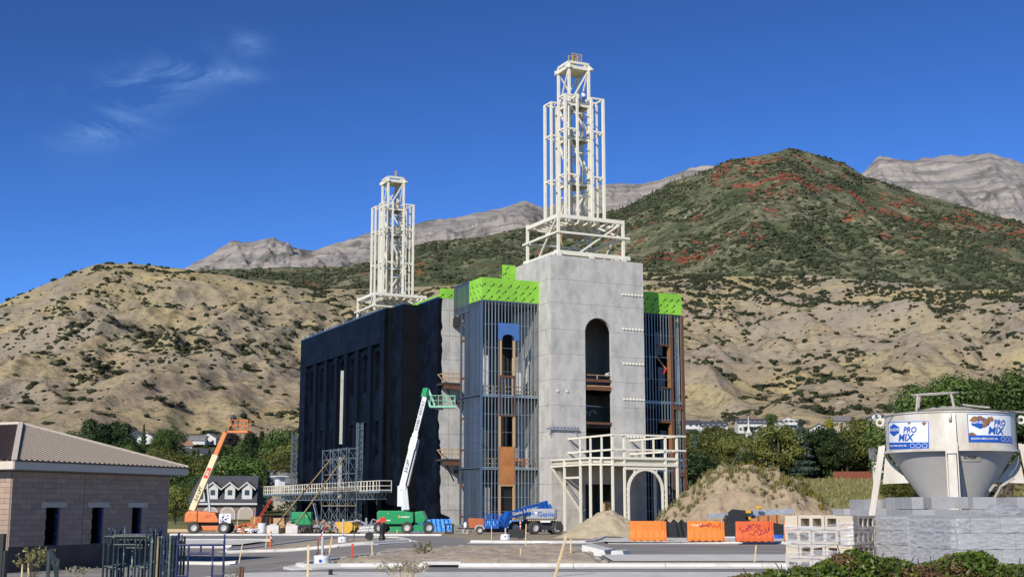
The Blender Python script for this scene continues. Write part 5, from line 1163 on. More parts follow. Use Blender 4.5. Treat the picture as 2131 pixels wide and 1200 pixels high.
def kerb(label_name,pts,side=1,h=.16,top=.18,gut=.45,mt='paving',seg=3.0,gutter=True):
    """kerb and gutter along a line; every cast length is a piece with an open joint"""
    root=bpy.data.objects.new(label_name,None); COL.objects.link(root); root['kind']='structure'
    P=[Vector((x,y,0)) for x,y in pts]; out=[P[0]]
    for a,b in zip(P[:-1],P[1:]):
        l=(b-a).length; k=max(1,int(round(l/1.0)))
        for i in range(1,k+1): out.append(a+(b-a)*i/k)
    acc=0; cur=[out[0]]; pieces=[]
    for a,b in zip(out[:-1],out[1:]):
        cur.append(b); acc+=(b-a).length
        if acc>=seg: pieces.append(cur); cur=[b]; acc=0
    if len(cur)>1: pieces.append(cur)
    for pc in pieces:
        pc=list(pc); d0=(pc[1]-pc[0]).normalized(); d1=(pc[-1]-pc[-2]).normalized(); pc[0]=pc[0]+d0*.008; pc[-1]=pc[-1]-d1*.008
        m=MB(); R_=[]
        for i,p in enumerate(pc):
            a=pc[max(0,i-1)]; b=pc[min(len(pc)-1,i+1)]; d=(b-a).normalized(); n=Vector((-d.y,d.x,0))*side
            z=gz(p.x,p.y)
            prof=[(top,-.2),(top,h),(0.02,h),(-.04,h-.03),(-.07,.05),(-gut if gutter else -.08,.03),(-gut if gutter else -.08,-.2)]
            R_.append([p+n*o+Vector((0,0,z+zz)) for o,zz in prof])
        k=len(R_[0]); V=[v for r in R_ for v in r]; F=[]
        for i in range(len(R_)-1):
            for j in range(k-1): F.append((i*k+j,i*k+j+1,(i+1)*k+j+1,(i+1)*k+j))
        F+=[tuple(range(k)),tuple(range(len(R_)*k-1,(len(R_)-1)*k-1,-1))]
        m.add(V,F); m.build('kerb_segment',M[mt],root)
    return root
# front island (teardrop) -- front, nose and back edges
kerb('kerb',[(-6.6,42.6),(-5.6,43.2),(-4.1,43.4),(-2.9,43.4)],1); kerb('kerb',[(-1.7,43.4),(2,43.3),(6,43.3),(12.5,43.3)],1)
kerb('kerb',[(3.1,61.4),(1.9,62.7),(.3,63.4),(-2.4,62),(-4.3,58),(-5.4,53.5),(-6.25,49.8),(-6.8,46),(-7.1,43.8),(-6.6,42.6)],1)
sheetpoly('island_soil',[(-6.4,43.4),(-2.8,43.6),(3.2,43.6),(3.3,60.9),(1.9,62.2),(.3,62.9),(-2.3,61.6),(-4.1,57.8),(-5.2,53.4),(-6.05,49.8),(-6.6,46)],'gravel',.09,step=1.)
sheetpoly('side_path',[(3.6,47.0),(26,47.0),(26,54),(3.6,53.5)],'paving',.08); sheetpoly('side_path',[(3.4,43.55),(26,43.55),(26,46.9),(3.4,46.9)],'gravel',.06)
# middle island
kerb('kerb',[(-5.9,75.2),(-7.5,71.2),(-9.2,70.3),(-11.6,70.6),(-13.6,70.2),(-15.0,69.6)],-1)
kerb('kerb',[(-15.3,70.3),(-13.6,73.9),(-12.5,76.9),(-11.5,79.7),(-10.6,84),(-9.3,86),(-7.1,84),(-5.9,76)],-1)
sheetpoly('island_soil',[(-14.8,70.2),(-11.6,71.0),(-9.2,70.8),(-7.6,71.6),(-6.3,75.5),(-7.3,83.4),(-9.3,85.4),(-10.3,83.6),(-11.2,79.5),(-12.2,76.7),(-13.4,73.8)],'gravel',.10,step=1.)
kerb('kerb',[(-60,103),(-26,103),(-16,103),(-5.4,101.5)],1)
kerb('kerb',[(-2.3,73.4),(-.1,72.6),(2.2,72.2),(4.0,72.8),(4.7,75),(5.3,79),(6.2,88)],1)
sheetpoly('pavement',[(5.0,71.6),(40,71.6),(40,80),(6.1,80.5),(5.2,76)],'paving',.13)
kerb('kerb',[(5.2,71.9),(20,71.4),(40,71.4)],1,h=.15)
kerb('kerb',[(-40,74.3),(-20,74.3),(-15.6,73.6)],1); sheetpoly('pavement',[(-40,75.0),(-15.4,74.6),(-14.2,78.4),(-40,78.6)],'paving',.11); kerb('kerb',[(-40,79),(-14.3,78.8)],-1)
kerb('kerb',[(-30,57.2),(-14,57.2),(-11.7,56.2)],1); 
# storm inlet in the front kerb
t=thing('storm_inlet','concrete kerb inlet with dark slot in the front kerb','drain',(-2.3,43.4,gz(-2.3,43.4)))
m=MB(); m.bx(-.62,.62,.02,.6,.10,.20); m.build('top_slab',M['paving'],t); m=MB(); m.bx(-.62,.62,.12,.6,-.2,.10); m.build('throat',M['black'],t)
for x in (-.62,.55): m=MB(); m.bx(x,x+.08,-.02,.12,-.1,.10); m.build('cheek',M['paving'],t)
# broken end blocks of the island
t=thing('kerb_offcut','broken concrete kerb offcut at the right end of the front island','concrete block',(3.6,54.5,gz(3.6,54.5)),R(-18)); m=MB(); m.prism([(-.5,-.9,0),(.5,-.9,0),(.42,-.9,.25),(-.5,-.9,.45)],(0,1.8,0)); m.build('offcut',M['paving'],t); m=MB(); m.prism([(.62,-.6,0),(1.2,-.6,0),(1.1,-.6,.22),(.65,-.6,.22)],(0,1.4,0)); m.build('gutter_piece',M['paving'],t)
# loose stones on the islands: one mass too many to count
n=1500; P=np.stack([RNG.uniform(-6.4,3.4,n),RNG.uniform(43.9,62,n),np.zeros(n)],-1)
ok=[]
LO=[(-6.4,43.9),(3.2,43.9),(3.2,60.5),(1.9,61.8),(.3,62.5),(-2.3,61.2),(-4.0,57.4),(-5.0,53),(-5.9,49.4),(-6.4,46)]
def inside(x,y,lp):
    c=False; j=len(lp)-1
    for i in range(len(lp)):
        xi,yi=lp[i];xj,yj=lp[j]
        if (yi>y)!=(yj>y) and x<(xj-xi)*(y-yi)/(yj-yi)+xi: c=not c
        j=i
    return c
P=np.array([p for p in P if inside(p[0],p[1],LO)]); s=np.exp(RNG.normal(-3.1,.6,len(P))); P[:,2]=GZ(P[:,0],P[:,1])+.10
clumps('loose_stones',P,np.stack([s*1.3,s,s*.8],-1),M['stone'])
# ---- raised dirt in the front island (low hummocks)
xs=np.linspace(-5.9,3.2,110); ys=np.linspace(44.2,62,120); X,Yy=np.meshgrid(xs,ys); msk=np.array([[1.0 if inside(x,y,[(-6.0,44.3),(3.0,44.3),(3.0,60),(1.8,61.2),(.3,61.8),(-2.1,60.6),(-3.7,57),(-4.6,53),(-5.5,49.4),(-6.1,46)]) else 0. for x in xs] for y in ys])
for _ in range(6): msk=(msk+np.roll(msk,1,0)+np.roll(msk,-1,0)+np.roll(msk,1,1)+np.roll(msk,-1,1))/5
Zd=GZ(X,Yy)+.02+msk*(.22+.16*fbm(X/2.2,Yy/3,4,61)+.06*fbm(X/.5,Yy/.5,2,63))
gridmesh('island_earth',X,Yy,Zd,M['gravel'])
# ---- survey stakes
def stake(px,py,Y,h,lab,lean=(0,0),w=.045,mt='stake'):
    x=(px-1065.5)/2738*Y; z=gz(x,Y)+.1; m=MB(); m.bar((0,0,-.25),(lean[0],lean[1],h),w,w*.6); m.add([(lean[0]-w/2,lean[1],h),(lean[0]+w/2,lean[1],h),(lean[0],lean[1],h+.04)],[(0,1,2)])
    o=m.build('survey_stake',M[mt],None,loc=(x,Y,z)); tag(o,lab,'stake','survey stakes')
stake(644,1200,37.2,.78,'pale wooden stake in the foreground left of the wrapped pole base',w=.06); stake(1150,1200,37,1.05,'long pale wooden stake leaning right in the foreground',(.38,.2),.075)
stake(778,1165,50,.5,'small wooden stake on the left of the dirt island',(-.06,0)); stake(891,1166,49.3,.42,'small wooden stake in the middle of the dirt island'); stake(1083,1168,48.3,.36,'short wooden stake near the front kerb of the dirt island')
stake(1093,1148,59.5,1.1,'tall thin stake at the back of the dirt island',(.04,0)); stake(1187,1168,48.5,.7,'wooden stake near the right end of the dirt island'); stake(1565,1172,46.7,.52,'leaning wooden stake on the pavement below the third barrier',(.10,0))
stake(554,1142,72.5,.75,'thin leaning stake beside the traffic post on the left island',(.12,0)); stake(738,1129,76,.85,'thin stake on the middle island right of the wrapped base'); stake(793,1128,80,1.1,'thin stake on the middle island right of the power trowel'); stake(827,1121,83,.5,'short stake at the right tip of the middle island')
stake(500,1170,57.5,.7,'thin stake leaning in the shadow behind the blue scaffold frame',(.14,0)); stake(682,1178,44.6,.85,'thin stake leaning over the wrapped pole base',(.16,0)); stake(1023,1121,84,.7,'thin stake left of the wrapped base by the right kerb')
for px,Y,h,lean,lab in ((664,44.3,2.0,(0,0),'post'),):
    x=(px-1065.5)/2738*Y; t=thing('marker_post','tall thin post with tilted red and white marker head','marker',(x,Y,gz(x,Y)+.1)); m=MB(); m.tube((0,0,-.1),(0,0,.78),.022,n=6); m.build('rod',M['rust'],t)
    m=MB(); m.bar((0,0,.75),(.22,0,1.18),.07,.03); m.build('red_head',M['red'],t); m=MB(); m.bar((.13,-.02,1.0),(.155,-.02,1.05),.074,.034); m.build('white_band',M['plastic_white'],t); m=MB(); m.bar((.22,0,1.18),(.28,0,1.28),.05,.03); m.build('tip',M['barrier_red'],t)
x=(734-1065.5)/2738*45.5; m=MB(); m.bar((0,0,-.1),(.02,0,.62),.07,.05); o=m.build('red_stake',M['red'],None,loc=(x,45.5,gz(x,45.5)+.1)); tag(o,'red painted stake in the dirt island','stake','survey stakes')
# ---- wrapped light pole bases with conduit
def polebase(px,Y,lab,h=1.2,r=.36,ph=.45):
    x=(px-1065.5)/2738*Y; t=thing('pole_base',lab,'pole base',(x,Y,gz(x,Y)+.08))
    m=MB(); n=18; V=[]
    prof=[(r*1.05,-.2),(r*1.06,.05),(r*.98,.2),(r*1.03,ph*.8),(r*.95,ph),(r*.5,ph+.02)]
    m.lathe(prof,n); m.v=[(a+random.uniform(-.02,.02),b+random.uniform(-.02,.02),c+random.uniform(-.015,.015)) for a,b,c in m.v]; w=m.build('wrapped_footing',M['plastic_white'],t,smooth=50)
    for i in range(4): a=i*PI/2+.5; q=MB(); q.tube((.2*math.cos(a),.2*math.sin(a),ph),(.2*math.cos(a),.2*math.sin(a),ph+.11),.025,n=6); q.build('anchor_bolt',M['rust'],t)
    q=MB(); q.tube((0,0,ph),(0,0,ph+h),.05,n=10); q.build('conduit',M['rim'],t,smooth=40)
    q=MB(); q.tube((-.02,-r*.98,ph*.45),(-.02,-r*1.06,ph*.45),.055,n=10); q.build('print_mark',M['sign_blue'],w)
polebase(673,43.9,'white wrapped pole base with tall conduit at the tip of the dirt island',.62,.26,.30); polebase(715,75,'white wrapped pole base with conduit on the middle island',1.0,.27,.30); polebase(1052,84,'white wrapped pole base by the right kerb near the blue lift',.4,.3,.22)
x=(1075-1065.5)/2738*84; m=MB(); m.prism([(-.7,0,0),(.7,0,0),(.55,.3,.5),(-.5,.3,.5)],(0,.08,0)); o=m.build('form_board',M['black'],None,loc=(x,84,gz(x,84)+.1)); tag(o,'dark form board lying beside the right wrapped pole base','form board')
# ---- power trowel / tamper left on the middle island
Y=75; x=(786-1065.5)/2738*Y; t=thing('tamping_rammer','black and red tamping rammer standing on the middle island','rammer',(x,Y,gz(x,Y)+.1))
m=MB(); m.lathe([(.30,0),(.22,.12),(.13,.3),(.17,.45),(.15,.75),(.20,.9),(.16,1.0)],12,(.28,0,0)); m.build('bellows_body',M['black'],t,smooth=50)
m=MB(); m.box((.30,0,1.16),(.34,.3,.3)); m.tube((.16,-.1,1.1),(-.05,-.1,1.02),.09); m.build('engine',M['red'],t); m=MB(); m.path([(.2,0,1.2),(0,0,1.12),(-.28,0,1.2),(-.52,0,.55),(-.62,0,.1),(-.45,0,.0)],.03,6); m.build('handle',M['steel'],t)
m=MB(); m.lathe([(.22,-.03),(.25,0),(.22,.03)],14,(-.45,0,.25),'Y'); m.build('wheel',M['black'],t); m=MB(); m.box((.28,0,.04),(.5,.35,.08)); m.build('shoe',M['steel'],t)
# ---- orange water barriers
def barrier(px,Y,mt,lab,graf):
    x=(px-1065.5)/2738*Y; t=thing('water_barrier',lab,'barrier',(x,Y,gz(x,Y)+.14),R(-2),'orange water barriers on the pavement'); w=.96; Mt=M[mt]
    prof=[(-.30,0),(.30,0),(.30,.20),(.16,.58),(.13,1.08),(-.13,1.08),(-.16,.58),(-.30,.20)]
    m=MB(); m.prism([(-w,y,z) for y,z in prof],(2*w,0,0)); b=m.build('body',Mt,t,bevel=.035)
    for i in range(5):
        q=MB(); u=-w+.30+.32*i; q.prism([(u-.05,-.315,.21),(u+.05,-.315,.21),(u+.028,-.178,.60),(u-.028,-.178,.60)],(0,.03,0)); q.build('rib',Mt,b,bevel=.012)
        q=MB(); q.prism([(u+.03,-.312,.22),(u+.055,-.312,.22),(u+.04,-.180,.57),(u+.03,-.180,.57)],(0,.02,0)); q.build('groove',M['rust'],b)
    for i in range(5): q=MB(); q.bx(-w+.18+.36*i,-w+.33+.36*i,-.306,-.2,-.002,.055); q.build('drain_slot',M['black'],b)
    q=MB(); q.prism([(w,y*.8,z*.97+.01) for y,z in prof],(.07,0,0)); q.build('end_lug',Mt,b)
    q=MB(); q.bx(w-.16,w-.145,-.17,-.128,.6,1.08); q.build('edge_groove',M['rust'],b)
    def scr(seed,c,n,wd,hg,mt2,nm):
        rr=random.Random(seed); pts=[]
        for i in range(n):
            f=i/(n-1.); pts.append((c[0]-wd/2+wd*f+rr.uniform(-.04,.04),c[1]+hg*math.sin(f*PI*rr.choice((5,6,7)))*rr.uniform(.4,1)))
        q=MB()
        for (a,b_),(c_,d) in zip(pts[:-1],pts[1:]):
            ya=-.17-.145*max(0,(.58-b_)/.38)-.01; yb=-.17-.145*max(0,(.58-d)/.38)-.01
            if b_>.58: ya=-.165+(b_-.58)*.06-.006
            if d>.58: yb=-.165+(d-.58)*.06-.006
            q.bar((a,ya,b_),(c_,yb,d),.012,.035,up=(0,0,1))
        q.build(nm,M[mt2],b)
    for g_ in graf: scr(*g_)
barrier(1346,72.3,'barrier','plain clean orange water barrier left of the others',[])
barrier(1466,71.9,'barrier','orange water barrier sprayed with dark red and white graffiti',[(1,(-.05,.88),16,.75,.11,'spray_red','graffiti'),(2,(-.05,.80),18,.6,.09,'spray_red','graffiti'),(3,(-.5,.88),8,.5,.08,'spray_white','graffiti'),(4,(-.1,.63),14,.8,.035,'yellow_cat','graffiti'),(5,(.55,.82),14,.5,.15,'red','graffiti')])
barrier(1567,70.4,'barrier_red','reddish orange water barrier with large scrawled red graffiti',[(6,(-.5,.66),14,.6,.3,'spray_red','graffiti'),(7,(.0,.82),12,.7,.2,'spray_red','graffiti'),(8,(.5,.6),14,.6,.3,'spray_red','graffiti'),(9,(.1,.4),9,.7,.2,'spray_red','graffiti')])
barrier(1668,69.6,'barrier','orange water barrier half hidden behind the tan block pallet',[])
# ================================================================ CMU service building (left)
CU=Vector((.39,.9208,0)); CV=Vector((-.9208,.39,0))
ang=math.atan2(CU.y,CU.x); CO=(-19.05,50.0,-.55)
Bd=thing('block_building','single storey tan block building with ribbed metal hip roof','building',CO,ang)  # local x along long wall, y to the left/back
LX,LY,HZ=9.5,11.0,3.95; bl,bh=.53,.203
wn=[(1.9,2.65),(4.55,5.22),(7.05,7.68)]; wz0,wz1=1.0,2.50
m=MB(); th=.2
def wallback(y0,y1):
    segs=[(0,wn[0][0])]+[(wn[i][1],wn[i+1][0]) for i in range(2)]+[(wn[2][1],LX)]
    for a,b in segs: m.bx(a,b,y0,y1,0,HZ)
    for a,b in wn: m.bx(a,b,y0,y1,0,wz0); m.bx(a,b,y0,y1,wz1,HZ)
wallback(.012,th); m.bx(0.012,th,th,LY,0,HZ); m.bx(LX-th,LX-.012,th,LY,0,HZ); m.bx(th,LX-th,LY-th,LY,0,HZ)
wl=m.build('wall',M['mortar'],Bd)
m=MB(); m.bx(.3,LX-.3,.3,LY-.3,-.1,.02); m.build('floor',M['floor_dark'],Bd)
blk={}
def block(l,x,z,face,mt='cmu'):
    key=(round(l,3),face,mt)
    if key not in blk:
        q=MB(); e=.006
        if face=='x': q.bx(e,l-e,0,.05,e,bh-e)
        else: q.bx(0,.05,e,l-e,e,bh-e)
        blk[key]=q.mesh('block',M[mt])
    return blk[key]
nrow=int(HZ/bh); cnt=0; extra=MB()
for r_ in range(nrow):
    z=r_*bh; x=0.; first=True
    while x<LX-.02:
        l=bl if not(first and r_%2) else bl/2; first=False; l=min(l,LX-x)
        segs=[(x,x+l)]
        for a,b in wn:
            if z+bh>wz0+.02 and z<wz1-.02:
                ns=[]
                for p,q in segs:
                    if q<=a or p>=b: ns.append((p,q)); continue
                    if a-p>.06: ns.append((p,a))
                    if q-b>.06: ns.append((b,q))
                segs=ns
        for p,q in segs:
            if q-p<.05: continue
            if cnt<296 or True:
                if r_>=5: link(block(q-p,0,0,'x'),'brick',wl,(p,-.012,z)); cnt+=1
                else: extra.bx(p+.006,q-.006,-.012,.04,z+.006,z+bh-.006)
        x+=l
extra.build('lower_bricks',M['plinth'],wl,kind='stuff')
e2=MB()
for r_ in range(nrow):
    z=r_*bh; y=.06; first=True
    while y<LY-.05:
        l=bl if not(first and r_%2) else bl/2; first=False; l=min(l,LY-y)
        if y<3.0 and not (1.55<y<2.6 and .6<z<2.9): link(block(l,0,0,'y','cmu'),'brick',wl,(-.012,y,z))
        else:
            if not (1.55<y<2.6 and .6<z<2.9): e2.bx(-.012,.04,y+.006,y+l-.006,z+.006,z+bh-.006)
        y+=l
e2.build('far_bricks',M['cmu'],wl,kind='stuff')
for a,b in wn:
    q=MB(); q.bx(a-.3,b+.35,-.03,.05,wz1,wz1+bh); q.build('lintel',M['block_tan'],wl)
    q=MB(); q.bx(b-.10,b,.0,.16,wz0,wz1); q.bx(a,b,.02,.12,wz0-.02,wz0+.04); w_=q.build('window_frame',M['frame_blue'],wl)
    q=MB(); q.bx(a+.06,a+.12,.14,.2,wz0,wz1); q.build('mullion',M['rim'],w_)
q=MB(); q.bx(th+.05,LX-th-.05,2.5,2.6,0,HZ); q.build('inner_partition',M['floor_dark'],Bd)
q=MB(); q.bx(-.02,.06,1.7,2.5,.7,2.8); q.build('louvre_door',M['house_brick'],wl)
q=MB(); q.bx(4.0-.012,4.0+.012,-.016,.0,.9,HZ-.1); q.build('control_joint',M['mortar'],wl)
# hip roof
ov=.55; E0=(-ov,-ov); E1=(LX+ov,-ov); E2=(LX+ov,LY+ov); E3=(-ov,LY+ov); ez=HZ+.28; rz_=ez+1.75; A_=Vector((LX/2,4.3,rz_)); A2=Vector((LX/2,LY+ov-4.5,rz_))
m=MB(); V=[Vector((*E0,ez)),Vector((*E1,ez)),Vector((*E2,ez)),Vector((*E3,ez)),A_,A2]; m.add(V,[(0,1,4),(1,2,5,4),(2,3,5),(3,0,4,5)]); m.add([(*E0,ez-.02),(*E1,ez-.02),(*E2,ez-.02),(*E3,ez-.02)],[(3,2,1,0)])
rf_=m.build('roof',M['roof_tan'],Bd)
nn=Vector((0,-(rz_-ez),4.3+ov)).normalized(); nn=Vector((0,-math.sin(math.atan2(rz_-ez,4.3+ov)),math.cos(math.atan2(rz_-ez,4.3+ov))))
for i in range(1,36):   # standing ribs on the long hip face: run up slope to the hip lines
    x=-ov+(LX+2*ov)*i/36.; f=min((x+ov)/(LX/2+ov),(LX+ov-x)/(LX/2+ov)); q=MB(); q.bar(Vector((x,-ov-.02,ez))+nn*.035,Vector((x,-ov+(4.3+ov)*f,ez+(rz_-ez)*f))+nn*.035,.13,.09,up=nn); q.build('roof_rib',M['roof_rib'],rf_)
n2=Vector((-(rz_-ez),0,LX/2+ov)).normalized()
for i in range(1,30):
    y=-ov+i*.30; f=min(1,(y+ov)/(4.3+ov)); q=MB(); q.bar(Vector((-ov-.02,y,ez))+n2*.035,Vector((-ov+(LX/2+ov)*f,y,ez+(rz_-ez)*f))+n2*.035,.1,.09,up=n2); q.build('roof_rib',M['roof_brown'],rf_)
q=MB(); q.bar(V[0]+Vector((0,0,.07)),A_+Vector((0,0,.1)),.2,.1); q.bar(V[1]+Vector((0,0,.07)),A_+Vector((0,0,.1)),.2,.1); q.bar(A_+Vector((0,0,.1)),A2+Vector((0,0,.1)),.2,.1); q.build('hip_cap',M['fascia'],rf_)
m=MB()
for a,b in ((E0,E1),(E1,E2),(E2,E3),(E3,E0)): m.bar((*a,ez-.16),(*b,ez-.16),.06,.30)
m.build('fascia',M['fascia'],Bd); m=MB(); m.bar((-ov,-ov-.03,ez+.01),(LX+ov,-ov-.03,ez+.01),.1,.06); m.build('drip_edge',M['roof_brown'],Bd); m=MB(); m.bx(-ov+.04,LX+ov-.04,-ov+.04,LY+ov-.04,ez-.34,ez-.30); m.build('soffit',M['concrete_dark'],Bd)
# ================================================================ scaffold frames in the foreground
def frame(t,nm,x,y,w,h,mt,ry=0,z0=0,off=(0,0,0)):
    m=MB(); r=.021
    P=lambda a,b:(x+a,y,z0+b)
    m.tube(P(0,0),P(0,h),r,n=8); m.tube(P(w,0),P(w,h),r,n=8)
    m.tube(P(0,h-.07),P(w,h-.07),r,n=8); m.tube(P(w*.24,0),P(w*.24,h-.07),r*.9,n=8); m.tube(P(w*.76,0),P(w*.76,h-.07),r*.9,n=8)
    m.tube(P(w*.24,h-.22),P(w*.76,h-.22),r,n=8); m.tube(P(w*.5,h-.22),P(w*.5,h-.07),r*.8,n=8)
    for b in (h-.62,h-1.1): m.tube(P(0,b),P(w*.24,b),r*.8,n=8); m.tube(P(w*.76,b),P(w,b),r*.8,n=8)
    for a in (0,w): m.tube(P(a,h),P(a,h+.12),r*.75,n=8)
    return m.build(nm,M[mt],t,smooth=40)
FY=25.0
def fx(px,Y=FY): return (px-1065.5)/2738*Y
x=fx(221); g0=gz(x,FY); zt=CH-(1107-1055)/2738*FY
t=thing('scaffold_frame_stack','bundle of green and blue scaffold frames stacked upright at lower left','scaffold frames',(x,FY,g0))
H_=zt-g0
k=0
for i,(dx,dy,w,dh,mt) in enumerate(((0,0,.79,.0,'frame_green'),(.05,.09,.79,-.03,'frame_grey'),(.10,.18,.78,.02,'frame_green'),(.12,.27,.78,-.06,'frame_grey'),(.19,.36,.77,.03,'frame_blue'),(.03,.45,.79,-.05,'frame_tan'),(.22,.54,.7,-.02,'frame_grey'))):
    frame(t,'scaffold_frame',dx,dy,w,H_+dh,mt)
t2=thing('scaffold_frame_stack','row of edge-on scaffold tubes in green, tan and blue right of the frame bundle','scaffold frames',(fx(316),FY+.1,g0))
for i,mt in enumerate(('frame_grey','frame_green','frame_tan','frame_green','frame_blue','frame_green','frame_grey','frame_green')):
    hh=H_-.04+random.uniform(-.06,.05); m=MB(); a=i*.058
    m.tube((a,.03*(i%2),0),(a+.01,.03*(i%2),hh),.023,n=8); m.tube((a+.02,.8,0),(a+.02,.8,hh),.023,n=8); m.tube((a,.02,hh-.12),(a+.02,.8,hh-.12),.02,n=8); m.tube((a,.02,.5),(a+.02,.8,.5),.02,n=8); m.build('edge_frame',M[mt],t2,smooth=40)
YB=24.0; t3=thing('walk_through_frame','single dark blue walk-through scaffold frame leaning at lower left','scaffold frame',(fx(372,YB),YB,gz(fx(372,YB),YB)),R(3)); zt3=CH-(1118-1055)/2738*YB; o=frame(t3,'blue_frame',0,0,.84,zt3-gz(fx(372,YB),YB)-.05,'frame_blue'); o.rotation_euler=(R(-2),0,0)
# coupler / clamp hardware dark, left foreground
t4=thing('folding_trestle','dark folded trestle leaning in front of the block building','trestle',(fx(108,27),27,gz(fx(108,27),27)))
m=MB(); m.bar((0,0,0),(.0,0,1.25),.06); m.bar((.02,0,1.3),(.36,.1,0),.07); m.bar((.14,.05,0),(.16,.05,1.1),.07); m.bar((0,0,1.28),(.16,.04,1.05),.06); m.bar((.05,0,1.05),(.2,.03,.9),.05); m.build('legs',M['frame_green'],t4)
x5=fx(2,20); t5=thing('dark_post','black timber post at the far left edge of the picture','post',(x5,20,gz(x5,20))); m=MB(); m.bx(-.32,.09,-.06,.06,0,1.58); m.bx(-.32,.13,-.05,.07,0,1.33); m.build('post',M['black'],t5)
for px,lab in ((54,'thin pale stake in the weeds by the block building'),(68,'second pale stake in the weeds by the block building, taller')):
    x=(px-1065.5)/2738*44; m=MB(); m.bar((0,0,0),(-.03 if px>60 else 0,0,.62+(.1 if px>60 else 0)),.05,.03); o=m.build('survey_stake',M['stake'],None,loc=(x,44,gz(x,44))); tag(o,lab,'stake','survey stakes')
# ================================================================ SILO
SX,SY,SR=8.5,25.3,1.2
Si=thing('mortar_silo','weathered white mortar silo with cone bottom and blue signs','silo',(SX,SY,gz(SX,SY)))
z1,z2=3.72,3.03
m=MB(); m.lathe([(SR,z2),(SR+.004,z1-.03),(SR+.03,z1-.02),(SR+.03,z1)],64,cap=False); m.build('drum',M['silo'],Si,smooth=40)
m=MB(); m.lathe([(SR-.02,z2),(.16,1.42),(.16,1.2)],64,cap=False); m.build('cone',M['silo_cone'],Si,smooth=40)
m=MB(); m.lathe([(SR+.005,z2-.05),(SR+.05,z2-.05),(SR+.05,z2+.0),(SR+.005,z2+.0)],64,cap=False); m.build('ring_flange',M['silo'],Si,smooth=30)
m=MB(); m.lathe([(SR+.03,z1),(SR+.05,z1+.015),(SR*.8,z1+.03),(.5,z1+.10),(.3,z1+.13),(.0,z1+.14)],48,cap=False); m.v=[(a+random.uniform(-.01,.01),b+random.uniform(-.01,.01),c+(random.uniform(-.02,.03) if c>z1+.1 else 0)) for a,b,c in m.v]; m.build('dusty_lid',M['dust'],Si,smooth=60)
def hoop(cx,cy,r,z,n=20): return [(cx+r*math.cos(2*PI*i/n),cy+r*.75*math.sin(2*PI*i/n),z+.03*math.sin(2*PI*i/n+1)) for i in range(n+1)]
m=MB(); m.path(hoop(-.28,-.1,.44,z1+.40),.022,6); m.build('hatch_rail',M['dust'],Si)
for i in range(4): a=i*PI/2+.5; m=MB(); m.tube((-.28+.44*math.cos(a),-.1+.33*math.sin(a),z1+.38),(-.28+.5*math.cos(a),-.1+.4*math.sin(a),z1+.05),.022,n=6); m.build('rail_post',M['dust'],Si)
m=MB(); m.path([(.3,.2,z1+.22),(.7,.1,z1+.16),(.72,-.2,z1+.13),(.3,-.2,z1+.17)],.02,6); m.path([(.85,-.4,z1+.05),(1.3,-.2,z1+.04),(1.7,0,z1+.03)],.02,6); m.path([(-1.35,-.3,z1-.02),(-.9,-.4,z1+.03),(-.4,-.5,z1+.05)],.014,6); m.build('hatch_bars',M['dust'],Si)
AF=R(-108)
for k in range(4):
    a=AF+k*PI/2; d=Vector((math.cos(a),math.sin(a),0)); tn=Vector((-d.y,d.x,0)); Q=lambda r,t,z:d*r+tn*t+Vector((0,0,z))
    top=1.22; bot=1.5 if k==0 else 1.85; w=.10 if k==0 else .055
    m=MB(); m.add([Q(top,-w,z2+.12),Q(top,w,z2+.12),Q(top+.06,w,z2+.12),Q(top+.06,-w,z2+.12),Q(top+.02,-w,z2-.1),Q(top+.02,w,z2-.1),Q(top+.15,w,z2-.1),Q(top+.15,-w,z2-.1)],[(0,1,5,4),(1,2,6,5),(2,3,7,6),(3,0,4,7),(0,3,2,1)]) if k!=0 else m.add([Q(top,-w,z1-.05),Q(top,w,z1-.05),Q(top+.05,w,z1-.05),Q(top+.05,-w,z1-.05),Q(top+.02,-w,z2-.1),Q(top+.02,w,z2-.1),Q(top+.12,w,z2-.1),Q(top+.12,-w,z2-.1)],[(0,1,5,4),(1,2,6,5),(2,3,7,6),(3,0,4,7),(0,3,2,1)])
    m.bar(Q(top+.06,0,z2-.05),Q(bot,0,.05),w*1.5,.05,up=d) 
    m.bar(Q(top+.06,-w,z2+.1),Q(bot,-w,.05),.02,.12,up=d); m.bar(Q(top+.06,w,z2+.1),Q(bot,w,.05),.02,.12,up=d)
    lg=m.build('leg',M['silo'],Si)
    m=MB(); m.bx(-.16,.16,-.16,.16,0,.03); o=m.build('foot_plate',M['silo'],lg); o.location=Q(bot,0,0)
    # radial gusset between leg and cone
    zc=2.42; rc=.16+(SR-.18)*(zc-1.42)/(z2-1.42)
    m=MB(); m.prism([Q(SR+.02,-.012,z2-.06),Q(1.20+.40*(z2-zc)/z2+.02,-.012,zc-.02),Q(rc,-.012,zc)],tn*.024); m.build('gusset_plate',M['silo'],lg)
    # lifting eye
    m=MB(); n=12; P0=[Q(SR+.10+.085*math.cos(2*PI*i/n),-.02,z1-.12+.085*math.sin(2*PI*i/n)) for i in range(n)]; P1=[Q(SR+.10+.04*math.cos(2*PI*i/n),-.02,z1-.12+.04*math.sin(2*PI*i/n)) for i in range(n)]
    V=P0+P1+[p+tn*.04 for p in P0+P1]; F=[]
    for i in range(n): j=(i+1)%n; F+=[(i,j,n+j,n+i),(2*n+i,3*n+i,3*n+j,2*n+j),(i,2*n+i,2*n+j,j),(n+i,n+j,3*n+j,3*n+i)]
    m.add(V,F); m.build('lifting_eye',M['silo'],lg)
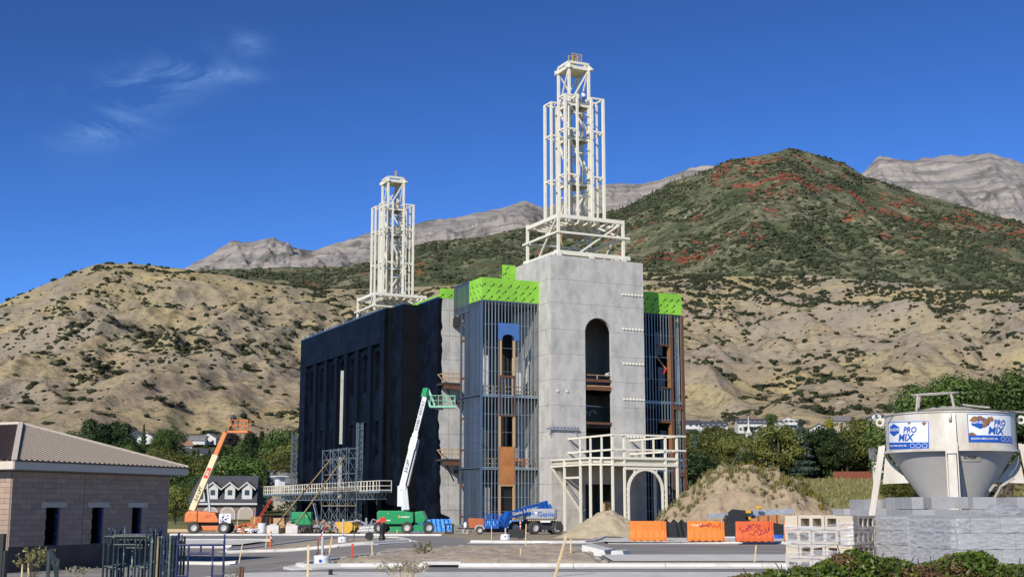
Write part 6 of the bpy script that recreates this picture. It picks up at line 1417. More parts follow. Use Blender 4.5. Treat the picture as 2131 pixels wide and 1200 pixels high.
m=MB(); m.bar((.62,-.62,2.0),(.80,-.88,2.35),.05); m.bar((.62,-.62,2.0),(.64,-.7,1.5),.05); m.bar((.80,-.88,2.35),(1.0,-.95,2.48),.045); m.bar((.62,-.65,2.25),(.70,-.72,2.36),.10,.05); o=m.build('vibrator_bracket',M['dust'],Si); o.rotation_euler=(0,0,R(-14))
# signs bent onto the drum
def curved(name,V,F,ph,zc,e,mt,par):
    m=MB(); r=SR+.006+e; m.add([(r*math.sin(ph+v[0]/SR),-r*math.cos(ph+v[0]/SR),zc+v[1]) for v in V],F); return m.build(name,M[mt],par)
def gridrect(x0,x1,y0,y1,n=10):
    V=[(x0+(x1-x0)*i/n,y) for y in (y0,y1) for i in range(n+1)]; return V,[(i,i+1,n+2+i,n+1+i) for i in range(n)]
def sign(ph,zc,tilt,lab):
    ct,st=math.cos(tilt),math.sin(tilt)
    def rot(V): return [(v[0]*ct-v[1]*st,v[0]*st+v[1]*ct) for v in V]
    V,F=gridrect(-.53,.53,-.265,.265,14); s=curved('sign_panel',rot(V),F,ph,zc,.0,'sign_white',Si); s['label']=lab
    B=[gridrect(-.53,.53,.245,.258,14),gridrect(-.53,-.517,-.265,.25,1),gridrect(.517,.53,-.265,.25,1),gridrect(-.52,.52,-.262,-.135,14)]
    for V,F in B: curved('sign_border',rot(V),F,ph,zc,.004,'sign_blue',s)
    hx=[(-.46,.05),(-.30,-.02),(-.12,.05),(-.12,.155),(-.30,.225),(-.46,.155)]; m_=[(-.30,.1)]+hx
    curved('hexagon_badge',rot(m_),[(0,i,i%6+1) for i in range(1,7)],ph,zc,.005,'sign_blue',s)
    def tx(t,size,cx,cy,mt,b=.004,it=.15,e=.008,sx=1.):
        V,F=text_geo(t,size,b,it); V=[(v[0]*sx+cx,v[1]+cy) for v in V]; curved('lettering',rot(V),F,ph,zc,e,mt,s)
    tx('ASH GROVE',.075,-.29,.105,'sign_white',.002,0,.010,.82); tx('PRO',.155,.14,.095,'sign_blue',.0035,.2); tx('MIX',.185,.03,-.05,'sign_blue',.005,.2,sx=1.12)
    tx('BUILDING AMERICA SINCE 1882',.048,-.21,-.198,'sign_white',.001,.1,.009,.80)
    for k in range(3):
        cx,cy=.20+.125*k,-.198; o=[(cx+.058*math.cos(PI/3*i),cy+.046*math.sin(PI/3*i)) for i in range(6)]; n_=[(cx+.050*math.cos(PI/3*i),cy+.038*math.sin(PI/3*i)) for i in range(6)]
        curved('hexagon_outline',rot(o+n_),[(i,(i+1)%6,6+(i+1)%6,6+i) for i in range(6)],ph,zc,.009,'sign_white',s)
    return s,rot
s1_,_=sign(R(-62),3.30,R(-2),'blue bordered sign in good condition'); s2_,rt=sign(R(22),3.40,0,'blue bordered sign with rusty torn patches')
for ph,zc,pts in ((R(22),3.40,[(-.40,.16,.10),(-.28,.18,.08),(-.16,.12,.12),(-.08,.17,.09),(-.22,.05,.07),(-.46,-.12,.07)]),(R(-62),3.30,[(.46,.20,.06),(.15,.22,.04),(.25,-.26,.03)])):
    for (x,y,r) in pts:
        n=11; V=[(x+r*random.uniform(.45,1.1)*math.cos(2*PI*i/n),y+.6*r*random.uniform(.45,1.1)*math.sin(2*PI*i/n)) for i in range(n)]; curved('rust_patch',[(x,y)]+V,[(0,i,i%n+1) for i in range(1,n+1)],ph,zc,.013,'rust_patch',Si)
# serial plate on the cone
def cone_pt(ph,z,e=.012):
    r=.16+(SR-.18)*(z-1.42)/(z2-1.42)+e; return Vector((r*math.sin(ph),-r*math.cos(ph),z))
V,F=text_geo('G7000',.085,.002); m=MB(); m.add([cone_pt(R(-1)+v[0]/1.05,2.86+v[1]*.85,.016) for v in V],F); m.build('serial_number',M['print_black'],Si)
V,F=gridrect(-.19,.22,-.07,.07,6); m=MB(); m.add([cone_pt(R(-1)+v[0]/1.05,2.86+v[1],.010) for v in V],F); m.build('serial_plate',M['silo'],Si)
# ================================================================ BLOCK PALLETS
bmb=holed(rect(-.195,.195,-.095,.095),[rect(-.155,-.025,-.058,.058),rect(.025,.155,-.058,.058)],lambda a,b:(a,0,b),(0,.19,0)); HB={}
meh=bpy.data.meshes.new('hollow_block'); bmb.to_mesh(meh); bmb.free()
SB=MB(); SB.bx(-.195,.195,0,.19,-.095,.095); EBk=MB(); EBk.bx(-.095,.095,0,.19,-.095,.095)
def msh(base,mt):
    k=(id(base),mt)
    if k not in HB:
        me=base.copy() if isinstance(base,bpy.types.Mesh) else base.mesh('block',M[mt]); 
        if isinstance(base,bpy.types.Mesh): me.materials.clear(); me.materials.append(M[mt])
        HB[k]=me
    return HB[k]
def pallet(label,ox,oy,ang,nx,ny,mt,hollow,rows=8,gap=4,vis=6,rough=False,slabs=True):
    """stack with its near corner at (ox,oy); x runs along one visible face, y along the other; blocks .4 x .2 x .2"""
    t=thing('block_pallet',label,'blocks',(ox,oy,gz(ox,oy)),ang); LX_=nx*.4; LY_=ny*.2
    z=0.; zl=[]
    for r in range(rows):
        if r%gap==0:
            m=MB()
            for i in range(5): m.bx(.02,LX_-.02,LY_*i/5+.01,LY_*(i+1)/5-.03,z+.09,z+.12)
            for x in (.03,LX_/2-.05,LX_-.13): m.bx(x,x+.1,.01,LY_-.01,z,z+.09)
            m.build('pallet_board',M['wood'],t); z+=.12
        zl.append(z); z+=.2
    m=MB(); m.bx(.19,LX_-.05,.19,LY_-.05,.1,z-(.22 if rough else .012)); m.build('core_blocks',M[mt],t)
    for r,zz in enumerate(zl):
        if r<rows-vis: 
            m=MB(); m.bx(.02,LX_,.02,LY_,zz,zz+.195); m.build('lower_course',M[mt],t); continue
        odd=r%2
        # face y=0 (along x)
        xs=[.2+.4*i for i in range(nx)] if not odd else [.1]+[.4+.4*i for i in range(nx-1)]+[LX_-.1]
        for i,x in enumerate(xs):
            if rough and r>=rows-2 and random.random()<(.45 if r==rows-1 else .12): continue
            end=odd and i in (0,nx)
            link(msh(EBk,mt) if end else msh(meh if hollow else SB,mt),'concrete_block',t,(x,random.uniform(-.018,.012),zz+.1),(0,0,random.uniform(-.03,.03)))
        # face x=0 (along y)
        y0=.2 if not odd else 0.; y=y0
        while y<LY_-.05:
            if LY_-y<.3: link(msh(EBk,mt),'concrete_block',t,(0,y+.1,zz+.1),(0,0,-PI/2)); y+=.2
            else: link(msh(meh if hollow else SB,mt),'concrete_block',t,(0,y+.2,zz+.1),(0,0,-PI/2+random.uniform(-.012,.012)),(1,-1,1) if False else (1,1,1)); y+=.4
    if slabs:
        m=MB()
        for i in range(nx):
            for j in range(int(ny/1)):
                if i==0 or j==0: continue
                if rough and random.random()<.4: continue
                m.bx(i*.4+.006,i*.4+.394,j*.2+.006,j*.2+.194,z-.19,z+random.uniform(-.006,.004))
        m.build('top_course',M[mt],t,kind='stuff')
    return t,z
def wrapmat():
    m,t,b=shader('stretch_wrap'); N=t.nodes; L=t.links; b.inputs['Base Color'].default_value=(.62,.63,.66,1); b.inputs['Roughness'].default_value=.16; b.inputs['Specular IOR Level'].default_value=.8
    tc=N.new('ShaderNodeTexCoord'); mp=N.new('ShaderNodeMapping'); mp.inputs['Scale'].default_value=(5,5,16); mp.inputs['Rotation'].default_value=(0,R(38),R(20)); L.new(tc.outputs['Object'],mp.inputs[0])
    n=N.new('ShaderNodeTexNoise'); n.inputs['Scale'].default_value=1.6; n.inputs['Detail'].default_value=5; L.new(mp.outputs[0],n.inputs[0]); bp=N.new('ShaderNodeBump'); bp.inputs['Strength'].default_value=1; bp.inputs['Distance'].default_value=.02; L.new(n.outputs[0],bp.inputs['Height']); L.new(bp.outputs[0],b.inputs['Normal'])
    r=N.new('ShaderNodeMapRange'); r.inputs[1].default_value=.35; r.inputs[2].default_value=.7; r.inputs[3].default_value=.10; r.inputs[4].default_value=.60; L.new(n.outputs[0],r.inputs[0])
    tr=N.new('ShaderNodeBsdfTransparent'); ms=N.new('ShaderNodeMixShader'); L.new(r.outputs[0],ms.inputs[0]); L.new(tr.outputs[0],ms.inputs[1]); L.new(b.outputs[0],ms.inputs[2]); L.new(ms.outputs[0],N['Material Output'].inputs[0]); return m
M['wrap']=wrapmat()
def wrap(t,LX_,LY_,z0,z1,seed,tops=False,face='xy',sag=.0):
    V=[];F=[];nu=44;nv=18; tot=LX_+LY_
    for j in range(nv+1):
        for i in range(nu+1):
            s=tot*i/nu; b=j/nv
            if s<LY_: p=Vector((-.014,LY_-s,0)); n=Vector((-1,0,0))
            else: p=Vector((s-LY_,-.014,0)); n=Vector((0,-1,0))
            o=.012+.018*float(perlin(np.array([s*6.+seed]),np.array([b*7.+s*3]),seed)[0]); zz=z0+(z1-z0)*b+(sag*math.sin(s*5+seed)*(1 if b>.99 or b<.01 else 0))
            V.append(p+n*max(.002,o)+Vector((0,0,zz)))
    k=nu+1
    for j in range(nv):
        for i in range(nu): F.append((j*k+i,j*k+i+1,(j+1)*k+i+1,(j+1)*k+i))
    m=MB(); m.add(V,F); m.build('stretch_wrap',M['wrap'],t,smooth=60)
# near tan pallet, two grey wrapped ones and further stacks
t,zt_=pallet('tan hollow concrete block pallet loosely wrapped in plastic, left of the grey ones',4.69,18.2,math.atan2(.8,.6),3,5,'block_tan',True); wrap(t,1.2,1.0,zt_-.42,zt_-.13,3,sag=.04); wrap(t,1.2,1.0,zt_-.80,zt_-.50,5,sag=.03)
t,zt_=pallet('grey concrete block pallet wrapped in clear plastic in the middle of the front row',5.40,17.75,R(14),3,5,'block_grey',False,vis=6); wrap(t,1.2,1.0,.8,zt_-.02,7)
t,zt_=pallet('grey concrete block pallet wrapped in shiny plastic at the right edge',5.44,16.2,R(10),5,6,'block_grey',False,vis=6); wrap(t,2.0,1.2,.75,zt_-.03,9)
m=MB(); V=[]
for j in range(7):
    for i in range(13): V.append((.45+.08*i,.10+.1*j,zt_+.02+.16*math.exp(-((i-5.5)/3.2)**2-((j-3)/2.2)**2)+.02*math.sin(i*2.1+j*1.3)))
m.add(V,[(j*13+i,j*13+i+1,(j+1)*13+i+1,(j+1)*13+i) for j in range(6) for i in range(12)]); m.build('loose_wrap_peak',M['wrap'],t,smooth=60)
for lab,ox,oy,a,nx,ny,mt,rows in (('tall grey block stack standing behind the tan pallet under the silo leg',7.45,27.2,R(8),4,6,'block_grey',10),('tall grey block stack behind the middle wrapped pallet',6.45,21.2,R(4),4,6,'block_grey',10),('tall grey block stack directly in front of the silo cone',7.15,20.1,R(17),5,6,'block_grey',9),('low grey block stack behind the tan pallet, near the dirt mound',8.9,35.0,R(4),3,6,'block_grey',9),('light grey block stack at the right edge below the silo',8.3,21.6,R(10),4,6,'block_grey',10)):
    pallet(lab,ox,oy,a,nx,ny,mt,False,rows=rows,gap=12,vis=5,rough=True)
m=MB()
# ================================================================ FOLIAGE
L_green=leafmat('leaf_green',(.045,.08,.02),(.125,.18,.045)); L_dark=leafmat('leaf_dark',(.025,.048,.018),(.07,.105,.032),.25); L_yel=leafmat('leaf_yellow',(.33,.27,.03),(.22,.24,.04)); L_plum=leafmat('leaf_plum',(.018,.012,.014),(.045,.028,.026),.2); L_olive=leafmat('leaf_olive',(.10,.12,.03),(.21,.21,.055)); L_spruce=leafmat('leaf_spruce',(.03,.05,.04),(.07,.10,.075),.1)
L_vine=leafmat('leaf_vine',(.025,.05,.010),(.16,.22,.03),.4,.4); L_dead=leafmat('leaf_dead',(.09,.045,.02),(.17,.10,.05),.3); L_weed=leafmat('leaf_weed',(.14,.14,.05),(.28,.25,.11),.3); L_wyel=leafmat('weed_yellow',(.40,.31,.03),(.24,.22,.05),.3)
def tree_proto(kind,h,w,n,lm,seed,ls):
    rg=np.random.default_rng(seed); t=thing('tree','tree','tree'); m=MB()
    th=h*(.18 if kind=='conifer' else .30); m.tube((0,0,-.8),(0,0,th),w*.045,w*.035,n=8); m.tube((0,0,th),(w*.03,0,h*.8),w*.035,w*.006,n=7)
    pts=[];nr=[]
    if kind=='conifer':
        k=n; z=h*(.06+.94*rg.random(k)**1.25*.98); rad=w*.5*(1-z/h)**.85*(.82+.18*np.sin(z*9/h*PI*2)); a=rg.uniform(0,2*PI,k); q=rad*np.sqrt(rg.uniform(.35,1.05,k))
        pts=np.stack([q*np.cos(a),q*np.sin(a),z],-1); nr=np.stack([np.cos(a),np.sin(a),.7+0*a],-1)+rg.normal(0,.45,(k,3))
    else:
        nl=26 if kind!='poplar' else 20; lob=[]
        for i in range(nl):
            f=rg.uniform(0,1); z=h*(.22+.70*f) if kind=='poplar' else h*(.30+.60*f)
            env=w*.5*(math.sin(PI*min(1,.16+.84*f))**.7 if kind!='poplar' else (1-.75*f**2)*.9)
            a=rg.uniform(0,2*PI); q=env*math.sqrt(rg.uniform(.1,.8)); c=np.array([q*math.cos(a),q*math.sin(a),z]); r_=w*rg.uniform(.13,.23) if kind!='poplar' else w*rg.uniform(.2,.3); lob.append((c,r_))
            if i<9: m.tube((0,0,th*rg.uniform(.8,1.4)),tuple(c*.95),w*.016,w*.004,n=5)
        for c,r_ in lob:
            k=n//nl; d=rg.normal(0,1,(k,3)); d/=np.linalg.norm(d,axis=1,keepdims=True); rr=r_*rg.uniform(.55,1.08,(k,1)); sc=np.array([1,1,1.6 if kind=='poplar' else .85]); pts.append(c+d*rr*sc); nr.append(d+rg.normal(0,.45,(k,3))+np.array([0,0,.2]))
        pts=np.concatenate(pts); nr=np.concatenate(nr)
    m.build('trunk',M['bark'],t); leafcloud('crown',pts,nr,ls*rg.uniform(.7,1.3,len(pts)),lm,t,kind=None)
    return t
PROT={}
def proto(k):
    spec={'round':('round',10,9,6200,L_green,1,.21),'round2':('round',9,9.5,6200,L_olive,2,.21),'round3':('round',11,8.5,6200,L_dark,3,.21),'poplar':('poplar',14,4.6,5000,L_dark,4,.22),'poplar2':('poplar',13,4.2,5000,L_green,5,.20),'conifer':('conifer',12,5.4,6500,L_spruce,6,.19),'conifer2':('conifer',12,5.0,6500,L_dark,7,.19),'yellow':('round',9,5.5,4000,L_yel,8,.18),'plum':('round',8,8,5200,L_plum,9,.20),'big':('round',17,14,19000,L_green,10,.19),'yellowpop':('poplar',10,3.4,3000,L_yel,11,.17)}[k]
    return tree_proto(*spec)
HT={'round':10,'round2':9,'round3':11,'poplar':14,'poplar2':13,'conifer':12,'conifer2':12,'yellow':9,'plum':8,'big':17,'yellowpop':10}
DESC={'round':'mid green leafy tree','round2':'olive green leafy tree','round3':'dark green leafy tree','poplar':'tall narrow dark poplar','poplar2':'tall narrow green poplar','conifer':'grey green spruce','conifer2':'dark green pointed conifer','yellow':'yellow autumn tree','plum':'dark purple-leaved tree','big':'large bright green tree','yellowpop':'narrow yellow aspen'}
def tree(k,px,Y,h,where,group,wide=1.,dz=0):
    x=(px-1065.5)/2738*Y; s=h/HT[k]
    if k not in PROT: PROT[k]=proto(k); t=PROT[k]
    else: t=dup(PROT[k],(0,0,0))
    t.location=(x,Y,gz(x,Y)+dz); t.rotation_euler=(0,0,random.uniform(0,6.28)); t.scale=(s*wide*random.uniform(.9,1.15),s*wide*random.uniform(.9,1.15),s); t['label']=DESC[k]+' '+where; t['group']=group; return t
def topY(px,y,Y): # height of tree whose tip appears at row y
    x=(px-1065.5)/2738*Y; return CH+(1055-y)/2738*Y-gz(x,Y)
# explicit trees, left
for k,px,y,Y,wd in (('poplar',180,872,430,1.3),('poplar',205,882,425,1.3),('poplar',232,878,435,1.3),('round3',165,890,440,1.2),('poplar',252,880,432,1.2),('round3',258,905,420,1.),('round3',345,885,560,1.15),('conifer2',292,880,600,.8),('round',335,900,520,1.),
   ('poplar',518,900,430,1.25),('poplar',540,897,600,.9),('round',585,893,410,1.05),('round2',600,925,330,1.1),('poplar2',500,915,460,1.4),('conifer2',552,975,285,1.2),('round2',365,1010,215,1.0),('round',372,965,300,1.1),('yellowpop',617,940,420,.9),('conifer',470,960,340,1.),('plum',480,902,620,.9)):
    tree(k,px,Y,topY(px,y,Y),'in the wooded town left of the temple','trees left of the temple',wd)
def fill(px0,px1,Ys,lim,kinds,n,where,group):
    for i in range(n):
        Y=random.uniform(*Ys); px=random.uniform(px0,px1); y=lim(px)+random.uniform(0,14); h=min(topY(px,y,Y),random.uniform(7.5,13)); h=max(4,h); tree(random.choice(kinds),px,Y,h,where,group,random.uniform(1.05,1.5))
fill(60,625,(285,690),lambda p:(938 if 265<p<450 else 930 if 450<=p<500 else 912)+8*math.sin(p/11.),['round','round2','round3','round','round2','round3','poplar2','conifer2'],130,'filling the wooded town left of the temple','trees left of the temple')
fill(60,400,(700,860),lambda p:915,['round2','round3','round'],8,'among the white hillside houses at left','trees left of the temple')
# right
for k,px,y,Y,wd in (('round3',1470,905,320,1.3),('round',1500,915,300,1.3),('round2',1455,930,270,1.1),('plum',1545,918,330,1.0),('round',1625,930,260,1.4),('round2',1660,940,255,1.2),('conifer',1710,930,330,1.3),('conifer',1745,925,320,1.3),('conifer',1770,950,280,1.3),('conifer',1735,955,270,1.2),('conifer',1700,960,275,1.1),('plum',1800,950,270,1.2),('round3',1690,900,420,1.5),('round',1640,885,520,1.2),('yellow',1735,868,560,1.2),('yellowpop',1758,880,520,1.1),('yellow',1783,865,600,.9),('round3',1800,870,560,1.),('round',1610,860,640,1.2),('conifer2',1580,990,215,.6),('round3',1830,900,380,1.3),('round2',1510,880,640,.7),('round3',1600,965,240,1.0),('round',1665,985,215,1.1)):
    tree(k,px,Y,topY(px,y,Y),'in the wooded town right of the temple','trees right of the temple',wd)
fill(1425,1870,(230,540),lambda p:(930 if 1535<p<1615 else 900)+8*math.sin(p/11.),['round','round3','round2','conifer','conifer2','round3'],90,'filling the wooded town right of the temple','trees right of the temple')
for px,h in ((1600,8),(1622,10),(1648,9),(1672,11),(1694,9),(1716,10),(1742,8),(1765,10),(1790,9),(1812,11),(1838,8),(1862,10)): tree(random.choice(['round','round3','conifer','round2']),px,random.uniform(238,262),h,'in the hedge line along the field fence','trees right of the temple',1.2)
fill(1425,1900,(540,640),lambda p:895,['round','round3','round2'],12,'among the white houses right of the temple','trees right of the temple')
for k,px,y,Y,wd in (('big',1960,772,150,1.1),('big',2040,782,162,1.0),('big',2100,765,150,1.1),('big',2160,775,156,1.1),('big',1920,835,175,.8),('big',2230,770,160,1.1)): tree(k,px,Y,topY(px,y,Y),{1960:'rising left of the silo hatch rail',2040:'rising right of the silo hatch rail',2100:'above the right rim of the silo',2160:'at the right picture edge behind the silo',1920:'smaller, at the left flank of the silo top',2230:'beyond the right picture edge behind the silo'}[px],'large trees behind the silo',wd)
fill(1860,2220,(165,260),lambda p:985,['round','round3','round2'],20,'forming the hedge row behind the silo','hedge trees behind the silo')
# low undergrowth and garden shrubs knitting the trees together: one mass
def undergrowth(name,px0,px1,Y0,Y1,n,lm,lim):
    Yc=RNG.uniform(Y0,Y1,n); pc=RNG.uniform(px0,px1,n); xc=(pc-1065.5)/2738*Yc; hc=RNG.uniform(1.2,3.6,n); zc=GZ(xc,Yc)
    k=np.array([1055-(z+h-CH)/y*2738>lim(p) for z,h,y,p in zip(zc,hc,Yc,pc)]); xc,Yc,hc,zc=xc[k],Yc[k],hc[k],zc[k]; m_=len(xc); q=26
    d=RNG.normal(0,1,(m_,q,3)); d/=np.linalg.norm(d,axis=2,keepdims=True); d[...,2]=np.abs(d[...,2]); P=np.stack([xc,Yc,zc],-1)[:,None,:]+d*RNG.uniform(.6,1.05,(m_,q,1))*np.stack([hc*.9,hc*.9,hc],-1)[:,None,:]
    leafcloud(name,P.reshape(-1,3),(d+RNG.normal(0,.4,d.shape)).reshape(-1,3),RNG.uniform(.22,.5,m_*q),lm,None,'stuff')
undergrowth('town_undergrowth',40,640,285,700,1700,L_green,lambda p:952 if 265<p<450 else 930); undergrowth('town_undergrowth',40,640,285,740,1100,L_olive,lambda p:950 if 265<p<450 else 930)
undergrowth('town_undergrowth',1425,2200,245,600,1500,L_green,lambda p:915); undergrowth('town_undergrowth',1425,2200,245,560,900,L_dark,lambda p:925)
# ================================================================ HOUSES
HN=[0]
def house(px,y,Y,w,d,h,rh,wm,rm,label,rz=0,gable='x',nwin=4,floors=1,chim=False,balc=False,dz=0):
    x=(px-1065.5)/2738*Y; w*=.88; d*=.9; h*=.9; z=CH+(1055-y-4)/2738*Y; z=min(z,gz(x,Y)+6) if dz==0 else z
    t=thing('house',label,'house',(x,Y,z),rz,'houses of the town'); a,b=w/2,d/2
    m=MB(); m.bx(-a,a,-b,b,-5,h)
    if gable=='x': m.prism([(-a,-b+.01,h),(-a,b-.01,h),(-a,0,h+rh)],(2*a,0,0))
    else: m.prism([(-a+.01,-b,h),(a-.01,-b,h),(0,-b,h+rh)],(0,2*b,0))
    wl_=m.build('wall',wm,t)
    o=.5; m=MB(); th=.22
    if gable=='x':
        for s in (-1,1): m.prism([(-a-o,s*(b+o),h-rh*o/b),(a+o,s*(b+o),h-rh*o/b),(a+o,0,h+rh+.05),(-a-o,0,h+rh+.05)],(0,0,th))
    elif gable=='y':
        for s in (-1,1): m.prism([(s*(a+o),-b-o,h-rh*o/a),(s*(a+o),b+o,h-rh*o/a),(0,b+o,h+rh+.05),(0,-b-o,h+rh+.05)],(0,0,th))
    else:
        e=min(a,b)*.9; V=[(-a-o,-b-o,h),(a+o,-b-o,h),(a+o,b+o,h),(-a-o,b+o,h),(-a+e,0,h+rh),(a-e,0,h+rh)]; m.add(V,[(0,1,5,4),(1,2,5),(2,3,4,5),(3,0,4),(3,2,1,0)])
    rf=m.build('roof',rm,t)
    for f in range(floors):
        for i in range(nwin):
            xx=-a+w*(i+.5)/nwin; zz=.9+f*2.8
            q=MB(); q.bx(xx-.55,xx+.55,-b-.05,-b+.02,zz,zz+1.25); q.bx(xx-.63,xx+.63,-b-.04,-b,zz-.1,zz+1.35); fr_=q.build('window',M['house_white'],wl_); q=MB(); q.bx(xx-.5,xx+.5,-b-.075,-b-.04,zz+.05,zz+1.2); q.build('pane',M['glass'],fr_)
    q=MB(); q.bx(a*.55-.5,a*.55+.5,-b-.05,-b,-.1,.7+1.3); q.build('door',M['house_brick'],wl_)
    if gable=='y': q=MB(); q.bx(-.5,.5,-b-.06,-b,h+.2,h+1.3); q.build('gable_window',M['glass'],wl_)
    if chim: q=MB(); q.bx(a*.45-.4,a*.45+.4,-.4,.4,h,h+rh+1.0); q.build('chimney',M['house_brick'],rf)
    if balc:
        q=MB(); q.bx(-a*.7,a*.7,-b-1.8,-b,2.5,2.7); q.build('balcony_deck',M['house_white'],wl_)
        for i in range(6): xx=-a*.7+1.4*a*i/5; q=MB(); q.bar((xx,-b-1.75,-2 if i in(0,5) else 2.6),(xx,-b-1.75,3.6),.15); q.build('balcony_post',M['house_white'],wl_)
        q=MB(); q.bar((-a*.7,-b-1.75,3.6),(a*.7,-b-1.75,3.6),.12); q.build('balcony_rail',M['house_white'],wl_)
    return t
hw,rd_,rg_,rt_=M['house_white'],M['roof_dark'],M['roof_grey'],M['roof_terra']
house(276,912,760,11,9,3.2,3.0,M['roof_dark'],rd_,'dark gabled house beside the tall poplars at left',R(8),'y',2,1)
house(303,920,740,13,9,3.4,2.6,hw,rg_,'white house with small gable right of the poplars',R(-5),'y',3)
house(331,942,690,10,9,3.6,2.4,hw,rd_,'white house with chimney low among the left trees',R(15),'x',3,chim=True)
house(376,936,680,9,9,3.4,2.8,hw,rt_,'white house with terracotta roof among the left trees',R(22),'x',2)
house(398,929,730,15,10,4.8,2.6,hw,rg_,'large white two-storey house behind the terracotta roof',R(5),'x',5,2)
house(433,921,740,11,9,3.8,2.6,hw,rg_,'white gabled house left of the orange boom',R(-10),'y',3)
house(403,952,610,13,8,3.2,2.0,hw,rd_,'long low white house in front of the others at left',R(3),'x',4)
house(478,946,640,9,8,3.4,2.2,hw,rd_,'small white house right of the orange boom',R(10),'y',2); house(505,944,650,8,8,3.2,2.0,M['house_tan'],rg_,'small tan house between trees right of the orange boom',0,'x',2); house(555,938,640,8,7,3.2,2.2,hw,rg_,'tiny white house between the two poplars',R(-8),'y',2)
house(345,975,470,7,7,2.6,1.8,hw,rg_,'white shed roof showing through the trees at left',0,'x',2)
house(1440,902,590,9,9,5.4,1.8,hw,rd_,'white two-storey house right behind the temple corner',R(-4),'x',3,2,balc=True)
house(1488,904,590,14,9,5.2,1.9,hw,rd_,'long white two-storey house with balcony beyond the temple',R(-4),'x',5,2,balc=True)
house(1567,897,600,15,9,4.8,2.0,hw,rd_,'long white house with dark roof behind the steeple',R(2),'x',6,2,True,True)
house(1643,893,610,11,9,4.8,1.6,hw,rg_,'white house with wide dark balcony and flat grey roof',R(3),'h',4,2,True,True)
house(1710,905,560,9,8,3.4,2.2,hw,rd_,'white gabled house with navy roof above the spruces',R(-12),'y',2); house(1758,885,620,11,9,3.2,2.2,M['house_tan'],rg_,'tan house behind the yellow trees',R(6),'x',4); house(1830,884,600,9,9,4.6,2.0,hw,rg_,'white two-storey house left of the silo top',R(-8),'y',3,2); house(1795,908,540,9,8,2.8,1.8,hw,rt_,'white house with low reddish gable near the silo',R(4),'y',2)
house(1588,938,380,7.5,8,3.4,3.0,hw,rd_,'white gabled house with steep navy roof above the mound',R(6),'y',2); house(1573,984,255,5.5,7,2.4,2.8,M['house_tan'],M['roof_grey'],'low house with broad brown grey roof behind the mound',R(20),'x',2)
house(1852,1006,225,6,8,5.0,1.6,hw,rg_,'white two-storey house behind the silo leg',R(-14),'x',2,2); house(585,1030,300,8,9,3.6,2.6,M['house_tan'],M['roof_grey'],'tan house with grey brown roof behind the work platform',R(4),'x',2,dz=1)
# church steeple
x=(1563-1065.5)/2738*470; t=thing('church_steeple','slim white church steeple above the right trees','steeple',(x,470,gz(x,470)-2)); zb=CH+(1055-932)/2738*470-gz(x,470)+2; zt5=CH+(1055-864)/2738*470-gz(x,470)+2
m=MB(); m.bx(-1.6,1.6,-1.6,1.6,0,zb+3.2); b_=m.build('belfry',hw,t); m=MB(); m.bx(-1.9,1.9,-1.9,1.9,zb+3.2,zb+3.6); m.bx(-1.1,1.1,-1.1,1.1,zb+3.6,zb+5.4); m.build('lantern',hw,t); m=MB(); m.lathe([(1.0,zb+5.4),(.45,zb+6.6),(.05,zt5)],8); m.build('spire',hw,t); m=MB(); m.bx(-.5,.5,-1.62,-1.58,zb+.6,zb+2.4); m.build('louvre',M['glass'],b_)
# grey dormer house
Y=268; x=(470-1065.5)/2738*Y; t=thing('house','grey roofed brick house with three white dormers and arched garage doors','house',(x,Y,gz(x,Y)),R(3),'houses of the town')
m=MB(); m.bx(-6.8,6.8,-5,5,-1,3.2); wl_=m.build('wall',M['house_brick'],t)
m=MB()
m.prism([(-7.2,-5.6,2.9),(7.0,-5.6,2.9),(6.4,0,8.4),(-5.2,0,8.4)],(0,0,.22)); m.prism([(-7.2,5.6,2.9),(7.0,5.6,2.9),(6.4,0,8.4),(-5.2,0,8.4)],(0,0,.22)); m.add([(-7.2,-5.6,3.1),(-7.2,5.6,3.1),(-5.2,0,8.62)],[(0,1,2)]); m.add([(7.0,-5.6,3.1),(7.0,5.6,3.1),(6.4,0,8.62)],[(0,1,2)]); rf=m.build('roof',M['roof_dark'],t)
m=MB(); m.bar((-7.3,-5.7,2.95),(7.1,-5.7,2.95),.2,.35); m.build('eave',M['house_white'],t)
for i,xx in enumerate((-1.9,1.5,4.9)):
    m=MB(); m.bx(xx-1.0,xx+1.0,-4.9,-1,3.9,6.0); m.prism([(xx-1.0,-4.9,6.0),(xx+1.0,-4.9,6.0),(xx,-4.9,7.0)],(0,4.3,0)); dm=m.build('dormer',M['house_white'],rf)
    m=MB()
    for s in (-1,1): m.prism([(xx,-5.2,7.15),(xx+s*1.75,-5.2,5.75),(xx+s*1.75,-5.2,5.95),(xx,-5.2,7.4)],(0,4.5,0))
    m.build('dormer_roof',M['roof_dark'],dm); m=MB()
    for s in (-1,1): m.bar((xx,-5.24,7.2),(xx+s*1.75,-5.24,5.8),.1,.26,up=(0,1,0)) if False else m.prism([(xx,-5.28,7.02),(xx+s*1.75,-5.28,5.62),(xx+s*1.75,-5.28,5.92),(xx,-5.28,7.34)],(0,.08,0))
    m.build('bargeboard',M['house_white'],dm); m=MB(); m.bx(xx-.45,xx+.45,-4.96,-4.9,4.7,5.7); m.build('dormer_window',M['glass'],dm)
for xx in (-2.2,1.2,4.7):
    m=MB(); m.prism([(p,-5.06,q) for p,q in arch(xx-1.5,xx+1.5,-.6,2.5,8)],(0,.05,0)); g_=m.build('garage_surround',M['house_white'],wl_); m=MB(); m.prism([(p,-5.10,q) for p,q in arch(xx-1.3,xx+1.3,-.6,2.25,8)],(0,.04,0)); m.build('garage_door',M['house_tan'],g_)
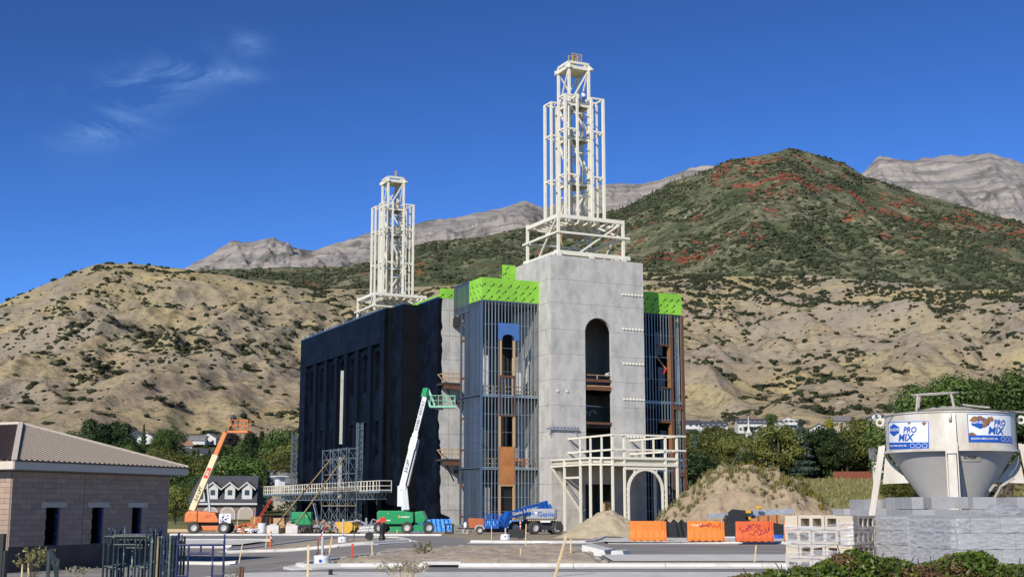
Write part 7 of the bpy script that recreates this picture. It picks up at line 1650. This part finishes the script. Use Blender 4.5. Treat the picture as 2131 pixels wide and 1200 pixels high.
m=MB(); m.prism([(-4.6,-5.4,3.4),(-3.2,-5.4,3.4),(-3.9,-5.4,7.2)],(0,3.5,0)); m.build('entry_gable',M['house_white'],wl_); m=MB(); m.bx(-4.15,-3.7,-5.46,-5.4,3.9,5.3); m.build('entry_window',M['glass'],wl_)
# ================================================================ right mid-ground: fence, field weeds
x0=(1738-1065.5)/2738*232; t=thing('board_fence','reddish brown board fence along the field behind the silo','fence',(x0,232,gz(x0,232)))
for i in range(70): m_=MB(); 
pm=MB(); pm.bx(-.11,.11,-.02,.02,0,1.35); pmm=pm.mesh('board',M['fence_red'])
for i in range(38): link(pmm,'board',t,(i*.24,.02*(i%2),-.1+gz(x0+i*.24,232)-gz(x0,232)))
def tufts(name,P,h,mt,kind='stuff',nb=9,par=None):
    n=len(P)*nb; Pb=np.repeat(P,nb,0)+np.concatenate([RNG.normal(0,.14,(n,2))*np.repeat(h,nb)[:,None],np.zeros((n,1))],1); hh=np.repeat(h,nb)*RNG.uniform(.5,1.15,n); a=RNG.uniform(0,PI,n); w=hh*.07+.01
    dx=np.stack([np.cos(a)*w,np.sin(a)*w,0*a],-1); ln=np.stack([RNG.normal(0,.28,n)*hh,RNG.normal(0,.28,n)*hh,hh],-1)
    V=np.stack([Pb-dx,Pb+dx,Pb+ln*.6+dx*.8,Pb+ln*.6-dx*.8,Pb+ln+dx*.1,Pb+ln-dx*.1],1).reshape(-1,3); i=np.arange(n)*6
    F=np.concatenate([np.stack([i,i+1,i+2,i+3],-1),np.stack([i+3,i+2,i+4,i+5],-1)]); return bulk(name,V,F,mt,par,kind)
n=2600; Yf=RNG.uniform(150,228,n); pxf=RNG.uniform(1650,2250,n); Pf=np.stack([(pxf-1065.5)/2738*Yf,Yf,0*Yf],-1); Pf[:,2]=GZ(Pf[:,0],Pf[:,1]); tufts('field_grass',Pf,RNG.uniform(.25,.8,n),L_weed)
# weeds on the mound
def on_mound(n,cx,cy,sx,sy):
    X=RNG.normal(cx,sx,n); Yy=RNG.normal(cy,sy,n); k=(np.abs(X)<19)&(np.abs(Yy)<13); X,Yy=X[k],Yy[k]
    X=X*.67; Yy=Yy*.62; i=np.clip(((X+13.5)/27*189).astype(int),0,189); j=np.clip(((Yy+9)/18*(MZ.shape[0]-1)).astype(int),0,MZ.shape[0]-1)
    return np.stack([X+MX,Yy+MYC,MZ[j,i]+gz(MX,MYC)],-1)
gp=np.concatenate([on_mound(60,-7,-1,2,2),on_mound(90,2,-5,2.4,2.2),on_mound(45,8,-5,2.5,2),on_mound(40,-3,-3,2,1),on_mound(60,-14,-3,3,3)]); tufts('mound_weeds',gp,RNG.uniform(.25,.7,len(gp)),L_weed,nb=16)
gp=np.concatenate([on_mound(26,5,-5,1.5,1.0),on_mound(26,9,-4,1.0,1.5),on_mound(20,0,0,3,.6)]); tufts('mound_rabbitbrush',gp,RNG.uniform(.3,.65,len(gp)),L_wyel,nb=14)
# ================================================================ foreground bush and weeds
XB=np.array([1.45,1.8,2.13,2.3,2.46,2.57,2.72,2.86,3.05,3.27,3.41,3.56,3.74,3.89,4.3,4.8]); ZB=np.array([1.40,1.46,1.50,1.53,1.61,1.65,1.60,1.56,1.54,1.57,1.62,1.61,1.53,1.52,1.50,1.50]); YB_=10.0
BS=thing('vine_bush','leafy green and brown vine bush along the bottom right edge','bush',(3.0,YB_,gz(3,YB_)))
n=30000; X=RNG.uniform(1.35,4.8,n); top_=np.interp(X,XB,ZB)+.05*fbm(X*5,X*0+2,3,7); Yb=YB_+RNG.normal(0,.30,n); dep=RNG.exponential(.14,n); Zb=top_-dep-(Yb-YB_)**2*.9; k=Zb>.7
X,Yb,Zb,dep=X[k],Yb[k],Zb[k],dep[k]; P=np.stack([X-3.0,Yb-YB_,Zb-gz(3,YB_)],-1); Nn=RNG.normal(0,.6,P.shape)+np.array([-.3,-.6,.8]); dead=(fbm(X*2.2,Zb*3+5,3,17)+RNG.normal(0,.12,len(X)))>.38
sz=RNG.uniform(.011,.025,len(X)); leafcloud('green_leaves',P[~dead],Nn[~dead],sz[~dead],L_vine,BS,'stuff',.6); leafcloud('dead_leaves',P[dead],Nn[dead],sz[dead]*.85,L_dead,BS,'stuff',.5)
m=MB()
for i in range(90):
    x=random.uniform(1.4,4.6); zt6=float(np.interp(x,XB,ZB)); p=Vector((x-3,random.uniform(-.25,.25),.5)); m.path([p,p+Vector((random.uniform(-.1,.1),0,(zt6-.6)*.8)),Vector((x-3+random.uniform(-.2,.2),p.y,zt6+random.uniform(-.15,.05)))],.004,4)
m.build('stems',M['bark'],BS,kind='stuff')
L_pale=leafmat('leaf_pale',(.34,.31,.20),(.55,.52,.42),.3)
def dryweed(px,Y,h,nst,lab,seed,leafm,spread=.35,lf=.02,nl=10):
    rr=random.Random(seed); x=(px-1065.5)/2738*Y; t=thing('dry_weed',lab,'weed',(x,Y,gz(x,Y)),0,'dry weeds in the foreground'); m=MB(); P=[]
    for i in range(nst):
        a=rr.uniform(0,6.28); s=rr.uniform(.2,1)*spread; hh=h*rr.uniform(.6,1.05); p0=Vector((0,0,0)); p1=Vector((math.cos(a)*s*.5,math.sin(a)*s*.5,hh*.6)); p2=Vector((math.cos(a)*s,math.sin(a)*s,hh)); m.path([p0,p1,p2],.0025*h+.0015,4)
        for j in range(nl):
            f=rr.uniform(.35,1); q=p1.lerp(p2,f)+Vector((rr.gauss(0,.03),rr.gauss(0,.03),rr.gauss(0,.02))); P.append(q[:]); 
            if j%3==0: m.tube(p1.lerp(p2,f*.8),q,.002,n=3)
    m.build('stems',M['stake'] if leafm in (None,L_pale) else M['bark'],t)
    if leafm is not None: P=np.array(P); leafcloud('leaves',P,RNG.normal(0,1,P.shape),RNG.uniform(lf*.6,lf*1.3,len(P)),leafm,t,'stuff')
dryweed(838,34,.62,40,'pale dry weed clump below the drain inlet',1,L_pale,.75,.03,14); dryweed(862,36,.5,26,'low dry weed right of the pale clump',6,L_pale,.5,.03,12); dryweed(880,48,.7,24,'scrubby weed on the dirt island above the inlet',7,L_weed,.5,.04,10)
dryweed(487,30,.62,14,'small twiggy weed right of the blue scaffold frame',2,L_weed,.22,.02,8); dryweed(1855,15.2,1.25,16,'dry feathery weed in front of the tan block pallet',3,None,.25,.02,18); dryweed(1872,15.4,1.3,16,'dry feathery weed in front of the grey wrapped pallet',4,None,.3,.02,18); dryweed(1700,14.5,1.05,12,'bare twiggy weed at the left of the vine bush',5,None,.3)
dryweed(75,43,1.15,40,'brown weed clump against the block building wall',8,L_weed,.7,.05,12); dryweed(170,45,.5,24,'low dry grass clump at the foot of the block building',9,L_pale,.6,.05,8)
for i,(px,Y) in enumerate(((503,33),(509,33))):
    x=(px-1065.5)/2738*Y; m=MB(); m.tube((0,0,0),(.01,0,.50),.035,.035,n=8); o=m.build('pipe_stub',M['rust'],None,loc=(x,Y,gz(x,Y))); tag(o,('left short rusty pipe stub standing right of the blue frame','right short rusty pipe stub standing right of the blue frame')[i],'pipe')
x=(687-1065.5)/2738*37.6; m=MB(); m.tube((0,0,-.1),(0,0,.16),.06,n=10); o=m.build('pipe_stub',M['black'],None,loc=(x,38,gz(x,38)+.04)); tag(o,'short black pipe stub in the pavement at the bottom centre','pipe')
